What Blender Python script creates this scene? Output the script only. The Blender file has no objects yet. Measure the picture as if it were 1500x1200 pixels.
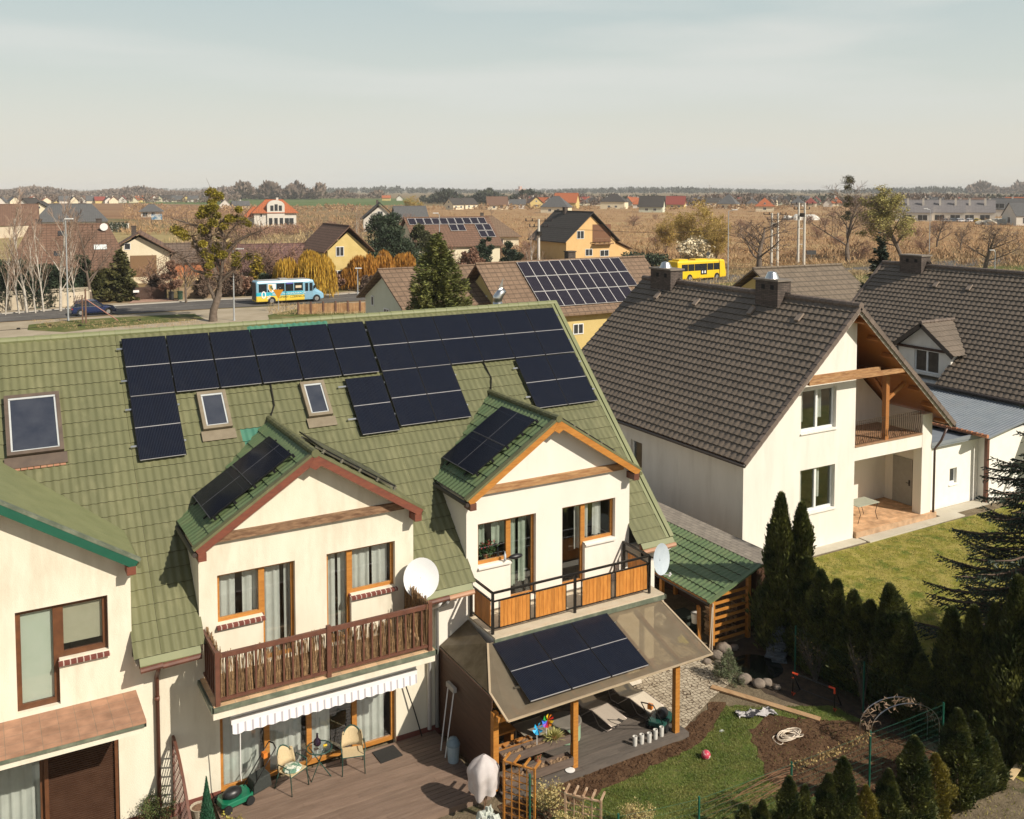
import bpy, math, random
import numpy as np
from mathutils import Vector, Matrix
random.seed(7); RN=np.random.RandomState(11)
sc=bpy.context.scene; COL=sc.collection
R=math.radians
# ------------------------------------------------------------ camera model (also used to find where things stand on the ground)
CF=1400.; CP=math.atan(82/1400.); CPY=359.; CPX=750.; PHI=R(29.8); CH=14.; GZ=-.15
def ray(x,y):
    r=(x-CPX)/CF;u=-(y-CPY)/CF
    f=math.cos(CP)+u*math.sin(CP);z=-math.sin(CP)+u*math.cos(CP)
    s,c=math.sin(PHI),math.cos(PHI)
    return Vector((f*s+r*c,f*c-r*s,z))
def G(x,y,z=GZ):
    d=ray(x,y);t=(z-CH)/d.z;return Vector((d.x*t,d.y*t,z))
def onY(x,y,Y):
    d=ray(x,y);t=Y/d.y;return Vector((d.x*t,Y,CH+d.z*t))
def zat(x,y,b):
    """height of the top seen at image row y above ground point b"""
    dist=b.x*math.sin(PHI)+b.y*math.cos(PHI); d=ray(x,y)
    f=d.x*math.sin(PHI)+d.y*math.cos(PHI); return CH+d.z*dist/f
cam=bpy.data.cameras.new('camera');cam.lens=36*CF/1500;cam.sensor_width=36;cam.shift_y=-(600-CPY)/1500
cam.clip_start=.5;cam.clip_end=20000
co=bpy.data.objects.new('camera',cam);COL.objects.link(co);co.location=(0,0,CH);co.rotation_euler=(R(90)-CP,0,-PHI);sc.camera=co
sc.view_settings.view_transform='Standard';sc.view_settings.look='None';sc.view_settings.exposure=0.26;sc.view_settings.gamma=1
# ------------------------------------------------------------ light
SUN=Vector((.5,-1,.88)).normalized()
w=bpy.data.worlds.new('World');sc.world=w;w.use_nodes=True;nt=w.node_tree
bg=nt.nodes['Background'];bg.inputs[1].default_value=.1
sky=nt.nodes.new('ShaderNodeTexSky');sky.sky_type='NISHITA';sky.sun_disc=False;sky.sun_elevation=math.asin(SUN.z);sky.sun_rotation=math.atan2(SUN.x,SUN.y)
sky.air_density=1.2;sky.dust_density=3.5;sky.ozone_density=1
tc=nt.nodes.new('ShaderNodeTexCoord');mp=nt.nodes.new('ShaderNodeMapping');mp.inputs['Scale'].default_value=(1.0,2.6,13);mp.inputs['Rotation'].default_value=(0,.15,.6)
nt.links.new(tc.outputs['Generated'],mp.inputs[0])
nz=nt.nodes.new('ShaderNodeTexNoise');nz.inputs['Scale'].default_value=1.6;nz.inputs['Detail'].default_value=7;nz.inputs['Roughness'].default_value=.45;nt.links.new(mp.outputs[0],nz.inputs[0])
sp=nt.nodes.new('ShaderNodeSeparateXYZ');nt.links.new(tc.outputs['Generated'],sp.inputs[0])
rp=nt.nodes.new('ShaderNodeValToRGB');e=rp.color_ramp.elements
e[0].position=0.0;e[0].color=(6.9,6.5,5.6,1);e[1].position=.5;e[1].color=(.45,.85,1.6,1)
for p_,c_ in ((.05,(6.5,6.4,5.7)),(.11,(5.6,6.0,5.6)),(.20,(4.5,5.3,5.3)),(.30,(1.7,2.4,3.1))):
    q=e.new(p_);q.color=c_+(1,)
nt.links.new(sp.outputs[2],rp.inputs[0])
cr=nt.nodes.new('ShaderNodeMapRange');cr.inputs[1].default_value=.45;cr.inputs[2].default_value=.68;nt.links.new(nz.outputs[0],cr.inputs[0])
hz=nt.nodes.new('ShaderNodeMixRGB');hz.inputs[2].default_value=(6.3,6.45,6.1,1);nt.links.new(rp.outputs[0],hz.inputs[1]);
ml=nt.nodes.new('ShaderNodeMath');ml.operation='MULTIPLY';ml.inputs[1].default_value=.85;nt.links.new(cr.outputs[0],ml.inputs[0]);nt.links.new(ml.outputs[0],hz.inputs[0])
mx=nt.nodes.new('ShaderNodeMixRGB');mx.inputs[0].default_value=.9
nt.links.new(sky.outputs[0],mx.inputs[1]);nt.links.new(hz.outputs[0],mx.inputs[2]);nt.links.new(mx.outputs[0],bg.inputs[0])
sl=bpy.data.lights.new('sun','SUN');sl.energy=4.5;sl.angle=R(.6);sl.color=(1,.91,.78)
so=bpy.data.objects.new('sun',sl);COL.objects.link(so);so.rotation_euler=SUN.to_track_quat('Z','Y').to_euler()
# ------------------------------------------------------------ materials
MC={}
def _n(t,k,**kw):
    n=t.nodes.new(k)
    for a,b in kw.items(): setattr(n,a,b)
    return n
def mat(name,c1,c2=None,scale=6,rough=.8,bump=0,bs=None,metal=0,spec=.5,stretch=(1,1,1),island=0,dirt=None,ds=1.,lo=.35,hi=.65,trans=0,coord='Object',sheen=0):
    if name in MC:return MC[name]
    m=bpy.data.materials.new(name);m.use_nodes=True;t=m.node_tree;p=t.nodes['Principled BSDF'];L=t.links
    p.inputs['Roughness'].default_value=rough;p.inputs['Metallic'].default_value=metal;p.inputs['Specular IOR Level'].default_value=spec
    c1=tuple(c1)+(1,);c2=tuple(c2)+(1,) if c2 else tuple(min(1,x*1.12) for x in c1[:3])+(1,)
    tc=_n(t,'ShaderNodeTexCoord');mp=_n(t,'ShaderNodeMapping');mp.inputs['Scale'].default_value=stretch;L.new(tc.outputs[coord],mp.inputs[0])
    nz=_n(t,'ShaderNodeTexNoise');nz.inputs['Scale'].default_value=scale;nz.inputs['Detail'].default_value=6;nz.inputs['Roughness'].default_value=.6;L.new(mp.outputs[0],nz.inputs[0])
    mr=_n(t,'ShaderNodeMapRange');mr.inputs[1].default_value=lo;mr.inputs[2].default_value=hi;L.new(nz.outputs[0],mr.inputs[0])
    mc=_n(t,'ShaderNodeMixRGB');mc.inputs[1].default_value=c1;mc.inputs[2].default_value=c2;L.new(mr.outputs[0],mc.inputs[0]);out=mc.outputs[0]
    if dirt:
        n2=_n(t,'ShaderNodeTexNoise');n2.inputs['Scale'].default_value=ds;n2.inputs['Detail'].default_value=8;n2.inputs['Roughness'].default_value=.65;L.new(mp.outputs[0],n2.inputs[0])
        r2=_n(t,'ShaderNodeMapRange');r2.inputs[1].default_value=.5;r2.inputs[2].default_value=.72;L.new(n2.outputs[0],r2.inputs[0])
        m2=_n(t,'ShaderNodeMixRGB');m2.inputs[2].default_value=tuple(dirt[:3])+(1,);L.new(out,m2.inputs[1])
        k=_n(t,'ShaderNodeMath',operation='MULTIPLY');k.inputs[1].default_value=dirt[3] if len(dirt)>3 else .5;L.new(r2.outputs[0],k.inputs[0]);L.new(k.outputs[0],m2.inputs[0]);out=m2.outputs[0]
    if island:
        g=_n(t,'ShaderNodeNewGeometry');hs=_n(t,'ShaderNodeHueSaturation');r3=_n(t,'ShaderNodeMapRange');r3.inputs[3].default_value=1-island;r3.inputs[4].default_value=1+island
        L.new(g.outputs['Random Per Island'],r3.inputs[0]);L.new(r3.outputs[0],hs.inputs['Value']);L.new(out,hs.inputs['Color']);out=hs.outputs[0]
    L.new(out,p.inputs['Base Color'])
    if bump:
        n3=_n(t,'ShaderNodeTexNoise');n3.inputs['Scale'].default_value=bs or scale*4;n3.inputs['Detail'].default_value=5;L.new(mp.outputs[0],n3.inputs[0])
        b=_n(t,'ShaderNodeBump');b.inputs['Strength'].default_value=bump;b.inputs['Distance'].default_value=.02;L.new(n3.outputs[0],b.inputs['Height']);L.new(b.outputs[0],p.inputs['Normal'])
    if trans:
        tr=_n(t,'ShaderNodeBsdfTranslucent');L.new(out,tr.inputs[0]);ms=_n(t,'ShaderNodeMixShader');ms.inputs[0].default_value=trans
        L.new(p.outputs[0],ms.inputs[1]);L.new(tr.outputs[0],ms.inputs[2]);L.new(ms.outputs[0],t.nodes['Material Output'].inputs[0])
    MC[name]=m;return m
def brickmat(name,c1,c2,mortar,bw,rh,ms=.01,axes=(0,1),rough=.85,bump=.5,off=.5,noise=.5):
    if name in MC:return MC[name]
    m=bpy.data.materials.new(name);m.use_nodes=True;t=m.node_tree;p=t.nodes['Principled BSDF'];L=t.links
    p.inputs['Roughness'].default_value=rough
    tc=_n(t,'ShaderNodeTexCoord');s=_n(t,'ShaderNodeSeparateXYZ');c=_n(t,'ShaderNodeCombineXYZ');L.new(tc.outputs['Object'],s.inputs[0])
    if axes==('r',2):
        a=_n(t,'ShaderNodeMath',operation='ADD');L.new(s.outputs[0],a.inputs[0]);L.new(s.outputs[1],a.inputs[1]);L.new(a.outputs[0],c.inputs[0]);L.new(s.outputs[2],c.inputs[1])
    else: L.new(s.outputs[axes[0]],c.inputs[0]);L.new(s.outputs[axes[1]],c.inputs[1])
    b=_n(t,'ShaderNodeTexBrick');b.offset=off;b.inputs['Scale'].default_value=1;b.inputs['Brick Width'].default_value=bw;b.inputs['Row Height'].default_value=rh;b.inputs['Mortar Size'].default_value=ms;b.inputs['Mortar Smooth'].default_value=.3
    b.inputs['Color1'].default_value=tuple(c1)+(1,);b.inputs['Color2'].default_value=tuple(c2)+(1,);b.inputs['Mortar'].default_value=tuple(mortar)+(1,);L.new(c.outputs[0],b.inputs['Vector'])
    nz=_n(t,'ShaderNodeTexNoise');nz.inputs['Scale'].default_value=3;nz.inputs['Detail'].default_value=8;L.new(tc.outputs['Object'],nz.inputs[0])
    hs=_n(t,'ShaderNodeHueSaturation');r=_n(t,'ShaderNodeMapRange');r.inputs[1].default_value=.3;r.inputs[2].default_value=.7;r.inputs[3].default_value=1-noise/2;r.inputs[4].default_value=1+noise/2
    L.new(nz.outputs[0],r.inputs[0]);L.new(r.outputs[0],hs.inputs['Value']);L.new(b.outputs[0],hs.inputs['Color']);L.new(hs.outputs[0],p.inputs['Base Color'])
    bb=_n(t,'ShaderNodeBump');bb.invert=True;bb.inputs['Strength'].default_value=bump;bb.inputs['Distance'].default_value=.01;L.new(b.outputs['Fac'],bb.inputs['Height']);L.new(bb.outputs[0],p.inputs['Normal'])
    MC[name]=m;return m
def glassmat():
    if 'glass' in MC:return MC['glass']
    m=bpy.data.materials.new('window_glass');m.use_nodes=True;t=m.node_tree;t.nodes.remove(t.nodes['Principled BSDF']);L=t.links
    a=_n(t,'ShaderNodeBsdfTransparent');a.inputs[0].default_value=(.93,.95,.94,1);b=_n(t,'ShaderNodeBsdfGlossy');b.inputs['Roughness'].default_value=.02;b.inputs[0].default_value=(.9,.95,1,1)
    f0=_n(t,'ShaderNodeLayerWeight');f1=_n(t,'ShaderNodeMath',operation='POWER');f1.inputs[1].default_value=3;L.new(f0.outputs['Facing'],f1.inputs[0]);f=_n(t,'ShaderNodeMapRange');f.inputs[3].default_value=.07;f.inputs[4].default_value=.75;L.new(f1.outputs[0],f.inputs[0]);x=_n(t,'ShaderNodeMixShader');L.new(f.outputs[0],x.inputs[0]);L.new(a.outputs[0],x.inputs[1]);L.new(b.outputs[0],x.inputs[2]);L.new(x.outputs[0],t.nodes['Material Output'].inputs[0])
    MC['glass']=m;return m
def cellmat(name,base,line,px,py,rough=.2,lw=.06,mixv=.5):
    """solar cells: fine grid over object x,y"""
    if name in MC:return MC[name]
    m=bpy.data.materials.new(name);m.use_nodes=True;t=m.node_tree;p=t.nodes['Principled BSDF'];L=t.links
    p.inputs['Roughness'].default_value=rough;p.inputs['Specular IOR Level'].default_value=.1
    tc=_n(t,'ShaderNodeTexCoord');mp=_n(t,'ShaderNodeMapping');L.new(tc.outputs['Object'],mp.inputs[0])
    b=_n(t,'ShaderNodeTexBrick');b.offset=0;b.inputs['Scale'].default_value=1;b.inputs['Brick Width'].default_value=px;b.inputs['Row Height'].default_value=py;b.inputs['Mortar Size'].default_value=lw*px;b.inputs['Mortar Smooth'].default_value=0
    b.inputs['Color1'].default_value=tuple(base)+(1,);b.inputs['Color2'].default_value=tuple(x*1.25 for x in base)+(1,);b.inputs['Mortar'].default_value=tuple(line)+(1,);L.new(mp.outputs[0],b.inputs['Vector'])
    nz=_n(t,'ShaderNodeTexNoise');nz.inputs['Scale'].default_value=2.5;nz.inputs['Detail'].default_value=4;L.new(tc.outputs['Object'],nz.inputs[0])
    m2=_n(t,'ShaderNodeMixRGB');m2.inputs[2].default_value=(.03,.03,.035,1);r=_n(t,'ShaderNodeMapRange');r.inputs[1].default_value=.5;r.inputs[2].default_value=.8;r.inputs[4].default_value=.25;L.new(nz.outputs[0],r.inputs[0]);L.new(r.outputs[0],m2.inputs[0]);L.new(b.outputs[0],m2.inputs[1]);L.new(m2.outputs[0],p.inputs['Base Color'])
    MC[name]=m;return m
# ------------------------------------------------------------ objects
ORG=Vector((0,0,0))
def thing(name,label,cat,loc=(0,0,0),rz=0,group=None,kind=None,world=True):
    """Empty at the base of a thing.  world=True: parts are then given in world coordinates"""
    global ORG
    o=bpy.data.objects.new(name,None);COL.objects.link(o);o.location=loc;o.rotation_euler=(0,0,rz);o.empty_display_size=.3
    o['label']=label;o['category']=cat
    if group:o['group']=group
    ORG=Vector(loc) if world else Vector((0,0,0))
    return o
def tag(o,label,cat=None,group=None,kind=None):
    if kind:o['kind']=kind
    if label:o['label']=label
    if cat:o['category']=cat
    if group:o['group']=group
    return o
class MB:
    def __init__(s):s.v=[];s.f=[];s.m=[];s.k=0
    def add(s,vs,fs):
        n=len(s.v);s.v+= [tuple(v) for v in vs];s.f+=[tuple(i+n for i in f) for f in fs];s.m+=[s.k]*len(fs);return s
    def box(s,x0,y0,z0,x1,y1,z1):
        if x0>x1:x0,x1=x1,x0
        if y0>y1:y0,y1=y1,y0
        if z0>z1:z0,z1=z1,z0
        return s.add([(x0,y0,z0),(x1,y0,z0),(x1,y1,z0),(x0,y1,z0),(x0,y0,z1),(x1,y0,z1),(x1,y1,z1),(x0,y1,z1)],[(0,3,2,1),(4,5,6,7),(0,1,5,4),(1,2,6,5),(2,3,7,6),(3,0,4,7)])
    def obox(s,c,u,v,n,a,b,h):
        """box: centre of base c, half sizes a along u, b along v, height h along n"""
        c=Vector(c);P=[c+u*i*a+v*j*b+n*k for k in (0,h) for i,j in ((-1,-1),(1,-1),(1,1),(-1,1))]
        return s.add(P,[(0,3,2,1),(4,5,6,7),(0,1,5,4),(1,2,6,5),(2,3,7,6),(3,0,4,7)])
    def beam(s,p,q,w,h,up=Vector((0,0,1))):
        p=Vector(p);q=Vector(q);d=(q-p).normalized();a=d.cross(up)
        if a.length<1e-3:a=d.cross(Vector((1,0,0)))
        a.normalize();b=a.cross(d).normalized();P=[x+a*i*w/2+b*j*h/2 for x in (p,q) for i,j in ((-1,-1),(1,-1),(1,1),(-1,1))]
        return s.add(P,[(0,3,2,1),(4,5,6,7),(0,1,5,4),(1,2,6,5),(2,3,7,6),(3,0,4,7)])
    def tube(s,pts,rad,n=6,cap=True):
        pts=[Vector(p) for p in pts];k=len(pts);rad=rad if isinstance(rad,(list,tuple)) else [rad]*k;vs=[];fs=[]
        for i,p in enumerate(pts):
            d=(pts[min(i+1,k-1)]-pts[max(i-1,0)])
            d=d.normalized() if d.length>1e-9 else Vector((0,0,1))
            a=d.cross(Vector((0,0,1)));a=a.normalized() if a.length>.05 else Vector((1,0,0));b=d.cross(a).normalized()
            for j in range(n):
                t=2*math.pi*j/n;vs.append(p+(a*math.cos(t)+b*math.sin(t))*rad[i])
        for i in range(k-1):
            for j in range(n):
                fs.append((i*n+j,i*n+(j+1)%n,(i+1)*n+(j+1)%n,(i+1)*n+j))
        if cap:fs.append(tuple(range(n))[::-1]);fs.append(tuple((k-1)*n+j for j in range(n)))
        return s.add(vs,fs)
    def lathe(s,c,prof,n=16):
        """prof list of (r,z) round vertical axis at c"""
        vs=[];fs=[];k=len(prof)
        for r,z in prof:
            for j in range(n):
                t=2*math.pi*j/n;vs.append((c[0]+r*math.cos(t),c[1]+r*math.sin(t),c[2]+z))
        for i in range(k-1):
            for j in range(n):fs.append((i*n+j,i*n+(j+1)%n,(i+1)*n+(j+1)%n,(i+1)*n+j))
        fs.append(tuple(range(n))[::-1]);fs.append(tuple((k-1)*n+j for j in range(n)))
        return s.add(vs,fs)
    def poly(s,pts):return s.add(pts,[tuple(range(len(pts)))])
    def slab(s,pts,d):
        """polygon extruded by vector d"""
        d=Vector(d);n=len(pts);P=[Vector(p) for p in pts];Q=[p+d for p in P]
        nn=(P[1]-P[0]).cross(P[2]-P[1]);f=[tuple(range(n)),tuple(range(2*n-1,n-1,-1))]+[((i+1)%n,i,n+i,n+(i+1)%n) for i in range(n)]
        if nn.dot(d)>0:f=[t[::-1] for t in f]
        return s.add(P+Q,f)
    def blob(s,c,rx,ry,rz,n=7,m=5,jit=.15,rnd=random):
        vs=[];fs=[];c=Vector(c)
        for i in range(m+1):
            ph=math.pi*i/m
            for j in range(n):
                t=2*math.pi*j/n;k=1+(rnd.random()-.5)*2*jit if 0<i<m else 1
                vs.append(c+Vector((rx*math.sin(ph)*math.cos(t)*k,ry*math.sin(ph)*math.sin(t)*k,rz*math.cos(ph)*k)))
        for i in range(m):
            for j in range(n):fs.append((i*n+j,(i+1)*n+j,(i+1)*n+(j+1)%n,i*n+(j+1)%n))
        return s.add(vs,fs)
    def build(s,name,mats,parent=None,smooth=False,bevel=0):
        me=bpy.data.meshes.new(name);o0=ORG if parent else Vector((0,0,0))
        me.from_pydata([(v[0]-o0.x,v[1]-o0.y,v[2]-o0.z) for v in s.v],[],s.f)
        if not isinstance(mats,(list,tuple)):mats=[mats]
        for m in mats:me.materials.append(m)
        if len(mats)>1:me.polygons.foreach_set('material_index',s.m)
        if smooth:me.polygons.foreach_set('use_smooth',[True]*len(me.polygons))
        me.update();o=bpy.data.objects.new(name,me);COL.objects.link(o)
        if parent:o.parent=parent
        if bevel:
            b=o.modifiers.new('b','BEVEL');b.width=bevel;b.segments=2;b.limit_method='ANGLE'
        return o
def single(name,mb,mats,label,cat,group=None,kind=None,loc=None,**k):
    """a thing that is one mesh, its origin at its base"""
    global ORG
    if loc is None:
        xs=[v[0] for v in mb.v];ys=[v[1] for v in mb.v];zs=[v[2] for v in mb.v];loc=((min(xs)+max(xs))/2,(min(ys)+max(ys))/2,min(zs))
    loc=Vector(loc);mb.v=[(v[0]-loc.x,v[1]-loc.y,v[2]-loc.z) for v in mb.v]
    o=mb.build(name,mats,None,**k);o.location=loc;return tag(o,label,cat,group,kind)
def struct(name,mb,m,label=None,**k):
    o=mb.build(name,m,None,**k);o['kind']='structure'
    if label:o['label']=label
    return o
def npmesh(name,V,F,mats,parent=None,smooth=False,mi=None,local=False):
    me=bpy.data.meshes.new(name);V=np.asarray(V,dtype=np.float32)
    if parent is not None and not local:V=V-np.array(ORG,dtype=np.float32)
    F=np.asarray(F,dtype=np.int32);nf,k=F.shape
    me.vertices.add(len(V));me.vertices.foreach_set('co',V.ravel());me.loops.add(nf*k);me.loops.foreach_set('vertex_index',F.ravel())
    me.polygons.add(nf);me.polygons.foreach_set('loop_start',np.arange(nf,dtype=np.int32)*k)
    try:me.polygons.foreach_set('loop_total',np.full(nf,k,dtype=np.int32))
    except Exception:pass
    if mi is not None:me.polygons.foreach_set('material_index',np.asarray(mi,dtype=np.int32))
    me.polygons.foreach_set('use_smooth',np.full(nf,bool(smooth)))
    for m in (mats if isinstance(mats,(list,tuple)) else [mats]):me.materials.append(m)
    me.update(calc_edges=True);me.validate();o=bpy.data.objects.new(name,me);COL.objects.link(o)
    if parent is not None:o.parent=parent
    return o
def leaves(C,D,ln,wd,rnd=RN):
    """rhombic leaves: centres C, directions D"""
    n=len(C);D=D/np.linalg.norm(D,axis=1,keepdims=True);S=np.cross(D,rnd.normal(size=(n,3)));S/=np.linalg.norm(S,axis=1,keepdims=True)+1e-9
    ln=np.broadcast_to(ln,(n,))[:,None];wd=np.broadcast_to(wd,(n,))[:,None]
    V=np.stack([C-D*ln/2,C+S*wd/2,C+D*ln/2,C-S*wd/2],1).reshape(-1,3);return V,np.arange(4*n).reshape(n,4)
def dup(o,loc=None,rz=None,scale=None,label=None,group=None,parent=None):
    c=o.copy();COL.objects.link(c);c.parent=parent
    if loc is not None:c.location=loc
    if rz is not None:c.rotation_euler=(0,0,rz)
    if scale is not None:c.scale=scale if isinstance(scale,(tuple,list)) else (scale,)*3
    if label:c['label']=label
    if group:c['group']=group
    for ch in o.children:dup(ch,parent=c)
    return c
def tiles(name,O,u,v,W,Lv,per,crs,amp,step,mats,parent=None,keep=None,sub=6,mfun=None,shape=.8,phase=0):
    """real roof tiles: waves across u, a step at each course up the slope v"""
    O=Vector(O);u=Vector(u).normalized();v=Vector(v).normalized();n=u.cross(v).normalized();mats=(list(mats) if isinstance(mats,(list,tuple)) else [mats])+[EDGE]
    if n.z<0:n=-n
    nu=int(round(W/per*sub));nc=max(1,int(round(Lv/crs)));crs=Lv/nc
    U=np.arange(nu+1)*per/sub;H=amp*((.5+.5*np.cos(2*np.pi*(U/per+phase)))**shape)
    ku=[];rows=[]
    for k in range(nc):
        for (vv,h) in ((k*crs,0.0),(k*crs,step),(k*crs,step),((k+1)*crs,0)):
            rows.append((vv,h,k))
    o=np.array(O);un=np.array(u);vn=np.array(v);nn=np.array(n)
    P=np.array([o+un*U[:,None]+vn*vv+nn*(H[:,None]+h) for vv,h,k in rows]).reshape(-1,3)
    F=[];MI=[]
    for r in range(len(rows)-1):
        if r%4 in (1,3):continue   # separate rims keep the laps crisp
        vc=(rows[r][0]+rows[r+1][0])/2+ (0.01 if rows[r][0]==rows[r+1][0] else 0)
        for i in range(nu):
            uc=(U[i]+U[i+1])/2
            if keep and not keep(uc,vc):continue
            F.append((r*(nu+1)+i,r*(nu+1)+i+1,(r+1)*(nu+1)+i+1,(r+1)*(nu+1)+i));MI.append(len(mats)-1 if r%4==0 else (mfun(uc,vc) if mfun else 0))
    if u.cross(v).z<0:F=[f[::-1] for f in F]
    return npmesh(name,P,F,mats,parent,mi=MI,smooth=True)
def wall(mb,O,u,W,H,holes,depth,gable=None,z0=0,inn=None):
    """wall face with rectangular openings and reveals. O lower left corner, u along, outward normal = u x up; holes (a,b,c,d)=u0,z0,u1,z1"""
    O=Vector(O);u=Vector(u).normalized();up=Vector((0,0,1));n=u.cross(up)
    us=sorted({0,W,*[h[0] for h in holes],*[h[2] for h in holes]});zs=sorted({0,H,*[h[1] for h in holes],*[h[3] for h in holes]})
    def P(a,z,d=0):return O+u*a+up*z-n*d
    def ish(i,j):
        if i<0 or j<0 or i>=len(us)-1 or j>=len(zs)-1:return None
        a=(us[i]+us[i+1])/2;z=(zs[j]+zs[j+1])/2
        return any(h[0]<a<h[2] and h[1]<z<h[3] for h in holes)
    for i in range(len(us)-1):
        for j in range(len(zs)-1):
            a,b,c,d=us[i],us[i+1],zs[j],zs[j+1]
            if not ish(i,j):mb.poly([P(a,c),P(b,c),P(b,d),P(a,d)]);continue
            if ish(i-1,j) is not True:mb.poly([P(a,c),P(a,d),P(a,d,depth),P(a,c,depth)])
            if ish(i+1,j) is not True:mb.poly([P(b,d),P(b,c),P(b,c,depth),P(b,d,depth)])
            if ish(i,j-1) is not True:mb.poly([P(b,c),P(a,c),P(a,c,depth),P(b,c,depth)])
            if ish(i,j+1) is not True:mb.poly([P(a,d),P(b,d),P(b,d,depth),P(a,d,depth)])
    return P
def window(parent,P,a,b,c,d,fm,rec=.12,splits=(),fw=.07,name='window',sill=None,curtain=None,room=True,pane=True,handle=None,glass=None,blind=None):
    """framed window set back rec behind the wall face. P(a,z,depth) from wall(); opening a..c, z b..d"""
    m=MB();T=.07
    def bx(a0,z0,a1,z1,d0,d1):
        q=[P(a0,z0,d0),P(a1,z0,d0),P(a1,z1,d0),P(a0,z1,d0)];m.slab(q,P(0,0,d1)-P(0,0,d0))
    bx(a,b,a+fw,d,rec,rec+T);bx(c-fw,b,c,d,rec,rec+T);bx(a+fw,d-fw,c-fw,d,rec,rec+T);bx(a+fw,b,c-fw,b+fw*1.2,rec,rec+T)
    xs=[a]+[a+(c-a)*s for s in splits]+[c]
    for s in xs[1:-1]:bx(s-fw*.7,b+fw*1.2,s+fw*.7,d-fw,rec-.012,rec+T-.004)
    o=m.build(name,fm,parent)
    if pane:
        for i in range(len(xs)-1):
            g=MB();x0=xs[i]+(fw if i==0 else fw*.7);x1=xs[i+1]-(fw if i==len(xs)-2 else fw*.7);dd=rec+T*.5
            g.slab([P(x0,b+fw*1.2,dd),P(x1,b+fw*1.2,dd),P(x1,d-fw,dd),P(x0,d-fw,dd)],P(0,0,dd+.008)-P(0,0,dd));g.build('pane',glass or glassmat(),o)
    if sill:
        g=MB();s0,s1,sm=sill;q=[P(a-s0,b-.0,rec-.002),P(c+s0,b,rec-.002),P(c+s0,b-.045,-s1),P(a-s0,b-.045,-s1)];g.slab(q,(0,0,-.035 if s1<.09 else -.06));g.build('sill',sm,o)
    if curtain:
        for (ca,cc,cm,cz) in curtain:
            x0=a+(c-a)*ca;x1=a+(c-a)*cc;n=max(8,int((x1-x0)/.03));V=[];F=[]
            ph=random.random()*9
            for i in range(n+1):
                x=x0+(x1-x0)*i/n;off=.035*math.sin(x*34+ph)+.02*math.sin(x*61+ph*2)
                for zz in (b+(d-b)*cz,d-.02):V.append(P(x,zz,rec+T+.11+off*(1 if zz<d-.1 else .6)))
            for i in range(n):F.append((2*i,2*i+2,2*i+3,2*i+1))
            g=MB();g.add(V,F);g.build('curtain',cm,o,smooth=True)
    if blind:
        g=MB();g.slab([P(a+fw,b+fw+(d-b)*blind[1],rec+T+.02),P(c-fw,b+fw+(d-b)*blind[1],rec+T+.02),P(c-fw,d-fw,rec+T+.02),P(a+fw,d-fw,rec+T+.02)],P(0,0,.01)-P(0,0,0));g.build('blind',blind[0],o)
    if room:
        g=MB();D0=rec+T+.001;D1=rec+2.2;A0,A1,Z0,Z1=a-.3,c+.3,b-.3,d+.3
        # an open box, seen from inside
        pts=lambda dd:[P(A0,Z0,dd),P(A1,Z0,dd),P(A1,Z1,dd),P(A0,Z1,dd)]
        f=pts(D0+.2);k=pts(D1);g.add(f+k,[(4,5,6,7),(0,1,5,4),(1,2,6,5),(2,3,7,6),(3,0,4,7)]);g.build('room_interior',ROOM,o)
    return o
EDGE=mat('tile_lap_edge_shade',(.035,.033,.022),(.06,.055,.035),9,.9)  # lap lines darkened: shadow painted on the risers, with dirty cut edges
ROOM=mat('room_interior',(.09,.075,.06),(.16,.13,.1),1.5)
# ============================================================ materials used often
V3=Vector
M_wallC=mat('plaster_cream',(.70,.65,.52),(.77,.72,.59),2.5,.9,bump=.35,bs=90,dirt=(.46,.40,.29,.5),ds=1.6,stretch=(1,1,.28))
M_wallW=mat('plaster_white',(.74,.70,.62),(.80,.76,.68),3,.9,bump=.35,bs=90,dirt=(.55,.50,.42,.38),ds=1.5,stretch=(1,1,.28))
M_wallB=mat('plaster_offwhite',(.74,.71,.64),(.79,.76,.69),2,.9,bump=.35,bs=80,dirt=(.54,.50,.43,.45),ds=1.3,stretch=(1,1,.22))
M_roofG=mat('green_metal_tile',(.125,.128,.064),(.163,.163,.08),.5,.5,bump=.06,bs=30,dirt=(.23,.22,.12,.5),ds=4,stretch=(1,.35,.35),spec=.35)
M_roofT=mat('teal_metal_tile',(.045,.16,.11),(.07,.20,.13),2,.5)
M_roofL=mat('green_flat_sheet',(.17,.185,.085),(.21,.22,.105),2.5,.55,bump=.05,dirt=(.16,.18,.08,.6),ds=5)
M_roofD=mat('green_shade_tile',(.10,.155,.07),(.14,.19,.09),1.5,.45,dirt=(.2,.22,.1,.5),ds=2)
M_wood=mat('orange_wood',(.38,.15,.028),(.50,.22,.045),4,.45,stretch=(1,1,6),bump=.1)
M_woodB=mat('aged_beam_wood',(.28,.13,.05),(.46,.27,.12),5,.75,stretch=(.5,3,3),bump=.3,dirt=(.12,.06,.03,.6),ds=3)
M_woodD=mat('dark_aged_beam',(.12,.06,.03),(.30,.18,.10),6,.8,stretch=(.6,3,3),bump=.4)
M_redb=mat('redbrown_paint',(.15,.045,.028),(.21,.065,.035),5,.6,stretch=(1,1,3))
M_brown=mat('brown_paint',(.11,.045,.03),(.16,.065,.04),5,.5)
M_dkbrown=mat('dark_brown_frame',(.10,.04,.018),(.15,.06,.025),5,.45)
M_steel=mat('dark_steel',(.025,.022,.02),(.04,.035,.03),5,.4,metal=.6)
M_alu=mat('aluminium',(.6,.6,.58),None,5,.3,metal=1)
M_white=mat('white_plastic',(.78,.77,.74),(.82,.81,.79),5,.4)
M_brickS=brickmat('brick_sill',(.13,.035,.025),(.18,.05,.035),(.55,.45,.38),.13,.5,.012,axes=(0,1))
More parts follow.
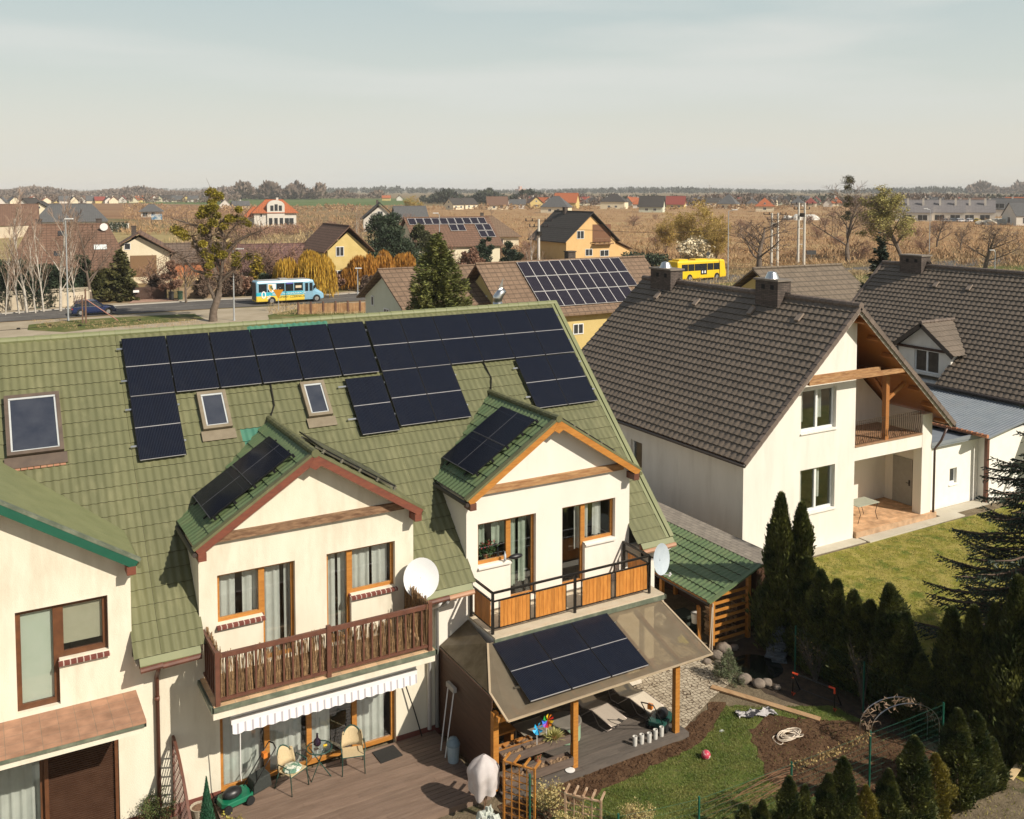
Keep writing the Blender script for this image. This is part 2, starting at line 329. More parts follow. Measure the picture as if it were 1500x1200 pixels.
M_tileT=brickmat('terracotta_tiles',(.33,.18,.11),(.38,.21,.13),(.27,.18,.12),.33,.33,.008,off=0)
M_tileY=brickmat('balcony_tiles',(.52,.34,.19),(.58,.39,.23),(.4,.3,.2),.3,.3,.008,off=0)
M_curt=mat('curtain_white',(.74,.74,.69),(.84,.84,.79),4,.9,trans=.3)
M_curtG=mat('curtain_green',(.45,.52,.42),(.60,.66,.55),4,.9,trans=.3)
M_flash=mat('grey_green_flashing',(.10,.12,.085),(.15,.17,.12),4,.5,dirt=(.3,.3,.22,.4),ds=4)
M_cell=cellmat('solar_cell_black',(.004,.006,.013),(.040,.044,.058),.0375,.95,.17,.09)
M_frm=mat('black_frame',(.015,.015,.017),None,5,.35,metal=.3)
M_bar=mat('busbar_grey',(.34,.33,.33),None,5,.4)
M_veluxg=mat('roof_window_glass',(.03,.035,.05),(.05,.055,.07),2,.08,spec=.8)
M_poly=None
YW=21.854;YE=21.4;ZE=3.87;YR=27.742;ZR=10.05
rv=V3((0,YR-YE,ZR-ZE)).normalized();RLEN=math.hypot(YR-YE,ZR-ZE);rn=V3((0,-rv.z,rv.y));UX=V3((1,0,0));UY=V3((0,1,0))
def RP(X,v,h=0):return V3((X,YE,ZE))+rv*v+rn*h
# one solar module: local x across, y up, z out
def module_mesh(name,w,h,cells,frame,bar,mid=True,vert=False,t=.035,fw=.012):
    m=MB();m.k=1;m.box(-w/2,0,0,w/2,h,t-.002);m.k=0
    m.add([(-w/2+fw,fw,t),(w/2-fw,fw,t),(w/2-fw,h-fw,t),(-w/2+fw,h-fw,t)],[(0,1,2,3)])
    if mid:
        m.k=2
        if vert:m.box(-.008,fw,t-.003,.008,h-fw,t+.002)
        else:m.box(-w/2+fw,h/2-.009,t-.003,w/2-fw,h/2+.009,t+.002)
        m.box(-w/2+.02,-.004,t-.02,w/2-.02,.006,t+.003)
    o=m.build(name,[cells,frame,bar]);return o
def place(o,parent,loc,u,v,n,name=None):
    c=o.copy();COL.objects.link(c);c.parent=parent;M=Matrix((u,v,n)).transposed().to_4x4();M.translation=V3(loc)-ORG;c.matrix_basis=M;return c
MOD=module_mesh('solar_panel',1.125,1.89,M_cell,M_frm,M_bar)
MODH=module_mesh('solar_panel',1.89,1.125,M_cell,M_frm,mat('busbar_dim',(.12,.12,.13)),vert=True)
PROTO=[MOD,MODH]
def rail(t,a,b,v0):m=MB();m.slab([RP(a,v0,.06),RP(b,v0,.06),RP(b,v0+.05,.06),RP(a,v0+.05,.06)],rn*.05);m.build('mounting_rail',M_alu,t)
def velux(parent,X0,X1,v0,v1,fm,big=False):
    m=MB();f=.09
    def b(a,c,p,q,h0=.02,h1=.16):m.slab([RP(a,p,h1),RP(c,p,h1),RP(c,q,h1),RP(a,q,h1)],-rn*(h1-h0))
    b(X0,X1,v0,v0+f);b(X0,X1,v1-f,v1);b(X0,X0+f,v0+f,v1-f);b(X1-f,X1,v0+f,v1-f)
    b(X0-.06,X1+.06,v0-.32,v0-.02,.05,.075)
    o=m.build('roof_window',fm,parent)
    g=MB();g.slab([RP(X0+f+.04,v0+f+.04,.13),RP(X1-f-.04,v0+f+.04,.13),RP(X1-f-.04,v1-f-.04,.13),RP(X0+f+.04,v1-f-.04,.13)],-rn*.02);g.build('pane',M_veluxg,o)
    g=MB()
    for (a,c,p,q) in ((X0+f,X1-f,v0+f,v0+f+.03),(X0+f,X1-f,v1-f-.05,v1-f),(X0+f,X0+f+.04,v0+f+.04,v1-f-.06),(X1-f-.04,X1-f,v0+f+.04,v1-f-.06)):g.slab([RP(a,p,.145),RP(c,p,.145),RP(c,q,.145),RP(a,q,.145)],-rn*.03)
    g.build('inner_frame',mat('light_inner_frame',(.42,.44,.44)),o)
    return o
def row_unit(k,label,X0,X1,Xc,wm,beamm,vergem,winm):
    t=thing('terraced_house',label,'house',((X0+X1)/2,YW,0),group='terraced houses under the green roof')
    D=2.64
    # walls ---------------------------------------------------------------
    m=MB();Z0=-.2
    up=[] # upper openings on the dormer
    wz0,wz1,fz=4.05,5.19,2.92
    if k==0:upW=[(.66,2.98+.1,1.47,5.24),(1.47,4.04,2.44,5.24)];gr=[(-2.2,0,2.59,1.98)]
    elif k==1:upW=[(4.76,wz0,5.80,wz1),(5.80,fz,6.57,wz1),(7.35,fz,7.97,wz1),(7.97,wz0,9.13,wz1)];gr=[(4.76,-.19,9.13,2.2)]
    else:upW=[(11.48,wz0,12.47,wz1),(12.47,fz,13.27,wz1),(14.12,fz,14.88,wz1),(14.88,wz0,15.92,wz1)];gr=[(11.6,-.19,14.2,2.1)]
    if k==0:upW.append((-2.0,4.04,-1.0,5.24))
    HH=5.95
    P=wall(m,(Xc-D,YW,Z0),UX,2*D,HH-Z0,[(a-(Xc-D),b-Z0,c-(Xc-D),d-Z0) for a,b,c,d in upW+gr],.2)
    if X0<Xc-D:wall(m,(X0,YW,Z0),UX,Xc-D-X0,3.75-Z0,[],.2)
    wall(m,(Xc+D,YW,Z0),UX,X1-Xc-D,3.75-Z0,[],.2)
    rz=7.7;m.poly([(Xc-D,YW,HH),(Xc+D,YW,HH),(Xc,YW,rz-.02)])
    for s in (-1,1): # dormer cheeks
        x=Xc+s*D;q=[(x,YW,3.7),(x,YW,5.97),(x,23.7,5.97),(x,23.7,5.5)];m.poly(q if s<0 else q[::-1])
    # back wall, end gable
    g=MB();g.box(X0,33.5,Z0,X1,33.7,3.9);g.build('rear_wall',wm,t)
    if k==2:
        m.poly([(X1,YW,Z0),(X1,33.6,Z0),(X1,33.6,4.2),(X1,YR,9.9),(X1,YW,4.2)])
    m.box(X0,YW+.001,3.6,X1,YW+.25,3.75) if k==9 else None
    m.build('wall',wm,t)
    # soffit under the eaves
    g=MB()
    for a,b in ((X0-(.7 if k==0 else 0),Xc-D-.02),(Xc+D+.02,X1+(.28 if k==2 else 0))):
        if b-a>.1:g=MB();g.box(a,YE+.05,3.70,b,YW,3.74);g.build('soffit',mat('soffit_board',(.5,.44,.36)),t)
    # plinth
    g=MB()
    gx0,gx1=gr[0][0],gr[0][2]
    for a,b in ((X0,gx0),(gx1,X1)):g=MB();g.box(a,YW-.02,-.2,b,YW,.12);g.build('plinth',mat('red_plinth',(.16,.05,.035)),t)
    # main roof -----------------------------------------------------------
    xa=X0 if k else X0-2.0;xb=X1+(.295 if k==2 else 0);per=.187
    def keep(u,v):
        X=xa+u;Y=YE+rv.y*v
        return not(abs(X-Xc)<D-.03 and Y<23.3)
    def mf(u,v):
        X=xa+u
        if v>RLEN-.42 and 7.0<X<9.4:return 1
        if abs(v-5.15)<.25 and 6.15<X<6.75:return 1
        if abs(v-4.7)<.2 and 6.2<X<6.5:return 1
        return 0
    if k==2:xb-=.12
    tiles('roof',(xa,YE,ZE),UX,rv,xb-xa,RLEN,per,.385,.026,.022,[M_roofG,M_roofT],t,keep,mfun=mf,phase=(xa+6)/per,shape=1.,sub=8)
    if k==2:xb+=.12
    g=MB();bk=V3((0,6.4,-6.1));g.slab([(xa,YR,ZR),(xb,YR,ZR),(xb,YR+5.9,ZR-5.75),(xa,YR+5.9,ZR-5.75)],(0,0,-.06))
    g.build('rear_roof',M_roofG,t)
    g=MB();n=int((xb-xa)/.38)
    for i in range(n):
        a=xa+(xb-xa)*i/n;b=xa+(xb-xa)*(i+1)/n;g.tube([(a,YR+.03,ZR+.02),(b,YR+.03,ZR+.02)],[.105,.095],10)
    g.build('ridge_cap',M_roofL,t,smooth=False)
    # eaves: drip flashing, gutter, downpipe
    for a,b in ((xa,Xc-D-.08),(Xc+D+.08,xb)):
        if b-a<.15:continue
        g=MB();h=MB()
        h.slab([RP(a,-.16,-.01),RP(b,-.16,-.01),RP(b,.02,.005),RP(a,.02,.005)],(0,0,-.02))
        g.tube([(a,YE-.13,ZE-.2),(b,YE-.13,ZE-.18)],.065,8)
        g.box(a,YE+.02,ZE-.22,b,YE+.05,ZE-.05)
        h.build('eaves_flashing',M_roofL,t);g.build('gutter',M_brown if k<2 else mat('tan_gutter',(.40,.22,.13),None,5,.5),t,smooth=False)
    # dormer --------------------------------------------------------------
    a=math.atan((7.78-6.0)/2.75);sl=2.75/math.cos(a);YF=21.5;DL=25.75-YF
    dr=MB();dr.box(Xc-.07,YF+.08,7.45,Xc+.07,25,7.62)
    dorm=dr.build('dormer',vergem,t)
    for s in (-1,1):
        v=V3((-s*math.cos(a),0,math.sin(a)));O=V3((Xc+s*2.75,YF,6.0));
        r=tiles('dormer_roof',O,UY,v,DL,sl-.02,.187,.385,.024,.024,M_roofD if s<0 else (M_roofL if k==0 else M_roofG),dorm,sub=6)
        if k==0 and s>0:
            bpy.data.objects.remove(r);q=MB();n=V3((s*math.sin(a),0,math.cos(a)))
            for i in range(9):
                y0=YF+DL*i/9;q.slab([O+UY*(y0-YF)+n*.02,O+UY*(y0-YF+DL/9-.012)+n*.02,O+UY*(y0-YF+DL/9-.012)+v*sl+n*.02,O+UY*(y0-YF)+v*sl+n*.02],-n*.03)
            q.slab([O,O+UY*DL,O+UY*DL+v*sl,O+v*sl],-n*.03);r=q.build('dormer_roof',M_roofL,dorm)
        # verge cap + barge board
        n=V3((s*math.sin(a),0,math.cos(a)));q=MB()
        p0=O+n*.03-v*.05;p1=O+v*(sl+.02)+n*.03;q.beam(p0+UY*.07,p1+UY*.07,.16,.06,up=n);q.build('verge_cap',M_roofG if k!=0 else M_flash,dorm)
        q=MB();q.beam(O-n*.09+UY*.02-v*.02,O+v*(sl-.02)-n*.09+UY*.02,.05,.17,up=n)
        q.build('barge_board',{0:mat('deep_green_board',(.008,.085,.05),(.012,.10,.06),4,.5),1:M_redb,2:M_wood}[k],dorm)
        q=MB();q.slab([O-n*.06+UY*.05,O-n*.06+UY*.5,O-n*.06+UY*.5+v*(sl-.05),O-n*.06+UY*.05+v*(sl-.05)],-n*.02)
        q.slab([O-n*.06,O-n*.06+UY*2.2,O-n*.06+UY*2.2+v*.2,O-n*.06+v*.2],-n*.02);q.build('soffit',mat('soffit_board',(.5,.44,.36)),dorm)
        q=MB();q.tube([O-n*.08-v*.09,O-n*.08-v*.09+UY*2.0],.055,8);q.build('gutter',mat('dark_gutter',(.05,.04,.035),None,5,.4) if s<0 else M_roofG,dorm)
        q=MB();q.box(Xc+s*2.62-.09,YF-.02,5.72,Xc+s*2.62+.09,YW,5.9);q.build('purlin_end',vergem,dorm)
    q=MB();q.slab([(Xc-.16,YF-.012,7.50),(Xc,YF-.012,7.40),(Xc+.16,YF-.012,7.50),(Xc,YF-.012,7.74)],(0,.06,0));q.build('apex_board',{0:M_redb,1:M_redb,2:M_wood}[k],dorm)
    q=MB();
    for i in range(11):
        y0=YF-.02+3.95*i/11;q.tube([(Xc,y0,7.80),(Xc,y0+3.95/11+.01,7.80)],[.10,.09],10)
    q.build('dormer_ridge_cap',M_roofG,dorm)
    if k:
        q=MB();q.box(Xc-2.35,YW-.12,6.0,Xc+2.35,YW,6.18);q.build('tie_beam',beamm,dorm)
        q=MB();n=V3((-math.sin(a),0,math.cos(a)));v=V3((math.cos(a),0,math.sin(a)))
    return t,P,dorm
UNITS=[]
# ---------------- unit 0
t,P,dorm=row_unit(0,'left end cream terraced house with a flat green dormer and a terracotta slab over its shutter','x',3.45,.27,M_wallC,M_woodD,M_redb,None) if 0 else row_unit(0,'leftmost terraced house, cream wall, deep green barge board, half closed brown roller shutter',-4.0,3.45,.27,M_wallC,M_woodD,M_redb,None)
def PW(P,Xc):  # wall() of the dormer front is in local coordinates from (Xc-2.64, -.2)
    return lambda a,z,d=0:P(a-(Xc-2.64),z+.2,d)
p=PW(P,.27)
M_blind=mat('frosted_blind',(.50,.55,.46),(.54,.58,.5),3,.6);M_blindW=mat('cream_blind',(.40,.38,.28),(.44,.41,.31),3,.7)
window(t,p,.66,3.08,1.47,5.24,M_dkbrown,blind=(M_blind,0),fw=.1,name='balcony_door')
window(t,p,1.47,4.04,2.44,5.24,M_dkbrown,blind=(M_blindW,.12),fw=.1,sill=(.02,.10,M_brickS))
window(t,p,-2.0,4.04,-1.0,5.24,M_dkbrown,curtain=[(0,1,M_curt,0)])
window(t,p,-2.2,0,1.12,1.98,M_dkbrown,splits=(.5,),curtain=[(.3,.62,M_curt,0),(.7,1,M_curt,0)],fw=.08)
m=MB()
for i in range(40):
    z0=.0+i*.049;m.slab([p(1.2,z0,.10),p(2.52,z0,.10),p(2.52,z0+.035,.085),p(1.2,z0+.035,.085)],(0,.02,0));
m.box(1.15,YW+.12,0,2.59,YW+.14,1.98);m.build('roller_shutter',mat('brown_shutter',(.075,.035,.02),(.10,.05,.03),4,.55),t)
for a in (1.12,2.51):m=MB();m.box(a,YW+.03,0,a+.08,YW+.14,1.98);m.build('shutter_rail',M_dkbrown,t)
# slab over the ground floor of unit 0
m=MB();m.box(-4,20.5,2.72,2.93,YW,2.92);sb=m.build('balcony_slab',M_wallC,t)
m=MB();m.box(-4,20.44,2.94,2.97,YW,2.99);m.build('tiled_top',M_tileT,sb)
m=MB();m.box(-4,20.45,2.86,2.96,20.5,2.94);m.box(2.93,20.45,2.86,2.97,YW,2.94);m.build('drip_edge',M_flash,sb)
velux(t,.70,1.93,5.37,7.08,mat('brown_velux',(.085,.06,.045),(.12,.085,.06),4,.5))
m=MB()
for i in range(9):m.slab([RP(.7+i*.14,5.0,.05),RP(.82+i*.14,5.0,.05),RP(.82+i*.14,5.3,.07),RP(.7+i*.14,5.3,.07)],-rn*.02)
m.build('copper_apron',mat('copper_apron',(.30,.13,.07),(.36,.18,.1),4,.6),t)
m=MB();m.tube([(3.38,YE-.1,3.66),(3.38,YE+.05,3.5),(3.4,YW-.06,3.2),(3.4,YW-.06,.0)],.05,8);m.tube([(3.4,YW-.06,2.75),(3.4,YW-.06,2.65)],.058,8);m.build('downpipe',M_brown,t,smooth=True)
UNITS.append(t)
# ---------------- unit 1
t,P,dorm=row_unit(1,'middle terraced house with red-brown barge boards, reed-screened balcony and scalloped awning',3.45,10.35,6.99,M_wallC,M_woodD,M_redb,None)
p=PW(P,6.99);wm=M_wood
window(t,p,4.76,4.05,5.80,5.19,wm,sill=(.03,.10,M_brickS),curtain=[(0,.45,M_curt,0),(.6,1,M_curt,0)])
window(t,p,5.80,2.92,6.57,5.19,wm,curtain=[(0,.62,M_curt,0),(.75,1,M_curt,0)],name='balcony_door')
window(t,p,7.35,2.92,7.97,5.19,wm,curtain=[(.05,.5,M_curt,0),(.6,1,M_curt,0)],name='balcony_door')
window(t,p,7.97,4.05,9.13,5.19,wm,sill=(.03,.10,M_brickS),curtain=[(.05,.5,M_curt,0),(.55,.9,M_curt,0)])
window(t,p,4.76,0,9.13,2.2,wm,splits=(.255,.49,.755),fw=.09,name='terrace_door',curtain=[(.02,.23,M_curt,0),(.28,.46,M_curt,0),(.52,.62,M_curt,0),(.78,.95,M_curt,.0)])
velux(t,5.22,5.97,5.45,6.62,mat('tan_velux',(.17,.135,.085),(.22,.18,.12),4,.6));velux(t,8.03,8.72,5.45,6.6,mat('tan_velux'  ,(0,0,0)))
for i in range(6):place(MOD,t,RP(3.57+.56+i*1.152,6.69,.12),UX,rv,rn)
place(MOD,t,RP(3.57+.56,4.78,.12),UX,rv,rn);place(MOD,t,RP(3.57+.56+5*1.152+.02,4.66,.12),UX,rv,rn)
for v0 in (7.2,8.25):rail(t,3.42,10.5,v0)
for v0 in (5.2,6.3):rail(t,3.42,4.75,v0);rail(t,9.1,10.5,v0)
m=MB();m.tube([RP(7.25,6.75,.06),RP(7.2,6.0,.05),RP(7.0,5.6,.06)],.02,6);m.build('roof_cable',M_steel,t)
def dormer_panels(t,Xc,side=-1):
    a=math.atan((7.78-6.0)/2.75)
    for s in (-1,1):
        v=V3((-s*math.cos(a),0,math.sin(a)));n=V3((s*math.sin(a),0,math.cos(a)));O=V3((Xc+s*2.75,0,6.0));u=UY*s
        for j in (0,1):
            yc=23.02 if s<0 else 23.1
            place(MODH,t,V3((O.x,yc,O.z))+v*(.62+j*1.15)+n*.13,u,v,n)
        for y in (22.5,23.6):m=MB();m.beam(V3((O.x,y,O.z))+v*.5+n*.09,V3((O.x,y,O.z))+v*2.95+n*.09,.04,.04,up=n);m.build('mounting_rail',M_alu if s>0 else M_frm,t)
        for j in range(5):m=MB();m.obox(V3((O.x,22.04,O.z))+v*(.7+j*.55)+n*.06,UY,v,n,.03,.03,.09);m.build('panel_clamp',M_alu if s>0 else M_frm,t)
        for j in range(0):m.obox(V3((O.x,22.04,O.z))+v*(.7+j*.55)+n*.06,UY,v,n,.03,.03,.09)
dormer_panels(t,6.99)
# balcony of unit 1
YB=20.5;m=MB();m.box(4.33,YB-.02,2.58,9.58,YW,2.84);sb=m.build('balcony_slab',M_wallC,t)
m=MB();m.box(4.30,YB-.07,2.76,9.62,YB-.02,2.86);m.box(4.28,YB-.07,2.76,4.33,YW,2.86);m.box(9.58,YB-.07,2.76,9.64,YW,2.86);m.build('drip_edge',M_flash,sb)
m=MB();m.box(4.34,YB-.03,2.845,9.57,YW,2.88);m.build('tiled_floor',M_tileY,sb)
m=MB();ZT=4.02;b=M_brown
xs=[4.43,6.92,9.45]
m.box(4.4,YB-.035,ZT-.1,9.5,YB+.035,ZT);m.box(4.4,YB-.025,2.97,9.5,YB+.025,3.03)
for i in range(2):
    for j in range(1,12):
        x=xs[i]+(xs[i+1]-xs[i])*j/12;m.box(x-.018,YB-.018,3.03,x+.018,YB+.018,ZT-.1)
for x in (4.43,9.45):
    m.box(x-.03,YB,ZT-.09,x+.03,YW,ZT-.01);m.box(x-.02,YB,2.97,x+.02,YW,3.02)
    for j in range(1,7):y=YB+(YW-YB)*j/7;m.box(x-.018,y-.018,3.02,x+.018,y+.018,ZT-.09)
rl=m.build('balcony_railing',b,t)
for x in xs:
    m=MB();m.box(x-.05,YB-.05,2.88,x+.05,YB+.05,ZT+.05);m.build('post',b,rl)
def reeds(parent,name,A,B,z0,z1,n,off):
    C=[];D=[];A=V3(A);B=V3(B);d=(B-A)
    nn=V3((-d.y,d.x,0)).normalized()
    V=[];F=[];m=MB()
    for i in range(n):
        f=(i+random.random())/n;q=A+d*f+nn*(off+random.uniform(-.02,.02));top=z1+random.uniform(-.14,.05)+.06*math.sin(f*23);le=random.uniform(-.09,.09)
        if i%14 in (0,1):top-=random.random()*.25
        r=random.uniform(.006,.013);p0=V3((q.x,q.y,z0));p1=V3((q.x,q.y,top))+d.normalized()*le+nn*random.uniform(-.03,.03)
        m.beam(p0,p1,r,r)
    o=m.build(name,mat('reed_straw',(.15,.085,.04),(.32,.20,.095),20,.9,island=.45),parent);return o
reeds(rl,'reed_screen',(4.5,YB,0),(6.88,YB,0),3.02,3.93,330,.06);reeds(rl,'reed_screen',(6.96,YB,0),(9.42,YB,0),3.02,3.9,330,.06)
reeds(rl,'reed_screen',(4.46,YB,0),(4.46,YW,0),3.02,4.05,170,-.04);reeds(rl,'reed_screen',(9.42,YB,0),(9.42,YW,0),3.02,4.15,170,.04)
# awning
m=MB();m.box(4.78,20.86,2.33,9.25,YW-.25,2.40);m.k=1;m.box(4.78,20.80,2.19,9.25,20.90,2.31)
n=88;V=[];F=[]
for i in range(n+1):
    x=4.80+(9.23-4.80)*i/n;V+=[(x,20.79,2.2),(x,20.77,2.0-.035*abs(math.sin(i/n*math.pi*17)))]
m.k=2;m.add(V,[(2*i,2*i+1,2*i+3,2*i+2) for i in range(n)])
M_awn=mat('awning_cloth',(.74,.72,.71),(.80,.78,.77),3,.8)
nt_=M_awn.node_tree;tcx=nt_.nodes.new('ShaderNodeTexCoord');wv=nt_.nodes.new('ShaderNodeTexWave');wv.bands_direction='X';wv.inputs['Scale'].default_value=1.9;nt_.links.new(tcx.outputs['Object'],wv.inputs[0])
rr=nt_.nodes.new('ShaderNodeValToRGB');rr.color_ramp.elements[0].position=.1;rr.color_ramp.elements[0].color=(.42,.40,.44,1);rr.color_ramp.elements[1].position=.25;rr.color_ramp.elements[1].color=(.78,.77,.77,1);nt_.links.new(wv.outputs[0],rr.inputs[0]);nt_.links.new(rr.outputs[0],nt_.nodes['Principled BSDF'].inputs[0])
aw=m.build('awning',[M_white,M_white,M_awn],t)
m=MB();m.tube([(4.98,20.85,2.2),(5.0,20.95,.9),(5.02,20.98,.75)],.012,6);m.build('crank_rod',M_white,aw)
for i,(x,c) in enumerate(((10.02,M_white),(10.24,mat('grey_pipe',(.35,.35,.34),None,5,.4)))):
    m=MB();m.tube([(x+.1,YE-.1,3.62),(x+.1,YE,3.5),(x,YW-.08,3.25),(x,YW-.08,.1)],.055,8);m.build('downpipe',c,t,smooth=True)
UNITS.append(t)
# ---------------- unit 2
t,P,dorm=row_unit(2,'right end terraced house, whiter wall, orange barge boards and a plank-fronted steel balcony',10.35,17.36,13.78,M_wallW,M_woodB,M_brown,None)
p=PW(P,13.78)
SW=(.0,.07,mat('white_stone_sill',(.66,.63,.57)))
window(t,p,11.48,4.05,12.47,5.19,wm,sill=SW,curtain=[(.0,.35,M_curtG,.35),(.55,.95,M_curtG,.35)])
window(t,p,12.47,2.92,13.27,5.19,wm,curtain=[(.02,.4,M_curtG,.12),(.5,.85,M_curtG,.15)],name='balcony_door')
window(t,p,14.12,2.92,14.88,5.19,wm,curtain=[(.0,.1,M_curtG,.0),(.75,1,M_curt,.4)],name='balcony_door')
window(t,p,14.88,4.05,15.92,5.19,wm,sill=SW,curtain=[(.0,.3,M_curt,.05),(.45,.7,M_curt,.05)])
window(t,p,11.6,0,14.2,2.1,wm,splits=(.5,),fw=.09,name='terrace_door',curtain=[(.05,.4,M_curt,0)])
for i in range(6):place(MOD,t,RP(10.53+.56+i*1.134,6.69,.12),UX,rv,rn)
for i in (0,1):place(MOD,t,RP(10.53+.56+i*1.134,4.78,.12),UX,rv,rn)
for i in (4,5):place(MOD,t,RP(10.50+.56+i*1.134,4.76,.12),UX,rv,rn)
for v0 in (7.2,8.25):rail(t,10.45,17.42,v0)
for v0 in (5.2,6.3):rail(t,10.42,12.85,v0);rail(t,14.85,17.42,v0)
m=MB();m.tube([RP(13.95,6.7,.06),RP(14.0,6.1,.05),RP(13.8,5.65,.08)],.02,6);m.build('roof_cable',M_steel,t)
dormer_panels(t,13.78)
m=MB();q=[RP(17.53,0,.07),RP(17.67,0,.07),RP(17.67,RLEN,.07),RP(17.53,RLEN,.07)];m.slab(q,-rn*.2);q=[RP(17.40,0,.05),RP(17.5,0,.05),RP(17.5,RLEN,.05),RP(17.40,RLEN,.05)];m.slab(q,-rn*.06);m.build('verge_cap',M_roofL,t)
# balcony of unit 2
YC=20.62;m=MB();m.box(11.2,YC-.2,2.5,16.55,YW,2.74);sb=m.build('balcony_slab',M_wallW,t)
m=MB();m.box(11.2,YC-.22,2.745,16.55,YW,2.79);m.build('tiled_floor',mat('pale_floor_tiles',(.5,.42,.3),(.56,.48,.36),4,.7),sb)
m=MB();m.box(11.17,YC-.25,2.64,16.58,YC-.2,2.76);m.box(16.55,YC-.25,2.64,16.6,YW,2.76);m.build('drip_edge',M_flash,sb)
m=MB();ZT=3.85;s_=.03
def fr(a,b,w=.04):m.beam(a,b,w,w)
XS=[11.25,13.73,16.2]
fr((11.25,YC,ZT),(16.2,YC,ZT),.05);fr((11.25,YC,ZT-.22),(16.2,YC,ZT-.22),.035);fr((11.25,YC,2.93),(16.2,YC,2.93),.035)
for x in (11.25,16.2):
    fr((x,YC,ZT),(x,YW,ZT),.05);fr((x,YC,2.93),(x,YW,2.93),.035);fr((x,YC,ZT-.22),(x,YW,ZT-.22),.035)
for x in (12.45,15.0):fr((x,YC,ZT-.22),(x,YC,ZT),.03)
rl=m.build('balcony_railing',M_steel,t)
for x in XS+[11.25,16.2]:
    pass
for x,y in ((11.25,YC),(13.73,YC),(16.2,YC),(11.25,YW-.06),(16.2,YW-.06)):
    m=MB();m.box(x-.03,y-.03,2.79,x+.03,y+.03,ZT);m.build('post',M_steel,rl)
M_plank=mat('stained_planks',(.42,.155,.025),(.55,.23,.045),5,.55,stretch=(3,3,.6),island=.16,bump=.15)
def planks(a,b,axis):
    n=int(round(abs(b-a)/.115));m=MB();w=(b-a)/n
    for i in range(n):
        x0=a+i*w+.004;x1=a+(i+1)*w-.004
        if axis=='x':m.box(x0,YC-.03,2.95,x1,YC-.012,ZT-.24)
        else:m.box(axis-.01,x0,2.95,axis+.01,x1,ZT-.24)
    m.build('plank_panel',M_plank,rl)
for a,b in ((11.45,12.32),(12.5,13.42),(13.95,14.87),(15.05,16.1)):
    planks(a,b,'x');m=MB()
    for x in (a-.02,b+.02):m.box(x-.012,YC-.02,2.93,x+.012,YC+.005,ZT-.22)
    m.build('panel_frame',M_steel,rl)
planks(YC+.12,YW-.25,11.25);planks(YC+.12,YW-.25,16.2)
m=MB();m.tube([(17.5,YE-.12,3.66),(17.3,YE+.1,3.4),(16.9,YW-.07,3.1),(16.9,YW-.07,.0)],.05,8);m.build('downpipe',M_white,t,smooth=True)
UNITS.append(t)
for o in PROTO:bpy.data.objects.remove(o)
# ---------------- satellite dishes
def dish(label,c,d,r,wallp):
    t=thing('satellite_dish',label,'satellite dish',wallp,group=None)
    d=V3(d).normalized();a=d.cross(V3((0,0,1))).normalized();b=a.cross(d)*1.08;m=MB();V=[];F=[];N=28;K=5
    c=V3(c)
    for i in range(K+1):
        f=i/K
        for j in range(N):
            tt=2*math.pi*j/N;V.append(c+(a*math.cos(tt)+b*math.sin(tt))*r*max(f,.02)-d*(.12*r)*(1-f*f)*1.6)
    for i in range(K):
        for j in range(N):F.append((i*N+j,(i+1)*N+j,(i+1)*N+(j+1)%N,i*N+(j+1)%N))
    m.add(V,F);o=m.build('reflector',mat('dish_white',(.70,.71,.71),(.74,.75,.75),3,.5) if r>.43 else mat('dish_blue_grey',(.42,.48,.53),(.48,.54,.58),3,.5),t,smooth=True)
    m=MB();m.tube([c-d*.18*r-V3((0,0,r*.1)),V3(wallp)],.022,6);m.obox(wallp,a,b,d,.06,.09,.02);m.build('wall_bracket',M_steel,t)
    m=MB();e=c+d*r*.62-b*r*.95;m.tube([c-b*r*.98-d*.02,e],.014,5);m.build('feed_arm',M_alu,t)
    m=MB();m.tube([e,e+ (c-e)*.16],.035,8);m.tube([e+a*.03,e+a*.12],.02,6);m.build('receiver',mat('lnb_grey',(.45,.44,.42)),t)
dish('white satellite dish facing the camera beside the right window of the middle house',(9.66,YW-.42,4.27),(-.15,-1,.30),.46,(9.55,YW,4.05))
dish('pale blue-grey satellite dish seen edge-on at the right end of the plank balcony',(16.55,YC-.1,3.72),(.33,-1,.15),.40,(16.9,YW,3.35))
# ============================================================ terraces and garden of the terraced houses
def deck(name,x0,y0,x1,y1,m,label,bw=.15):
    b=MB();n=int((y1-y0)/bw)
    for i in range(n):
        ya=y0+i*bw;L=x0
        while L<x1:
            e=min(x1,L+random.uniform(1.6,3.4));b.box(L+.002,ya+.009,-.03,e-.002,ya+bw-.009,0);L=e
    b.box(x0,y0-.025,-.14,x1,y0-.002,-.004);b.k=1;b.box(x0+.03,y0+.03,-.15,x1-.03,y1-.03,-.06)
    return struct(name,b,[m,mat('under_deck',(.02,.015,.01))],label)
M_deck1=mat('brown_decking',(.175,.118,.085),(.23,.16,.12),3,.6,stretch=(.5,4,1),island=.10,dirt=(.3,.22,.16,.4),ds=2)
M_deck2=mat('grey_decking',(.085,.072,.062),(.125,.105,.088),3,.7,stretch=(.5,4,1),island=.13,dirt=(.2,.16,.13,.4),ds=2)
deck('wooden_terrace',4.55,18.83,10.2,YW+.1,M_deck1,'red-brown decking in front of the middle house')
deck('grey_terrace',10.42,18.5,15.85,YW-.02,M_deck2,'weathered grey decking under the canopy')
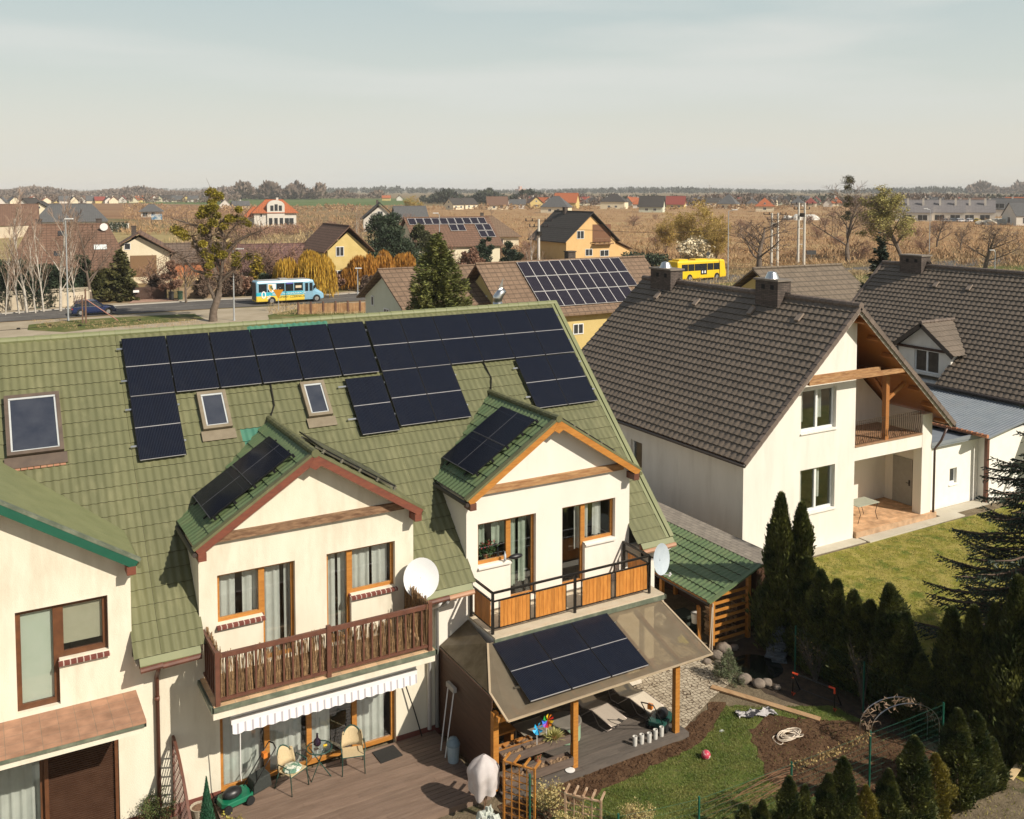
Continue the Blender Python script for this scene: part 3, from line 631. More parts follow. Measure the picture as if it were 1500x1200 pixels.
# pergola --------------------------------------------------------------
t=thing('terrace_canopy','timber terrace canopy with tan translucent sheets and three solar panels','canopy',(13.4,18.7,0))
def polymat():
    m=bpy.data.materials.new('translucent_sheet');m.use_nodes=True;tt=m.node_tree;L=tt.links;p=tt.nodes['Principled BSDF'];p.inputs['Roughness'].default_value=.22
    tc=_n(tt,'ShaderNodeTexCoord');nz=_n(tt,'ShaderNodeTexNoise');nz.inputs['Scale'].default_value=3;nz.inputs['Detail'].default_value=7;L.new(tc.outputs['Object'],nz.inputs[0])
    mc=_n(tt,'ShaderNodeMixRGB');mc.inputs[1].default_value=(.25,.205,.145,1);mc.inputs[2].default_value=(.40,.345,.26,1);L.new(nz.outputs[0],mc.inputs[0]);L.new(mc.outputs[0],p.inputs['Base Color'])
    tr=_n(tt,'ShaderNodeBsdfTranslucent');L.new(mc.outputs[0],tr.inputs[0]);ta=_n(tt,'ShaderNodeBsdfTransparent');ta.inputs[0].default_value=(.9,.83,.68,1)
    a=_n(tt,'ShaderNodeMixShader');a.inputs[0].default_value=.35;b=_n(tt,'ShaderNodeMixShader');b.inputs[0].default_value=.44;L.new(p.outputs[0],a.inputs[1]);L.new(tr.outputs[0],a.inputs[2]);L.new(a.outputs[0],b.inputs[1]);L.new(ta.outputs[0],b.inputs[2]);L.new(b.outputs[0],tt.nodes['Material Output'].inputs[0]);return m
M_poly=polymat()
PT=[(11.0,20.42,2.70),(16.48,20.42,2.60),(16.55,18.4,1.93),(10.43,18.4,1.86),(10.40,19.2,2.16)]
PT=[V3(q) for q in PT]
m=MB();m.slab(PT,(0,0,-.016));m.build('roof_sheet',M_poly,t)
m=MB();m.slab([V3((10.35,YW-.02,2.2)),V3((10.38,19.22,2.16)),V3((10.98,20.42,2.70)),V3((11.17,YW-.02,2.71))],(0,0,-.016));m.build('roof_sheet',mat('dark_shaded_sheet',(.11,.085,.05),(.17,.135,.085),3,.25,trans=.3),t)  # side sheet coloured darker to stand for the shade behind it
for a,b in ((PT[3],PT[2]),(PT[2],PT[1]),(PT[0],PT[4]),(PT[4],PT[3])):
    m=MB();m.beam(a+V3((0,0,.0)),b,.05,.03);m.build('edge_strip',mat('tan_strip',(.42,.33,.22),None,5,.4),t)
for i in range(8):
    x=10.75+i*.8;f=(x-10.43)/6.1;m=MB();y1=20.4 if x>11.1 else 19.75
    m.beam((x,18.5,1.83+f*.07),(x,y1,1.83+f*.05+(y1-18.5)*.335),.09,.11);m.build('rafter',M_woodD,t)
for x,y in ((15.56,18.66),(12.46,18.72),(10.36,18.9)):
    m=MB();m.box(x-.07,y-.07,-.02,x+.07,y+.07,1.86);m.build('post',M_wood,t)
m=MB();m.box(10.3,18.62,1.74,16.3,18.74,1.86);m.build('front_beam',M_wood,t)
m=MB()
n=14
for i in range(n):
    z=i*.155;m.box(10.31,18.95,z,10.335,YW-.03,z+.15)
m.build('side_wall',mat('dark_plank_wall',(.06,.028,.015),(.085,.04,.022),4,.6,stretch=(1,.5,3)),t)
pv=(PT[1]-PT[2]);pv.x=0;pv.normalize();pn=V3((0,-pv.z,pv.y))
MODP=module_mesh('solar_panel',1.15,1.93,M_cell,M_frm,M_bar)
for i in range(3):place(MODP,t,V3((11.68+i*1.165,18.55,2.05)),UX,pv,pn)
m=MB()
for y in (19.1,20.1):m.beam((11.0,y,1.99+(y-18.55)*.33),(14.7,y,1.99+(y-18.55)*.33),.04,.05)
m.build('mounting_rails',M_alu,t);bpy.data.objects.remove(MODP)
# awning-less wall reed lamp omitted; garden furniture --------------------
def patio_chair(label,loc,rz,cushion):
    t=thing('patio_chair',label,'chair',loc,rz,world=False)
    M_f=mat('dark_green_tube',(.015,.06,.045),None,5,.4);m=MB();w=.27
    for s in (-1,1):
        m2=MB();m2.tube([(s*w,-.27,0),(s*w*.95,-.22,.42),(s*w*1.05,-.2,.62),(s*w*1.05,.15,.64),(s*w*.95,.2,.45)],.013,6);m2.build('front_leg',M_f,t,smooth=True)
        m2=MB();m2.tube([(s*w,.3,0),(s*w*.9,.18,.42)],.013,6);m2.build('rear_leg',M_f,t,smooth=True)
    m.tube([(-w*.95,-.22,.42),(w*.95,-.22,.42)],.012,6);m.tube([(-w*.9,.18,.42),(w*.9,.18,.42)],.012,6);m.build('seat_frame',M_f,t)
    M_w=mat('woven_cream',(.50,.39,.22),(.62,.50,.31),60,.8,bump=.5,bs=90)
    m=MB();m.slab([(-w*.92,-.22,.43),(w*.92,-.22,.43),(w*.88,.19,.42),(-w*.88,.19,.42)],(0,0,.02));m.build('seat',M_w,t)
    V=[];N=10
    for j in range(6):
        z=.44+j*.09
        for i in range(N+1):
            a=math.pi*(i/N);wd=w*.93*(1-.03*j*j/4) ;V.append((-wd*math.cos(a),.14+.13*math.sin(a)+j*.018,z if j<5 else z-.14*abs(math.cos(a))**2))
    m=MB();m.add(V,[(j*(N+1)+i,j*(N+1)+i+1,(j+1)*(N+1)+i+1,(j+1)*(N+1)+i) for j in range(5) for i in range(N)]);b=m.build('backrest',M_w,t,smooth=True);so_=b.modifiers.new('s','SOLIDIFY');so_.thickness=.015
    m=MB();top=V[-(N+1):];m.tube([(x,y,z) for x,y,z in top],.016,6);m.build('back_frame',M_f,t,smooth=True)
    if cushion:
        m=MB();m.blob((0,-.01,.47),.24,.22,.045,12,8,.02);m.build('cushion',mat('leaf_cushion',(.12,.24,.17),(.70,.72,.62),9,.9,lo=.47,hi=.53),t,smooth=True)
    return t
patio_chair('green-framed patio chair with a leaf-patterned green cushion, next to the lawn mower',G(428,1153,0),R(28),True)
patio_chair('cream woven patio chair with no cushion, right of the small round table',G(517,1126,0),R(-16),False)
t=thing('bistro_table','small round glass bistro table with green crossed legs','table',G(468,1137,0),0,world=False)
m=MB();m.lathe((0,0,.70),[(.29,0),(.30,.008),(.29,.014)],24);m.build('table_top',glassmat(),t)
m=MB();P_=[(.30*math.cos(a*math.pi/12),.30*math.sin(a*math.pi/12),.705) for a in range(25)];m.tube(P_,.014,6,cap=False);m.build('table_rim',mat('dark_green_tube',(0,0,0)),t,smooth=True)
for i in range(3):
    a=i*2.09+.5;m=MB();m.tube([(.24*math.cos(a),.24*math.sin(a),.70),(.03*math.cos(a),.03*math.sin(a),.4),(-.28*math.cos(a),-.28*math.sin(a),0)],.012,6);m.build('leg',mat('dark_green_tube',(0,0,0)),t,smooth=True)
T0=t.location.copy()
m=MB();m.lathe((T0.x-.02,T0.y+.08,.715),[(.05,0),(.09,.05),(.085,.13),(.03,.19),(.022,.28),(.03,.3)],16);single('dark_vase',m,mat('dark_purple_glass',(.02,.008,.02),None,5,.1),'round dark vase with a narrow neck on the small glass table','vase',smooth=True)
m=MB();m.lathe((T0.x-.1,T0.y-.08,.715),[(.05,0),(.06,.03),(.05,.035),(.045,.01)],14);m.tube([(T0.x-.06,T0.y-.1,.73),(T0.x+.05,T0.y-.16,.735)],.008,5);single('ashtray',m,mat('chrome',(.7,.7,.68),None,5,.15,metal=1),'shiny metal ashtray on the small glass table','ashtray',smooth=True)
m=MB();m.box(T0.x+.1,T0.y-.03,.716,T0.x+.19,T0.y+.02,.735);single('yellow_packet',m,mat('yellow_card',(.75,.50,.03)),'tiny yellow packet on the right side of the glass table','packet')
def mower(label,loc,rz,body,bag=True,sc_=1):
    t=thing('lawn_mower',label,'lawn mower',loc,rz,world=False)
    m=MB()
    m.slab([(-.36,-.2,.1),(-.30,-.24,.1),(.28,-.24,.1),(.38,-.12,.1),(.38,.12,.1),(.28,.24,.1),(-.30,.24,.1),(-.36,.2,.1)],(0,0,.13));m.build('deck_housing',body,t,bevel=.02)
    m=MB();m.blob((.06,0,.29),.24,.16,.13,12,8,.04);m.build('motor_cover',mat('black_plastic',(.012,.012,.014),(.03,.03,.03),5,.4),t,smooth=True)
    for x in (-.26,.28):
        for s in (-1,1):
            q=MB();y=s*.26;V=[];
            q.tube([(x,y-.025,.1),(x,y+.025,.1)],.10,14);q.build('wheel',mat('black_rubber',(.01,.01,.01),None,5,.8),t,smooth=False)
    m=MB()
    for s in (-1,1):m.tube([(-.28,s*.17,.2),(-.62,s*.17,.62),(-.95,s*.17,1.02)],.013,6)
    m.tube([(-.95,-.17,1.02),(-.98,0,1.05),(-.95,.17,1.02)],.016,6);m.build('handle',mat('black_tube',(.01,.01,.01),None,5,.35),t,smooth=True)
    m=MB();m.box(-.80,-.06,.80,-.70,.06,.92);m.build('switch_box',mat('orange_plastic',(.6,.18,.02)),t)
    if bag:
        m=MB();m.slab([(-.38,-.17,.12),(-.85,-.17,.16),(-.80,-.17,.48),(-.40,-.17,.42)],(0,.34,0));m.build('grass_box',mat('dark_mesh_bag',(.02,.025,.022),(.04,.045,.04),30,.8),t,bevel=.02)
    return t
M_gm=mat('mower_green',(.008,.14,.07),(.012,.17,.09),4,.3)
mower('bright green lawn mower with black handle on the brown deck',G(344,1178,0),R(192),M_gm)
# ------------------------------------------------------------------ other things on the brown deck
p=G(622,1073,0)
m=MB();c=G(628,1082,0);m.slab([G(545,1103,0),G(558,1119,0),G(590,1107,0),G(576,1092,0)],(0,0,.02));single('doormat',m,mat('black_mat',(.015,.014,.013),(.03,.028,.025),40,.95),'small black doormat outside the glass doors','doormat')
m=MB();c=G(664,1115,0);m.lathe((c.x,c.y,0),[(.13,0),(.16,.4),(.17,.42)],14);m.k=1;m.lathe((c.x,c.y,.42),[(.175,0),(.165,.05),(.10,.16),(.02,.19)],14);single('swing_bin',m,[mat('pale_blue_plastic',(.30,.38,.42),None,5,.5),mat('grey_blue_lid',(.18,.25,.29),None,5,.5)],'pale blue-grey swing bin against the dark plank wall','bin')
t=thing('folded_airer','folded white clothes airer leaning against the dark plank wall','clothes airer',(9.95,20.9,0))
for dx in (0,.32):
    m=MB();m.tube([(9.9+dx*.1,20.6+dx,0),(10.22,20.75+dx,1.55)],.016,6);m.build('frame_tube',M_white,t)
m=MB();m.box(10.18,20.7,1.5,10.27,21.12,1.62);m.build('hinge_head',mat('airer_head',(.4,.38,.35)),t)
m=MB();m.tube([(9.15,YW-.03,2.45),(9.3,YW-.1,1.6),(9.55,YW-.15,.8),(9.75,YW-.2,.05)],.018,6);single('black_cable',m,M_steel,'black cable hanging slack down the wall right of the awning','cable',smooth=True)
# lattice screen, cone topiary and pot
t=thing('lattice_screen','red-brown arched lattice screen between the left and the middle house','screen',(4.05,20.4,-.1))
X=3.72;m=MB();N=14;zt=lambda y:.75+.97*math.sin(max(0,min(1,(y-19.9)/1.9))*math.pi/2)
for i in range(N):
    ya=19.9+1.9*i/N;yb=19.9+1.9*(i+1)/N;m.beam((X,ya,zt(ya)),(X,yb,zt(yb)),.05,.06,up=V3((1,0,0)))
m.beam((X,19.9,-.1),(X,19.9,.82),.07,.07);m.beam((X,21.8,-.1),(X,21.8,1.75),.05,.05);m.build('screen_frame',M_brown,t)
m=MB()
for k in range(-22,24):
    pts=[]
    for s in range(41):
        y=19.9+1.9*s/40;z=.0+ (y-19.9)*1.0+k*.21
        if .02<z<zt(y):pts.append((X-.012,y,z))
    if len(pts)>2:m.beam(pts[0],pts[-1],.012,.028)
    pts=[]
    for s in range(41):
        y=19.9+1.9*s/40;z=.0-(y-19.9)*1.0+k*.21
        if .02<z<zt(y):pts.append((X+.012,y,z))
    if len(pts)>2:m.beam(pts[0],pts[-1],.012,.028)
m.build('lattice',M_brown,t)
def cone_leaves(name,c,h,r,n,m,parent=None,prof=None,ln=.05,wd=.02,up=.7,seed=1,local=False):
    rn=np.random.RandomState(seed);z=rn.rand(n)**1.15;prof=prof or (lambda z:(1-z))
    a=rn.rand(n)*2*np.pi;rr=np.array([prof(q) for q in z])*r*(.72+.36*rn.rand(n)**.6)
    C=np.stack([c[0]+rr*np.cos(a),c[1]+rr*np.sin(a),c[2]+z*h],1);D=np.stack([np.cos(a)*(1-up)+rn.normal(size=n)*.25,np.sin(a)*(1-up)+rn.normal(size=n)*.25,np.full(n,up)+rn.normal(size=n)*.15],1)
    V,F=leaves(C,D,ln*(.6+.8*rn.rand(n)),wd*(.6+.8*rn.rand(n)),rn);return npmesh(name,V,F,m,parent,local=local)
c=V3((4.12,20.3,-.1));t=thing('cone_topiary','dark green artificial cone-shaped shrub behind the lattice screen','topiary',c)
m=MB();m.lathe(c,[(.2,0),(.22,.05),(.17,.3),(.1,.8),(.045,1.3),(.01,1.58)],14);m.build('foliage_core',mat('cone_green',(.012,.06,.03),(.02,.09,.045),30,.8),t)
cone_leaves('foliage',c,1.6,.26,6000,mat('cone_leaf',(.02,.09,.045),(.035,.13,.06),9,.6,island=.3),t,ln=.05,wd=.012)
c=G(292,1196,-.1);t=thing('basket_pot','round wicker pot with dry soil, at the foot of the green cone','pot',c);m=MB();m.lathe(c,[(.13,0),(.19,.22),(.2,.24),(.17,.235),(.165,.2)],16);m.build('pot',mat('wicker',(.35,.3,.22),(.5,.44,.34),40,.9,bump=.6),t);m=MB();m.lathe(c+V3((0,0,.2)),[(.165,0),(.1,.015),(.01,.02)],12);m.build('soil',mat('dry_soil',(.12,.07,.04),(.22,.13,.08),30,.95),t)
# shrubs made of stems and leaves
def shrub(name,label,cat,c,h,r,n,leafm,stemm,ns=14,ln=.05,wd=.03,group=None,seed=3,flat=1.,lean=(0,0)):
    t=thing(name,label,cat,c,group=group);rn=random.Random(seed);m=MB();tips=[];c=V3(c)
    for i in range(ns):
        a=rn.random()*6.28;e=r*(.35+.65*rn.random());z=h*(.55+.45*rn.random());p1=c+V3((e*.4*math.cos(a),e*.4*math.sin(a),z*.5));p2=c+V3((e*math.cos(a)+lean[0],e*math.sin(a)+lean[1],z))
        m.tube([c+V3((rn.uniform(-.05,.05),rn.uniform(-.05,.05),0)),p1,p2],[.012,.008,.003],4,cap=False);tips.append((p1,p2))
        for k in range(3):
            q=p1.lerp(p2,rn.uniform(.0,.8));q2=q+V3((rn.uniform(-1,1),rn.uniform(-1,1),rn.uniform(.3,1)))*r*.4;m.tube([q,q2],[.006,.002],3,cap=False);tips.append((q,q2))
    m.build('stems',stemm,t)
    if n:
        RR=np.random.RandomState(seed);ix=RR.randint(0,len(tips),n);f=RR.rand(n)[:,None]
        A=np.array([tuple(x[0]) for x in tips])[ix];B=np.array([tuple(x[1]) for x in tips])[ix];C=A+(B-A)*(.25+.8*f)+RR.normal(size=(n,3))*.035*max(1,r*1.5)
        V,F=leaves(C,RR.normal(size=(n,3))+[0,0,.6],ln*(.5+RR.rand(n)),wd*(.5+RR.rand(n)),RR);npmesh('leaves',V,F,leafm,t)
    return t
M_stem=mat('bare_stem',(.16,.09,.05),(.25,.16,.10),8,.8);M_forsy=mat('pale_yellow_blossom',(.48,.38,.14),(.62,.52,.25),6,.7,island=.25,trans=.25);M_dryl=mat('dry_leaf',(.22,.14,.05),(.36,.26,.10),6,.8,island=.3)
M_boxl=mat('box_leaf',(.05,.08,.02),(.11,.13,.035),6,.6,island=.4)
shrub('leafy_bush','dark small-leaved bush at the foot of the left house wall','bush',G(232,1215),.75,.5,3500,M_boxl,M_stem,22,.035,.02,seed=5)
shrub('forsythia_bush','bush of upright pale yellow blossom at the bottom edge of the lawn','bush',G(935,1222),.6,.4,2000,M_forsy,M_stem,26,.035,.022,seed=8)
shrub('variegated_bush','pale yellow-leaved bush growing up against the planter boxes','bush',G(800,1198),.7,.45,2000,M_forsy,M_stem,22,.045,.03,seed=9)
shrub('variegated_bush','pale bush behind the lower square-mesh trellis, nearest the photo\'s bottom edge','bush',G(840,1235),.7,.5,1900,M_forsy,M_stem,18,.045,.03,seed=19)
shrub('leafy_bush','yellow-green shrub at the corner of the brown deck, by the cone shrub','bush',G(345,1225),.35,.35,900,mat('lime_leaf',(.28,.24,.03),(.42,.36,.06),6,.6,island=.3),M_stem,12,.05,.03,seed=12)
# bench bits of the left terrace
m=MB();a=G(66,1210,.45)
m.box(.98,19.6,-.1,1.75,20.3,.5);single('covered_box',m,mat('pale_cover_cloth',(.50,.50,.42),(.58,.58,.50),12,.9,bump=.4),'pale cloth-covered box in front of the roller shutter, at the photo\'s bottom left','box',bevel=.06)
m=MB();m.box(1.95,20.0,.28,2.6,20.25,.34);m.box(1.98,20.02,-.1,2.04,20.2,.28);m.box(2.5,20.02,-.1,2.56,20.2,.28);single('wooden_stool',m,M_wood,'small orange wooden stool below the roller shutter','stool')
# fleece covers --------------------------------------------------------
def drape(name,label,c,r,z0,z1,mm,seed,tie=False):
    t=thing(name,label,'plant cover',c);rn=random.Random(seed);m=MB();N=40;K=12;V=[];ph=[rn.random()*6 for _ in range(5)]
    for i in range(K+1):
        f=i/K
        for j in range(N):
            a=2*math.pi*j/N;rr=r*(math.sin(min(1,f*1.9+.05)*math.pi/2)*(1-.22*f if not tie else (1.0-.15*abs(f-.5))))
            rr*=1+.07*math.sin(a*4+f*7)*math.sin(f*9+ph[4])+rn.uniform(-.025,.025)+(.05+.13*f)*math.sin(a*5+ph[0])+.05*f*math.sin(a*9+ph[1])+.03*math.sin(a*3+ph[2])
            V.append((c[0]+rr*math.cos(a),c[1]+rr*math.sin(a),z1-(z1-z0)*f+.05*math.sin(a*2+ph[3])*f+.03*math.sin(a*6)*f))
    m.add(V,[(i*N+j,(i+1)*N+j,(i+1)*N+(j+1)%N,i*N+(j+1)%N) for i in range(K) for j in range(N)]);m.build('cloth_cover',mm,t,smooth=True)
    m=MB()
    for k in range(4):m.tube([(c[0]+rn.uniform(-.05,.05),c[1],-.1),(c[0]+rn.uniform(-.12,.12),c[1]+rn.uniform(-.12,.12),z0+.25)],.015,5)
    m.build('stem',M_stem,t);return t
M_flc=mat('fleece_pinkwhite',(.62,.56,.54),(.70,.65,.63),5,.9,trans=.25);M_flw=mat('fleece_greenwhite',(.60,.63,.55),(.72,.75,.68),5,.8,trans=.25)
c=G(706,1196);drape('wrapped_shrub','tall shrub wrapped in pinkish white fleece, in front of the dark plank wall',V3((9.75,18.3,GZ)),.37,.5,1.35,M_flc,3)
c=V3((9.45,17.55,GZ));m=MB();rn_=random.Random(4)
for i in range(14):m.blob(c+V3((rn_.uniform(-.16,.16),rn_.uniform(-.16,.16),.1+rn_.random()*.5)),rn_.uniform(.06,.16),rn_.uniform(.06,.16),rn_.uniform(.08,.2),9,7,.35,rn_)
single('plastic_bag_bundle',m,M_flw,'crumpled greenish white plastic bags at the bottom edge below the fleece-wrapped shrub','bag',smooth=False)
# planters on the canopy front
def planter(label,x0,x1,y0,y1,z0,z1,mm):
    t=thing('planter_box',label,'planter',((x0+x1)/2,(y0+y1)/2,z0));m=MB();w=.025
    m.box(x0,y0,z0,x1,y0+w,z1);m.box(x0,y1-w,z0,x1,y1,z1);m.box(x0,y0+w,z0,x0+w,y1-w,z1);m.box(x1-w,y0+w,z0,x1,y1-w,z1);m.box(x0+w,y0+w,z0,x1-w,y1-w,z0+w)
    for f in (.33,.66):m.box(x0+(x1-x0)*f,y0+w,z0+w,x0+(x1-x0)*f+w,y1-w,z1-.01)
    m.build('box',mm,t)
    m=MB();n=int((x1-x0)/.06);V=[];F=[]
    for i in range(n+1):
        for j in range(5):V.append((x0+w+(x1-x0-2*w)*i/n,y0+w+(y1-y0-2*w)*j/4,z1-.06+random.uniform(-.025,.03)))
    m.add(V,[(i*5+j,(i+1)*5+j,(i+1)*5+j+1,i*5+j+1) for i in range(n) for j in range(4)]);m.build('soil',mat('leafy_soil',(.10,.055,.03),(.36,.24,.14),25,.95,bump=.8),t);return t
M_pl=mat('grey_brown_board',(.10,.07,.055),(.15,.11,.085),5,.7,stretch=(.4,3,3));M_plo=mat('orange_board',(.34,.14,.035),(.44,.2,.05),5,.6,stretch=(.4,3,3))
planter('upper grey-brown planter box between the canopy posts, with pinwheels',10.5,12.38,18.72,18.98,.62,.82,M_pl)
planter('lower grey-brown planter box between the canopy posts',10.5,12.38,18.62,18.9,.10,.30,M_pl)
planter('short orange planter box behind the upper one, under the canopy',10.45,11.55,19.15,19.38,.55,.72,M_plo)
def pinwheel(label,c,r,cols,n):
    t=thing('pinwheel',label,'pinwheel',c);c=V3(c);m=MB();m.tube([c,c+V3((0,0,.42))],.008,5);m.build('stick',M_white,t);h=c+V3((0,-.03,.42))
    for i in range(n):
        a=2*math.pi*i/n;b=a+.55;m=MB();m.add([h,h+V3((r*math.cos(a),-.01,r*math.sin(a))),h+V3((r*.95*math.cos(b),-.05,r*.95*math.sin(b))),h+V3((r*.45*math.cos(b+.1),-.06,r*.45*math.sin(b+.1)))],[(0,1,2,3)]);m.build('blade',mat('pin%s'%cols[i%len(cols)][0],cols[i%len(cols)][1],None,5,.4),t)
pinwheel('sky blue pinwheel in the upper planter box',(11.45,18.8,.8),.15,[('blue',(.02,.35,.65))],6)
pinwheel('multicoloured pinwheel at the right of the blue one',(11.78,18.9,.85),.17,[('red',(.55,.02,.02)),('orange',(.7,.2,.02)),('yellow',(.7,.5,.03)),('green',(.03,.3,.06)),('blue2',(.03,.15,.6)),('purple',(.25,.04,.4))],9)
c=V3((11.95,18.85,.8));t=thing('potted_grass','tuft of pale yellow-green grass in the upper planter box','plant',c)
RR=np.random.RandomState(3);n=500;D=RR.normal(size=(n,3))*[1,1,.4]+[0,0,.9];C=np.array(c)+D*.09;V,F=leaves(C,D,.17,.014,RR);npmesh('blades',V,F,mat('pale_grass',(.35,.33,.10),(.5,.46,.18),5,.7,island=.3),t);m=MB();m.lathe(c-V3((0,0,.02)),[(.06,0),(.08,.1)],10);m.build('pot',mat('clay',(.35,.14,.07)),t)
c=V3((11.55,18.95,.3));t=thing('potted_plant','small dark plant in an orange clay pot between the two planter boxes','plant',c)
m=MB();m.lathe(c,[(.07,0),(.10,.13),(.11,.15)],12);m.build('pot',mat('clay',(.35,.14,.07)),t);RR=np.random.RandomState(5);n=260;D=RR.normal(size=(n,3))+[0,0,1];V,F=leaves(np.array(c)+[0,0,.17]+D*.06,D,.12,.02,RR);npmesh('leaves',V,F,M_boxl,t)
m=MB();c=G(833,1120,0)
m.lathe((12.28,18.62,0),[(.10,0),(.12,.02),(.0,.022)],14);single('white_saucer',m,M_white,'white saucer at the foot of the middle canopy post','saucer')
# trellises
def trellis(label,c,rz,w,h,mm,arch):
    t=thing('garden_trellis',label,'trellis',c,rz,world=False);m=MB()
    for x in (-w/2,w/2):
        q=MB();q.beam((x,0,0),(x,0,h),.045,.045);q.build('post',mm,t)
    m=MB();m.beam((-w/2,0,h),(w/2,0,h),.045,.03)
    for i in range(1,4):m.beam((-w/2+w*i/4,0,.05),(-w/2+w*i/4,0,h),.02,.02)
    for i in range(1,int(h/.16)):m.beam((-w/2,.012,i*.16),(w/2,.012,i*.16),.02,.02)
    m.build('mesh_grid',mm,t)
    for i in range(arch):
        q=MB();q.beam((-w/2+w*i/(arch-1),-.02,h+.02),(-w/2+w*i/(arch-1),.32,h+.02),.04,.04);q.build('rung',mm,t)
    return t
trellis('orange square-mesh trellis with rungs, left of the green fence post',V3((10.35,17.75,GZ)),R(-55),.75,1.35,M_wood,4)
trellis('weathered square-mesh trellis with pale rungs among the yellow bush',V3((11.25,16.55,GZ)),R(-50),.8,1.0,mat('pale_weathered_wood',(.30,.17,.09),(.5,.36,.24),5,.8),5)
# storage box, loungers, pots ------------------------------------------
c=V3((12.95,19.85,0));t=thing('storage_barrel','round pale green storage drum with a flat grey top under the canopy','storage drum',c)
m=MB();m.lathe(c,[(.36,0),(.38,.02),(.38,.44)],20);m.build('drum',mat('pale_green_plastic',(.24,.36,.24),(.28,.40,.28),4,.5),t);m=MB();m.lathe(c+V3((0,0,.44)),[(.41,0),(.41,.03),(.38,.045)],20);m.build('lid',mat('grey_lid',(.17,.155,.13),(.21,.19,.16),3,.7),t)
m=MB();m.box(11.7,19.7,.38,12.5,20.4,.42);
for x in (11.75,12.45):
    for y in (19.75,20.35):m.box(x-.03,y-.03,0,x+.03,y+.03,.38)
single('low_table',m,mat('grey_table',(.22,.19,.15),(.28,.25,.2),3,.7),'low grey table behind the planter boxes under the canopy','table')
m=MB();m.box(10.55,20.0,.5,11.55,20.4,.56);m.box(10.6,20.0,0,10.68,20.35,.5);m.box(11.42,20.0,0,11.5,20.35,.5);single('wooden_bench',m,M_wood,'orange wooden bench in the shade behind the upper planter','bench')
def lounger(label,loc,rz,mm):
    t=thing('sun_lounger',label,'sun lounger',loc,rz,world=False);w=.29;M_t=mat('taupe_tube',(.30,.25,.22),None,5,.35,metal=.5)
    prof=[(0,.98,.62),(0,.55,.42),(0,.20,.30),(0,-.15,.36),(0,-.85,.22)]
    sp_=lambda s:[(s*w,y,z) for _,y,z in prof]
    for s in (-1,1):
        m=MB();m.tube(sp_(s),.015,6);m.build('side_rail',M_t,t,smooth=True)
    m=MB();V=[];F=[]
    n=len(prof)
    for i,(_,y,z) in enumerate(prof):
        for x in (-w,-w*.4,w*.4,w):V.append((x,y,z-(.02 if abs(x)<w*.5 else 0)))
    m.add(V,[(i*4+j,i*4+j+1,(i+1)*4+j+1,(i+1)*4+j) for i in range(n-1) for j in range(3)]);o=m.build('sling',mm,t);s_=o.modifiers.new('s','SOLIDIFY');s_.thickness=.01
    for ya,yb in ((.75,.35),(-.15,-.62)):
        m=MB();m.tube([(-w,ya,.35 if ya<0 else .5),(-w,(ya+yb)/2-.02,.06),(-w*.9,yb-.05,.015),(w*.9,yb-.05,.015),(w,(ya+yb)/2-.02,.06),(w,ya,.35 if ya<0 else .5)],.015,6);m.build('leg_frame',M_t,t,smooth=True)
    m=MB();m.box(-w*.8,.72,.56,w*.8,.95,.66);m.build('pillow',mm,t,bevel=.02)
    return t
M_sl1=mat('taupe_sling',(.36,.31,.25),(.42,.36,.30),60,.8);M_sl2=mat('cream_sling',(.55,.48,.38),(.62,.55,.44),60,.8)
lounger('left one of two sun loungers, darker taupe sling, half in the canopy shade',G(880,1058,0)+V3((.0,.25,0)),R(12),M_sl1)
lounger('right one of two sun loungers, cream sling, beside the dark mat',G(935,1040,0)+V3((.0,.25,0)),R(12),M_sl2)
m=MB();m.slab([G(940,1008,0),G(967,1035,0),G(1003,1030+2,0),G(965,1002,0)] if 0 else [G(925,1010,0),G(968,1034,0),G(968+3,1033,0),G(941,1003,0)],(0,0,.01));m=MB();m.slab([(15.0,20.9,.012),(15.0,19.75,.012),(15.75,19.75,.012),(15.75,20.9,.012)],(0,0,.008));single('outdoor_mat',m,mat('dark_mesh_mat',(.05,.04,.03),(.08,.065,.05),50,.95),'dark rectangular mat on the paving beside the loungers','mat')
for i,x in enumerate((930,940,951,960,969)):
    c=G(x,(1092,1089,1087,1082,1078)[i],0);t=thing('plastic_tube_pot',['white tube pot, leftmost in the row of five on the deck edge','white tube pot, second from the left of five, touching the first','white tube pot standing in the middle of the row of five','white tube pot, fourth from the left of the row of five','white tube pot at the right end of the row of five'][i],'pot',c,group='five white tube pots on the grey deck')
    m=MB();m.lathe(c,[(.055,0),(.06,.2),(.06,.24),(.048,.24),(.045,.15),(.0,.15)],14);m.build('pot',mat('dirty_white_pot',(.62,.60,.55),(.72,.70,.66),9,.5,dirt=(.2,.15,.1,.6),ds=6),t);m=MB();m.lathe(c+V3((0,0,.15)),[(.044,0),(.02,.01)],10);m.build('soil',mat('leafy_soil',(0,0,0)),t)
mower('dark green petrol mower with a pale top standing against the right canopy post',G(968,1062,0),R(30),mat('dark_teal_body',(.012,.06,.05),(.02,.08,.06),4,.3),bag=False)
m=MB();m.blob((15.0,21.3,.1),.15,.12,.07,10,6,.1);single('yellow_basin',m,mat('pale_yellow_plastic',(.65,.5,.2),None,5,.5),'pale yellow basin on the floor by the wall','basin',smooth=True)
m=MB();m.box(15.35,21.15,0,16.3,21.75,.42);m.box(15.35,21.05,0,16.3,21.15,.08);m.box(15.3,21.1,.42,16.35,21.8,.47);single('masonry_grill_base',m,mat('pale_block',(.58,.52,.42),(.66,.6,.5),6,.9),'pale block masonry base beside the right end wall','masonry base')
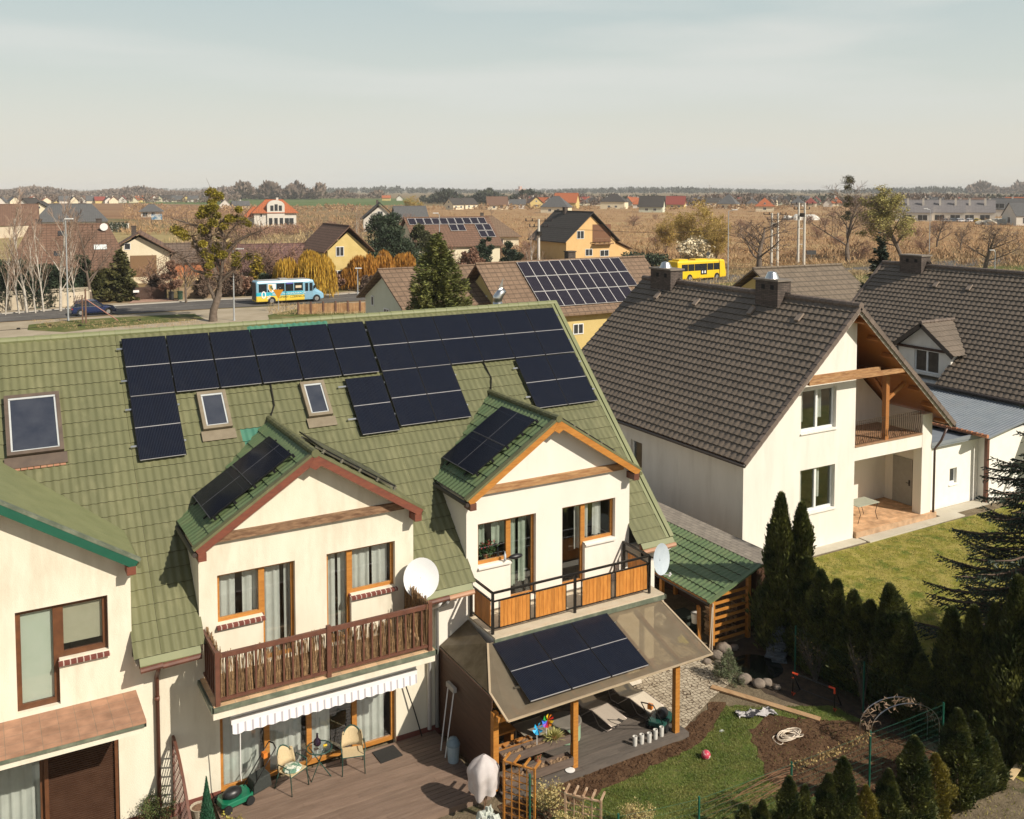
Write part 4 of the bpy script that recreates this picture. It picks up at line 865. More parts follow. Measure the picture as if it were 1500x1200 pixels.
# ============================================================ neighbouring houses
M_tileB=mat('brown_concrete_tile',(.13,.102,.076),(.17,.133,.10),1.6,.7,bump=.15,bs=40,dirt=(.10,.08,.06,.35),ds=1.1,island=0)
M_tileBc=mat('brown_tile_cap',(.13,.10,.08),(.17,.13,.105),4,.7,bump=.2,island=.12)
M_winW=mat('white_window_frame',(.72,.73,.72),None,5,.35)
M_woodS=mat('soffit_wood',(.30,.115,.03),(.42,.18,.055),4,.5,stretch=(.6,14,14),bump=.25)
M_chb=brickmat('chimney_clinker',(.075,.058,.048),(.125,.095,.078),(.05,.04,.035),.25,.075,.012,axes=('r',2),bump=.8)
M_gut=mat('dark_gutter',(.05,.04,.035),None,5,.4)
M_drain=mat('grey_brown_render',(.30,.24,.19))
def caps(name,A,B,w,h,parent,m,n=None,L=.33):
    A=V3(A);B=V3(B);k=n or max(1,int((B-A).length/L));g=MB()
    for i in range(k):
        a=A.lerp(B,i/k);b=A.lerp(B,(i+1)/k-.004/(B-A).length);g.tube([a,b],[w,w*.9],8)
    return g.build(name,m,parent)
def chimney(parent,x,y,sx,sy,z0,z1,cone=True):
    m=MB();m.box(x-sx,y-sy,z0,x+sx,y+sy,z1);c=m.build('chimney',M_chb,parent)
    m=MB();m.box(x-sx-.07,y-sy-.07,z1,x+sx+.07,y+sy+.07,z1+.08);m.build('chimney_cap',mat('cap_concrete',(.16,.135,.11),(.22,.185,.15),4,.8),c)
    m=MB();
    for yy in (y-sy*.5,y+sy*.3):m.box(x-sx-.012,yy-.1,z1-.36,x-sx-.002,yy+.1,z1-.16)
    m.build('vent_opening',mat('black_hole',(.006,.006,.006)),c)
    if cone:
        m=MB();m.lathe((x,y+sy*.1,z1+.08),[(.30,0),(.19,.26),(.18,.27),(.12,.29),(.0,.30)],18);m.build('steel_cowl',M_alu,c,smooth=False)
    m=MB();m.slab([(x+sx+.02,y-sy-.05,z0+.9),(x+sx+.02,y-sy-.3,z0+.6),(x+.1,y-sy-.3,z0+.95),(x+.1,y-sy-.05,z0+1.05)],(0,0,.03));m.build('flashing',mat('cap_concrete',(0,0,0)),c)
    return c
t=thing('brown_roofed_house','big off-white house with brown tiled gable roof, wooden gable loggia and two brick chimneys','house',(30.24,26.08,GZ))
YG=26.08;XL=24.85;XR=35.65;XC=30.24;ZRI=9.4;SL=.894;YV=25.38;YBK=39.2
zr=lambda x:ZRI-abs(x-XC)*SL
m=MB()
P=wall(m,(27.4,YG,-.2),UX,3.45,6.8,[(.40,1.57,2.33,3.30),(.40,4.78,2.33,6.42)],.25)
m.poly([(XL,YG,-.2),(27.4,YG,-.2),(27.4,YG,zr(27.4)-.14),(XL,YG,zr(XL)-.14)])
m.poly([(27.4,YG,6.6),(30.85,YG,6.6),(30.85,YG,zr(30.85)-.14),(XC,YG,ZRI-.14),(27.4,YG,zr(27.4)-.14)])
# side wall to the left, with one small window
PS=wall(m,(XL,YBK-.7,-.2),V3((0,-1,0)),YBK-.7-YG,zr(XL)-.14+.2,[(5.5,1.9,6.3,3.35)],.25)
m.poly([(XR,YG,-.2),(XR,YBK-.7,-.2),(XR,YBK-.7,4.4),(XR,YG,4.4)]);m.poly([(XR,YBK-.7,-.2),(XL,YBK-.7,-.2),(XL,YBK-.7,4.4),(XC,YBK-.7,9.2),(XR,YBK-.7,4.4)])
# recess
YR2=28.4
m.poly([(30.85,YG,-.2),(30.85,YR2,-.2),(30.85,YR2,8.4),(30.85,YG,8.4)])
m.poly([(30.85,YR2,.15),(35.6,YR2,.15),(35.6,YR2,4.3),(30.85,YR2,8.5)])
m.poly([(35.6,YR2,0),(35.6,YG+.01,0),(35.6,YG+.01,3.2),(35.6,YR2,3.2)])
m.box(35.02,YG,-.2,XR,YG+.42,4.45)
hw=m.build('wall',M_wallB,t)
m=MB();m.box(30.85,YG+.01,3.04,35.02,YR2-.002,3.60);b=m.build('loggia_floor_slab',M_wallB,t)
m=MB();m.box(30.86,YG-.03,3.605,35.01,YR2-.01,3.65);m.build('floor_tiles',mat('loggia_tiles',(.30,.17,.09),(.38,.22,.13),4,.6),b)
pf=lambda a,z,d=0:P(a-27.4,z+.2,d)
SW=(.04,.06,mat('white_stone_sill',(0,0,0)))
for z0,z1 in ((1.37,3.10),(4.58,6.22)):
    window(t,pf,27.8,z0,29.73,z1,M_winW,rec=.14,splits=(.5,),fw=.075,sill=SW,curtain=[(.02,.2,M_curt,.2),(.55,.72,M_curt,.25)])
ps=lambda a,z,d=0:PS(a,z,d)
window(t,ps,5.5,1.9,6.3,3.35,M_winW,rec=.12)
# door in the side of the recess, glass door at the back
m=MB();m.box(35.56,26.95,.16,35.598,27.95,2.2);d=m.build('side_door',mat('grey_door',(.30,.29,.26)),t);m=MB();m.tube([(35.55,27.08,1.15),(35.48,27.08,1.15),(35.48,27.2,1.15)],.014,6);m.box(35.545,27.04,1.02,35.56,27.12,1.28);m.build('handle',M_steel,d)
m=MB();m.box(30.9,YR2-.04,1.1,31.35,YR2-.002,2.4);m.build('back_window',M_dkbrown,t)
# terrace
m=MB();m.box(30.9,25.95,-.14,35.9,YR2-.003,.14)
struct('tiled_terrace',m,brickmat('terrace_brick_tiles',(.50,.29,.15),(.62,.38,.21),(.46,.30,.18),.3,.15,.008,noise=.6),'orange brick-patterned terrace in the recess of the brown-roofed house')
m=MB();m.slab([(24.4,25.55,-.14),(31.0,25.55,-.14),(31.0,26.07,-.14),(24.4,26.07,-.14)],(0,0,.03));m.slab([(31.05,25.4,-.14),(37.2,25.5,-.14),(37.2,25.94,-.14),(31.05,25.94,-.14)],(0,0,.05));m.slab([(36.2,25.95,-.14),(47,25.95,-.14),(47,26.6,-.14),(36.2,26.6,-.14)],(0,0,.03));struct('house_apron',m,mat('pale_concrete',(.46,.42,.33),(.54,.50,.41),2,.9,dirt=(.3,.26,.2,.5)))
# roof
for s in (-1,1):
    ang=math.atan(SL);wv_=5.98;v=V3((-s*math.cos(ang),0,math.sin(ang)));O=V3((XC+s*wv_,YV+.12,ZRI-wv_*SL));L_=wv_/math.cos(ang)
    if s<0:
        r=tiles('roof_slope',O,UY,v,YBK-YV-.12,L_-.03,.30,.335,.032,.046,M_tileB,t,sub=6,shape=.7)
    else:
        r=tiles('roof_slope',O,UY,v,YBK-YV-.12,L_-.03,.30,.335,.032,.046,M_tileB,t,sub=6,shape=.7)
    n=V3((s*math.sin(ang),0,math.cos(ang)))
    # boarding underneath (seen from the loggia), verge tiles, barge board, gutter
    g=MB();o2=O-n*.05-UY*.02;g.slab([o2,o2+UY*(YBK-YV),o2+UY*(YBK-YV)+v*(L_-.06),o2+v*(L_-.06)],-n*.03);g.build('roof_boarding',M_woodS,t)
    nv=int(L_/.335);g=MB()
    for i in range(nv):
        a=O+v*(i*L_/nv)+n*.055+UY*-.04;b=O+v*((i+1)*L_/nv-.01)+n*.035+UY*-.04;g.beam(a,b,.17,.05,up=n)
        g.beam(a-n*.07-UY*.075,b-n*.07-UY*.075,.02,.16,up=n)
    g.build('verge_tiles',M_tileBc,t)
    g=MB();g.beam(O-n*.13+UY*-.02,O+v*(L_-.03)-n*.13+UY*-.02,.035,.14,up=n);g.build('barge_board',mat('pale_barge',(.42,.38,.32)),t)
    g=MB();g.tube([O-n*.06-v*.06-UY*.1,O-n*.06-v*.06+UY*(YBK-YV)],.075,8);g.build('gutter',M_gut,t,smooth=True)
    if s>0:
        for k in range(7):
            g=MB();q=O+v*(.4+k*1.15)-n*.2;g.beam(q+UY*.05,q+UY*.6,.10,.16,up=n);g.build('purlin_end',M_woodS,t)
caps('ridge_tiles',(XC,YV,ZRI+.05),(XC,YBK,ZRI+.05),.14,0,t,M_tileBc)
chimney(t,XC-.15,29.95,.38,.66,8.6,10.08);chimney(t,XC-.1,37.2,.38,.78,8.6,10.02)
for (x,y,z) in ((29.45,37.0,8.5),(29.42,34.1,8.3),(29.4,30.5,8.05),(29.44,27.8,8.3)):
    zz=zr(x)+.06;m=MB();m.slab([(x-.16,y-.12,zz-.12),(x+.16,y-.12,zz+.16),(x+.1,y,zz+.24),(x+.16,y+.12,zz+.16),(x-.16,y+.12,zz-.12)],V3((-.05,0,.06)));m.build('vent_tile',mat('pale_vent_tile',(.24,.19,.15)),t)
# loggia timber
m=MB();m.box(27.6,25.5,6.55,33.4,25.66,6.72);m.build('collar_beam',M_woodB,t)
m=MB();m.box(27.6,26.0,6.62,32.2,26.07,6.78);m.build('collar_beam',M_woodB,t)
m=MB();m.box(32.72,26.12,3.65,32.92,26.32,6.5);m.build('loggia_post',M_woodS,t)
m=MB();m.beam((32.82,26.2,5.5),(32.82,27.1,6.4),.12,.12);m.beam((32.82,26.2,5.3),(33.9,26.2,5.9),.12,.14);m.build('brace',M_woodS,t)
m=MB();m.slab([(30.86,28.39,6.35),(33.5,28.39,6.35),(30.86,28.39,8.6)],(0,-.03,0));m.build('gable_boarding',M_woodS,t)
m=MB();m.box(30.86,26.4,6.30,33.6,28.38,6.36);m.build('loft_floor',M_woodS,t)
m=MB();y=26.14
for i in range(34):
    x=30.95+i*.121;bul=.045
    m.tube([(x,y,3.70),(x,y-bul,3.95),(x,y+.01,4.25),(x,y,4.62)],.014,4,cap=False)
for z in (3.70,4.62,4.5):m.beam((30.9,y,z),(35.0,y,z),.02,.014)
for i in range(8):
    m.tube([(31.2+i*.48,y,3.72),(31.32+i*.48,y-.03,3.9),(31.44+i*.48,y,3.72)],.013,4,cap=False)
m.build('wrought_iron_railing',mat('bronze_iron',(.09,.065,.04),(.13,.09,.06),5,.5,metal=.5),t)
m=MB();m.tube([(35.95,25.6,3.85),(35.8,25.75,3.3),(35.74,26.0,2.9),(35.74,26.0,0)],.05,8);m.build('downpipe',mat('brown_pipe',(.08,.05,.045),None,5,.4),t,smooth=True)
c=V3((32.3,27.0,.14));tt=thing('garden_table','rectangular glass-topped patio table on the brick-tiled terrace of the loggia house','table',c)
m=MB();m.box(31.7,26.55,.86,33.0,27.35,.885);m.build('table_top',mat('pale_glass_top',(.40,.42,.34),None,5,.15),tt)
for x in (31.75,32.95):
    for y in (26.6,27.3):
        m=MB();m.tube([(x,y,.86),(x+(.15 if x<32 else -.15),y,.5),(x,y,.14)],.014,5);m.build('leg',M_steel,tt,smooth=True)
# second brown-tiled house -------------------------------------------------
t=thing('brown_roofed_house','second brown-tiled house at the right edge, with a small gabled dormer','house',(49.5,24,GZ))
XC=49.5;ZRI=9.4;ang=R(41);wv_=6.3;v=V3((math.cos(ang),0,math.sin(ang)));L_=wv_/math.cos(ang);O=V3((XC-wv_,22,ZRI-wv_*math.tan(ang)));YB2=40.0
def kp(u,vv):
    y=22+u;x=O.x+v.x*vv
    return not(31.5<y<34.4 and x<45.2)
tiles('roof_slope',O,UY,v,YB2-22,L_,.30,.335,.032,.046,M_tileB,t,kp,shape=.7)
m=MB();m.slab([(XC,22,ZRI),(XC+6.3,22,ZRI-5.48),(XC+6.3,YB2,ZRI-5.48),(XC,YB2,ZRI)],(0,0,-.1));m.build('rear_slope',M_tileB,t)
m=MB();n=V3((-math.sin(ang),0,math.cos(ang)))
for i in range(25):
    a=O+UY*(YB2-22)+v*(i*L_/25)+n*.05;m.beam(a,a+v*(L_/25-.01),.17,.06,up=n)
m.build('verge_tiles',M_tileBc,t)
caps('ridge_tiles',(XC,22,ZRI+.05),(XC,YB2,ZRI+.05),.14,0,t,M_tileBc)
m=MB();m.tube([O-UY*.1-v*.08,O+UY*(YB2-22)-v*.08],.08,8);m.build('gutter',M_gut,t,smooth=True)
m=MB();m.box(O.x+.6,22.5,-.2,XC+5.6,YB2-.7,3.85);m.poly([(O.x+.6,YB2-.7,3.8),(XC,YB2-.7,9.2),(XC+5.6,YB2-.7,3.8)][::-1]);m.build('wall',M_wallB,t)
chimney(t,XC-.1,37.6,.42,.75,8.7,10.0,cone=False)
m=MB();m.slab([(47.9,26.8,8.1),(47.9,27.9,8.1),(48.7,27.9,8.8),(48.7,26.8,8.8)],n*.1);m.build('roof_window',M_alu,t)
m=MB();m.slab([(46.9,25.6,7.2),(46.9,26.4,7.2),(47.5,26.4,7.72),(47.5,25.6,7.72)],n*.1);m.build('roof_window',mat('pale_roof_window',(.5,.46,.38)),t)
for y in (35.4,33.3,29.4):
    x=48.4;zz=ZRI-(XC-x)*math.tan(ang)+.05;m=MB();m.slab([(x-.16,y-.12,zz-.12),(x+.16,y-.12,zz+.16),(x+.1,y,zz+.24),(x+.16,y+.12,zz+.16),(x-.16,y+.12,zz-.12)],V3((-.05,0,.06)));m.build('vent_tile',mat('pale_vent_tile',(0,0,0)),t)
# dormer (faces -X)
yc=32.95;xf=44.2
m=MB();PD=wall(m,(xf,yc+1.6,4.1),V3((0,-1,0)),3.2,1.4,[(1.0,.12,2.5,1.34)],.15);m.poly([(xf,yc+1.6,5.5),(xf,yc-1.6,5.5),(xf,yc,6.75)])
for s in (-1,1):
    q=[(xf,yc+s*1.6,4.1),(xf,yc+s*1.6,5.5),(46.3,yc+s*1.6,5.5)];m.poly(q if s>0 else q[::-1])
dm=m.build('dormer',M_wallB,t)
window(dm,lambda a,z,d=0:PD(a,z,d),.0+1.0,.12,2.5,1.34,M_winW,rec=.08,splits=(.5,),room=False,glass=mat('dark_window_glass',(.03,.035,.04),(.06,.06,.06),3,.08))
da=math.atan(1.5/2.0)
for s in (-1,1):
    vv=V3((0,-s*math.cos(da),math.sin(da)));O2=V3((xf-.35,yc+s*2.0,5.38));L2=2.0/math.cos(da)
    tiles('dormer_roof',O2,UX,vv,3.0,L2,.30,.335,.035,.025,mat('sunlit_brown_tile',(.17,.125,.085),(.21,.155,.11),2,.7,bump=.15,bs=40) if 0 else M_tileB,dm,shape=.7)
    nn=V3((0,s*math.sin(da),math.cos(da)));m=MB();m.beam(O2-nn*.08,O2+vv*L2-nn*.08,.05,.2,up=nn);m.build('barge_board',M_gut,dm)
caps('dormer_ridge_tiles',(xf-.35,yc,6.93),(47,yc,6.93),.10,0,dm,M_tileBc)
m=MB();m.box(xf-.12,yc-1.65,5.45,xf-.002,yc+1.65,5.58);m.build('lintel_beam',mat('dark_lintel',(.06,.03,.02)),dm)
# annex with metal roof ------------------------------------------------
t=thing('metal_roofed_annex','white single-storey annex with blue-grey metal roof between the two brown-tiled houses','annex',(40,26.7,GZ))
m=MB();P=wall(m,(XR+.01,26.7,-.2),UX,4.1,2.95,[(2.12,1.05,2.62,1.75)],.15);m.box(39.77,26.2,-.2,46,34,3.0);m.build('wall',mat('bright_plaster',(.80,.78,.72),(.84,.82,.77),3,.9),t)
window(t,lambda a,z,d=0:P(a,z,d),2.12,1.05,2.62,1.75,M_winW,rec=.1,sill=(.05,.05,M_winW),room=False,glass=mat('dark_window_glass',(0,0,0)))
M_met=mat('blue_grey_metal',(.24,.27,.30),(.30,.33,.36),2,.45,metal=.3,dirt=(.2,.2,.2,.3))
m=MB();m.box(XR+.02,26.45,2.76,39.7,30,2.84);m.box(XR+.02,26.42,2.84,39.75,26.5,3.0);f=m.build('flat_roof',M_met,t)
m=MB();m.slab([(39.0,25.7,3.02),(39.0,34.5,3.02),(43.6,34.5,3.75),(43.6,25.7,3.75)],(0,0,-.06))
for i in range(52):
    y=25.75+i*.17;m.slab([(39.0,y,3.02),(39.0,y+.06,3.02),(43.6,y+.06,3.75),(43.6,y,3.75)],(0,0,.03))
m.build('ribbed_roof',M_met,t)
m=MB();n_=20
for i in range(n_):m.tube([(38.95,25.7+i*.25,3.08),(38.95,25.7+i*.25+.24,3.06)],[.09,.075],8)
m.build('clay_edge_tiles',mat('orange_clay',(.35,.14,.07),(.45,.2,.1),5,.7,island=.15),t)
m=MB();m.box(39.55,26.1,-.2,39.7,26.25,3.0);m.build('corner_post',M_brown,t)
# wood store with green roof ------------------------------------------------
t=thing('wood_store','timber wood store with green tiled lean-to roof and open slatted end','shed',(20.4,21.85,GZ))
O=V3((19.35,21.66,1.42));v=V3((2.08,0,.74)).normalized()
tiles('roof',O,UY,v,4.9,2.2,.187,.36,.03,.03,M_roofD,t)
m=MB();n=V3((-v.z,0,v.x));m.beam(O-v*.05+n*.03,O+v*2.22+n*.03,.14,.05,up=n);m.build('verge_cap',M_roofD,t)
m=MB();m.tube([O-v*.06-n*.03,O-v*.06-n*.03+UY*4.5],.03,6);m.build('gutter',M_gut,t)
for (x,y,h) in ((19.62,21.85,1.38),(21.1,21.85,1.92),(19.62,24.3,1.38),(21.2,25.5,1.92),(18.75,24.4,1.4)):
    m=MB();m.box(x-.06,y-.06,GZ,x+.06,y+.06,h);m.build('post',M_wood,t)
for i in range(7):
    z=.02+i*.235;m=MB();m.box(19.68,21.83,z,21.05,21.86,z+.09);m.build('slat',M_wood,t)
m=MB();m.box(21.3,22.0,GZ,21.34,26.5,2.0);m.box(19.2,26.5,GZ,21.3,26.54,1.7);m.build('back_wall',mat('dark_plank_wall',(0,0,0)),t)
m=MB();m.beam((19.5,21.85,1.36),(19.5,26.4,1.36),.08,.1);m.build('eaves_beam',M_wood,t)
rn_=random.Random(9)
M_log=mat('split_firewood',(.30,.18,.09),(.48,.33,.2),14,.85,island=.35)
k=0
for i in range(9):
    for j in range(7):
        y=22.25;x=20.0+i*.135+rn_.uniform(-.02,.02);z=-.05+j*.14
        if x>21.0 :continue
        m=MB();r=.065;a0=rn_.random()*2;P_=[(x+r*math.cos(a0+q*2.09+rn_.uniform(-.3,.3)),y+rn_.uniform(-.05,.05),z+r*math.sin(a0+q*2.09)) for q in range(4)]
        m.slab([V3(p) for p in P_[:4]],(0,.35,0))
        single('firewood_log',m,M_log,'split log in the pile seen through the slats of the wood store','log',group='firewood logs in the wood store')
# clutter in front of the store
c=V3((18.9,23.3,.2));m=MB()
for i in range(8):m.blob(c+V3((rn_.uniform(-.2,.2),rn_.uniform(-.2,.2),rn_.uniform(0,.3))),.16,.15,.17,8,6,.3,rn_)
single('rubble_sack',m,mat('grey_white_bag',(.42,.42,.38),(.55,.54,.5),8,.8),'pale knotted sack in the dark opening of the wood store','sack')
m=MB();m.box(19.2,22.9,GZ,19.9,23.5,.45);single('dark_crate',m,mat('dark_crate_plastic',(.02,.028,.02)),'dark crate under the green lean-to roof','crate')
m=MB();m.lathe((19.55,22.55,.40),[(.11,0),(.14,.3),(.145,.32),(.12,.31)],14);single('white_bucket',m,mat('printed_white_tub',(.50,.47,.42),(.66,.64,.6),14,.6),'white tub standing high in the wood store opening','bucket',smooth=False)
m=MB();m.blob((19.1,22.5,.0),.3,.2,.16,9,6,.25,rn_);single('yellow_sack',m,mat('yellow_sack',(.36,.34,.02),(.45,.42,.04),6,.6),'yellow-green sack on the ground at the wood store','sack')
for i in range(4):
    m=MB();m.beam((19.35+i*.05,22.1+i*.06,GZ),(19.45+i*.04,22.25+i*.07,1.0),.09,.02);single('leaning_board',m,M_wood,'orange board leaning inside the wood store beside the front post','board',group='boards leaning in the wood store')
m=MB();m.tube([(19.45,21.65,GZ),(19.58,21.78,1.3)],.02,6);m.tube([(19.3,21.6,GZ),(19.55,21.78,1.2)],.016,6);single('tool_handle',m,mat('pale_handle',(.5,.42,.32)),'pale tool handles leaning on the front post of the wood store','tool')
# shingled shed beyond
t=thing('shingled_shed','low shed with a flat grey shingled roof along the big house\'s shaded wall','shed',(21.9,21.8,GZ))
m=MB();m.slab([(21.42,21.68,2.19),(22.42,21.68,2.21),(22.42,33,2.21),(21.42,33,2.19)],(0,0,-.05));m.build('roof',brickmat('grey_shingle',(.22,.19,.155),(.27,.235,.19),(.15,.13,.11),.33,.17,.012,axes=(1,0),bump=.5,noise=.3),t)
m=MB();m.box(21.5,21.9,GZ,22.3,32.8,2.1);m.build('wall',mat('dark_plank_wall',(0,0,0)),t)
# ============================================================ ground and near garden
def gpoly(name,pts,z,m,label=None):
    if name in('lawn','flower_bed'):
        q=[];rj=random.Random(len(pts)*7+int(z*1e4))
        for i in range(len(pts)):
            a=pts[i];c=pts[(i+1)%len(pts)];L_=math.hypot(c[0]-a[0],c[1]-a[1]);k=max(1,int(L_/.22)) if L_<14 else 1
            for j in range(k):q.append((a[0]+(c[0]-a[0])*j/k+rj.uniform(-.09,.09),a[1]+(c[1]-a[1])*j/k+rj.uniform(-.09,.09)))
        pts=q
    b=MB();b.poly([(p[0],p[1],z) for p in pts]);return struct(name,b,m,label)
def groundmat(name,cols,scales,rough=.95,bump=.6,bs=8,dist=.05):
    m=bpy.data.materials.new(name);m.use_nodes=True;t=m.node_tree;L=t.links;p=t.nodes['Principled BSDF'];p.inputs['Roughness'].default_value=rough;p.inputs['Specular IOR Level'].default_value=.15
    tc=_n(t,'ShaderNodeTexCoord');out=None
    for i,(c,s) in enumerate(zip(cols[1:],scales)):
        nz=_n(t,'ShaderNodeTexNoise');nz.inputs['Scale'].default_value=s[0];nz.inputs['Detail'].default_value=8;nz.inputs['Roughness'].default_value=.68
        mp=_n(t,'ShaderNodeMapping');mp.inputs['Location'].default_value=(i*7.3,i*3.1,i);mp.inputs['Scale'].default_value=s[3] if len(s)>3 else (1,1,1);L.new(tc.outputs['Object'],mp.inputs[0]);L.new(mp.outputs[0],nz.inputs[0])
        r=_n(t,'ShaderNodeMapRange');r.inputs[1].default_value=s[1];r.inputs[2].default_value=s[2];L.new(nz.outputs[0],r.inputs[0])
        mx=_n(t,'ShaderNodeMixRGB');mx.inputs[2].default_value=tuple(c)+(1,);L.new(r.outputs[0],mx.inputs[0])
        if out is None:mx.inputs[1].default_value=tuple(cols[0])+(1,)
        else:L.new(out,mx.inputs[1])
        out=mx.outputs[0]
    L.new(out,p.inputs['Base Color']);n3=_n(t,'ShaderNodeTexNoise');n3.inputs['Scale'].default_value=bs;n3.inputs['Detail'].default_value=8;n3.inputs['Roughness'].default_value=.7;L.new(tc.outputs['Object'],n3.inputs[0])
    b=_n(t,'ShaderNodeBump');b.inputs['Strength'].default_value=bump;b.inputs['Distance'].default_value=dist;L.new(n3.outputs[0],b.inputs['Height']);L.new(b.outputs[0],p.inputs['Normal']);return m
M_soil=groundmat('bare_soil',[(.10,.055,.03),(.17,.10,.055),(.055,.028,.016)],[(3,.4,.65),(7,.52,.66)],bs=14,bump=1,dist=.08)
M_soilL=groundmat('light_soil',[(.16,.125,.08),(.25,.20,.13),(.07,.08,.03)],[(3,.4,.65),(1.2,.58,.7)],bs=16,bump=1,dist=.06)
M_lawn=groundmat('lawn_green',[(.09,.13,.025),(.15,.17,.045),(.19,.15,.07)],[(3,.4,.62),(6,.55,.7)],bs=30)
M_lawnY=groundmat('lawn_yellow',[(.21,.205,.035),(.34,.29,.085),(.11,.15,.025)],[(2.2,.42,.58),(1.1,.52,.62)],bs=25)
M_yard=groundmat('yard_ground',[(.17,.13,.07),(.24,.19,.10),(.10,.10,.035)],[(.5,.4,.62),(.22,.5,.64)],bs=3)
gz=GZ
gpoly('garden_soil',[(-8,10),(50,8),(50,26.2),(21.2,26.2),(21.2,36),(-8,36)],gz+.004,M_soilL,'bare brown soil of the gardens')
gpoly('lawn',[(10.0,12.5),(20.3,13.6),(20.3,17.6),(17.6,19.2),(16.0,18.3),(10.0,17.6)],gz+.012,M_lawn,'green lawn of the right terraced house')
gpoly('lawn',[(21.6,9),(50,9),(50,25.35),(21.6,25.5)],gz+.012,M_lawnY,'sunlit yellowish lawn of the brown-roofed house')
gpoly('flower_bed',[(10.2,17.5),(16.0,18.1),(17.9,19.25),(17.6,19.5),(15.9,18.75),(15.8,18.5),(10.2,18.5)],gz+.020,M_soil,'strip of brown soil along the grey terrace')
gpoly('flower_bed',[(16.3,16.1),(17.4,17.9),(18.3,18.25),(19.5,17.3),(20.4,16.6),(20.9,14.5),(18.2,14.4),(16.6,15.2)],gz+.020,M_soil,'dug brown bed in the lawn')
gpoly('flower_bed',[(18.9,16.9),(21.4,15.0),(21.8,21.8),(19.2,21.9),(18.9,20.2),(19.6,17.6)],gz+.010,mat('dark_soil',(.03,.02,.012),(.07,.045,.025),5,.95,bump=1,bs=20),'dark soil by the pond and hedge')  # darker soil colour than the rest of the garden
M_cob=None
def cobble():
    m=bpy.data.materials.new('cobbles');m.use_nodes=True;t=m.node_tree;L=t.links;p=t.nodes['Principled BSDF'];p.inputs['Roughness'].default_value=.85
    tc=_n(t,'ShaderNodeTexCoord');v=_n(t,'ShaderNodeTexVoronoi');v.feature='DISTANCE_TO_EDGE';v.inputs['Scale'].default_value=8;v.inputs['Randomness'].default_value=.55;L.new(tc.outputs['Object'],v.inputs['Vector'])
    v2=_n(t,'ShaderNodeTexVoronoi');v2.inputs['Scale'].default_value=8;v2.inputs['Randomness'].default_value=.55;L.new(tc.outputs['Object'],v2.inputs['Vector'])
    s=_n(t,'ShaderNodeSeparateXYZ');L.new(v2.outputs['Color'],s.inputs[0]);mx=_n(t,'ShaderNodeMixRGB');mx.inputs[1].default_value=(.34,.28,.20,1);mx.inputs[2].default_value=(.50,.43,.32,1);L.new(s.outputs[0],mx.inputs[0])
    r=_n(t,'ShaderNodeMapRange');r.inputs[1].default_value=.02;r.inputs[2].default_value=.07;L.new(v.outputs['Distance'],r.inputs[0]);m2=_n(t,'ShaderNodeMixRGB');m2.inputs[1].default_value=(.12,.08,.045,1);L.new(r.outputs[0],m2.inputs[0]);L.new(mx.outputs[0],m2.inputs[2]);L.new(m2.outputs[0],p.inputs['Base Color'])
    b=_n(t,'ShaderNodeBump');b.inputs['Distance'].default_value=.03;L.new(r.outputs[0],b.inputs['Height']);L.new(b.outputs[0],p.inputs['Normal']);return m
gpoly('cobbled_path',[(15.85,18.75),(17.6,19.6),(19.0,20.1),(18.9,26),(15.85,26)],gz+.028,cobble(),'pale cobbled paving beside the canopy')
m=MB();m.lathe((20.0,20.3,gz+.02),[(.75,0),(.6,.004),(.0,.005)],18);struct('pond_water',m,mat('dark_pond',(.004,.006,.005),None,3,.06,spec=.8),'small black garden pond in the hedge shade')
# grass blades
BEDS=[[(16.3,16.1),(17.4,17.9),(18.3,18.25),(19.5,17.3),(20.4,16.6),(20.9,14.5),(18.2,14.4),(16.6,15.2)],[(10.2,17.5),(16.0,18.1),(17.9,19.25),(17.6,19.5),(15.9,18.75),(10.2,18.5)]]
def grass(name,poly,n,m,label,ln=.06,wd=.011,seed=2,z=gz+.01):
    RR=np.random.RandomState(seed);xs=[p[0] for p in poly];ys=[p[1] for p in poly];C=[]
    P=np.stack([RR.uniform(min(xs),max(xs),n*2),RR.uniform(min(ys),max(ys),n*2)],1);ins=np.zeros(len(P),bool);j=len(poly)-1
    for i in range(len(poly)):
        xi,yi=poly[i];xj,yj=poly[j];c=((yi>P[:,1])!=(yj>P[:,1]))&(P[:,0]<(xj-xi)*(P[:,1]-yi)/(yj-yi+1e-9)+xi);ins^=c;j=i
    if name=='grass':
        for hp in BEDS:
            hi_=np.zeros(len(P),bool);j=len(hp)-1
            for i in range(len(hp)):
                xi,yi=hp[i];xj,yj=hp[j];c=((yi>P[:,1])!=(yj>P[:,1]))&(P[:,0]<(xj-xi)*(P[:,1]-yi)/(yj-yi+1e-9)+xi);hi_^=c;j=i
            ins&=~hi_|(RR.rand(len(P))<.03)
    P=P[ins][:n];n=len(P);dn=np.sin(P[:,0]*2.3)*np.sin(P[:,1]*3.1+1)+RR.normal(size=n)*.6;P=P[dn>-.75];n=len(P)
    C=np.concatenate([P,np.full((n,1),z+.02)],1);D=RR.normal(size=(n,3))*[.55,.55,.1]+[0,0,.8];V,F=leaves(C,D,ln*(.5+RR.rand(n)),wd*(.6+.8*RR.rand(n)),RR)
    o=npmesh(name,V,F,m);o['kind']='stuff';o['label']=label;return o
M_gr=mat('grass_blade',(.09,.14,.022),(.24,.23,.065),1.3,.6,island=.35,trans=.2);M_grY=mat('dry_grass_blade',(.18,.20,.03),(.44,.36,.11),1.2,.7,island=.35,trans=.2)
grass('grass',[(11.5,14.5),(20.3,13.9),(20.3,17.6),(17.6,19.2),(16.0,18.2),(11.5,17.6)],52000,M_gr,'short green grass on the garden lawn')
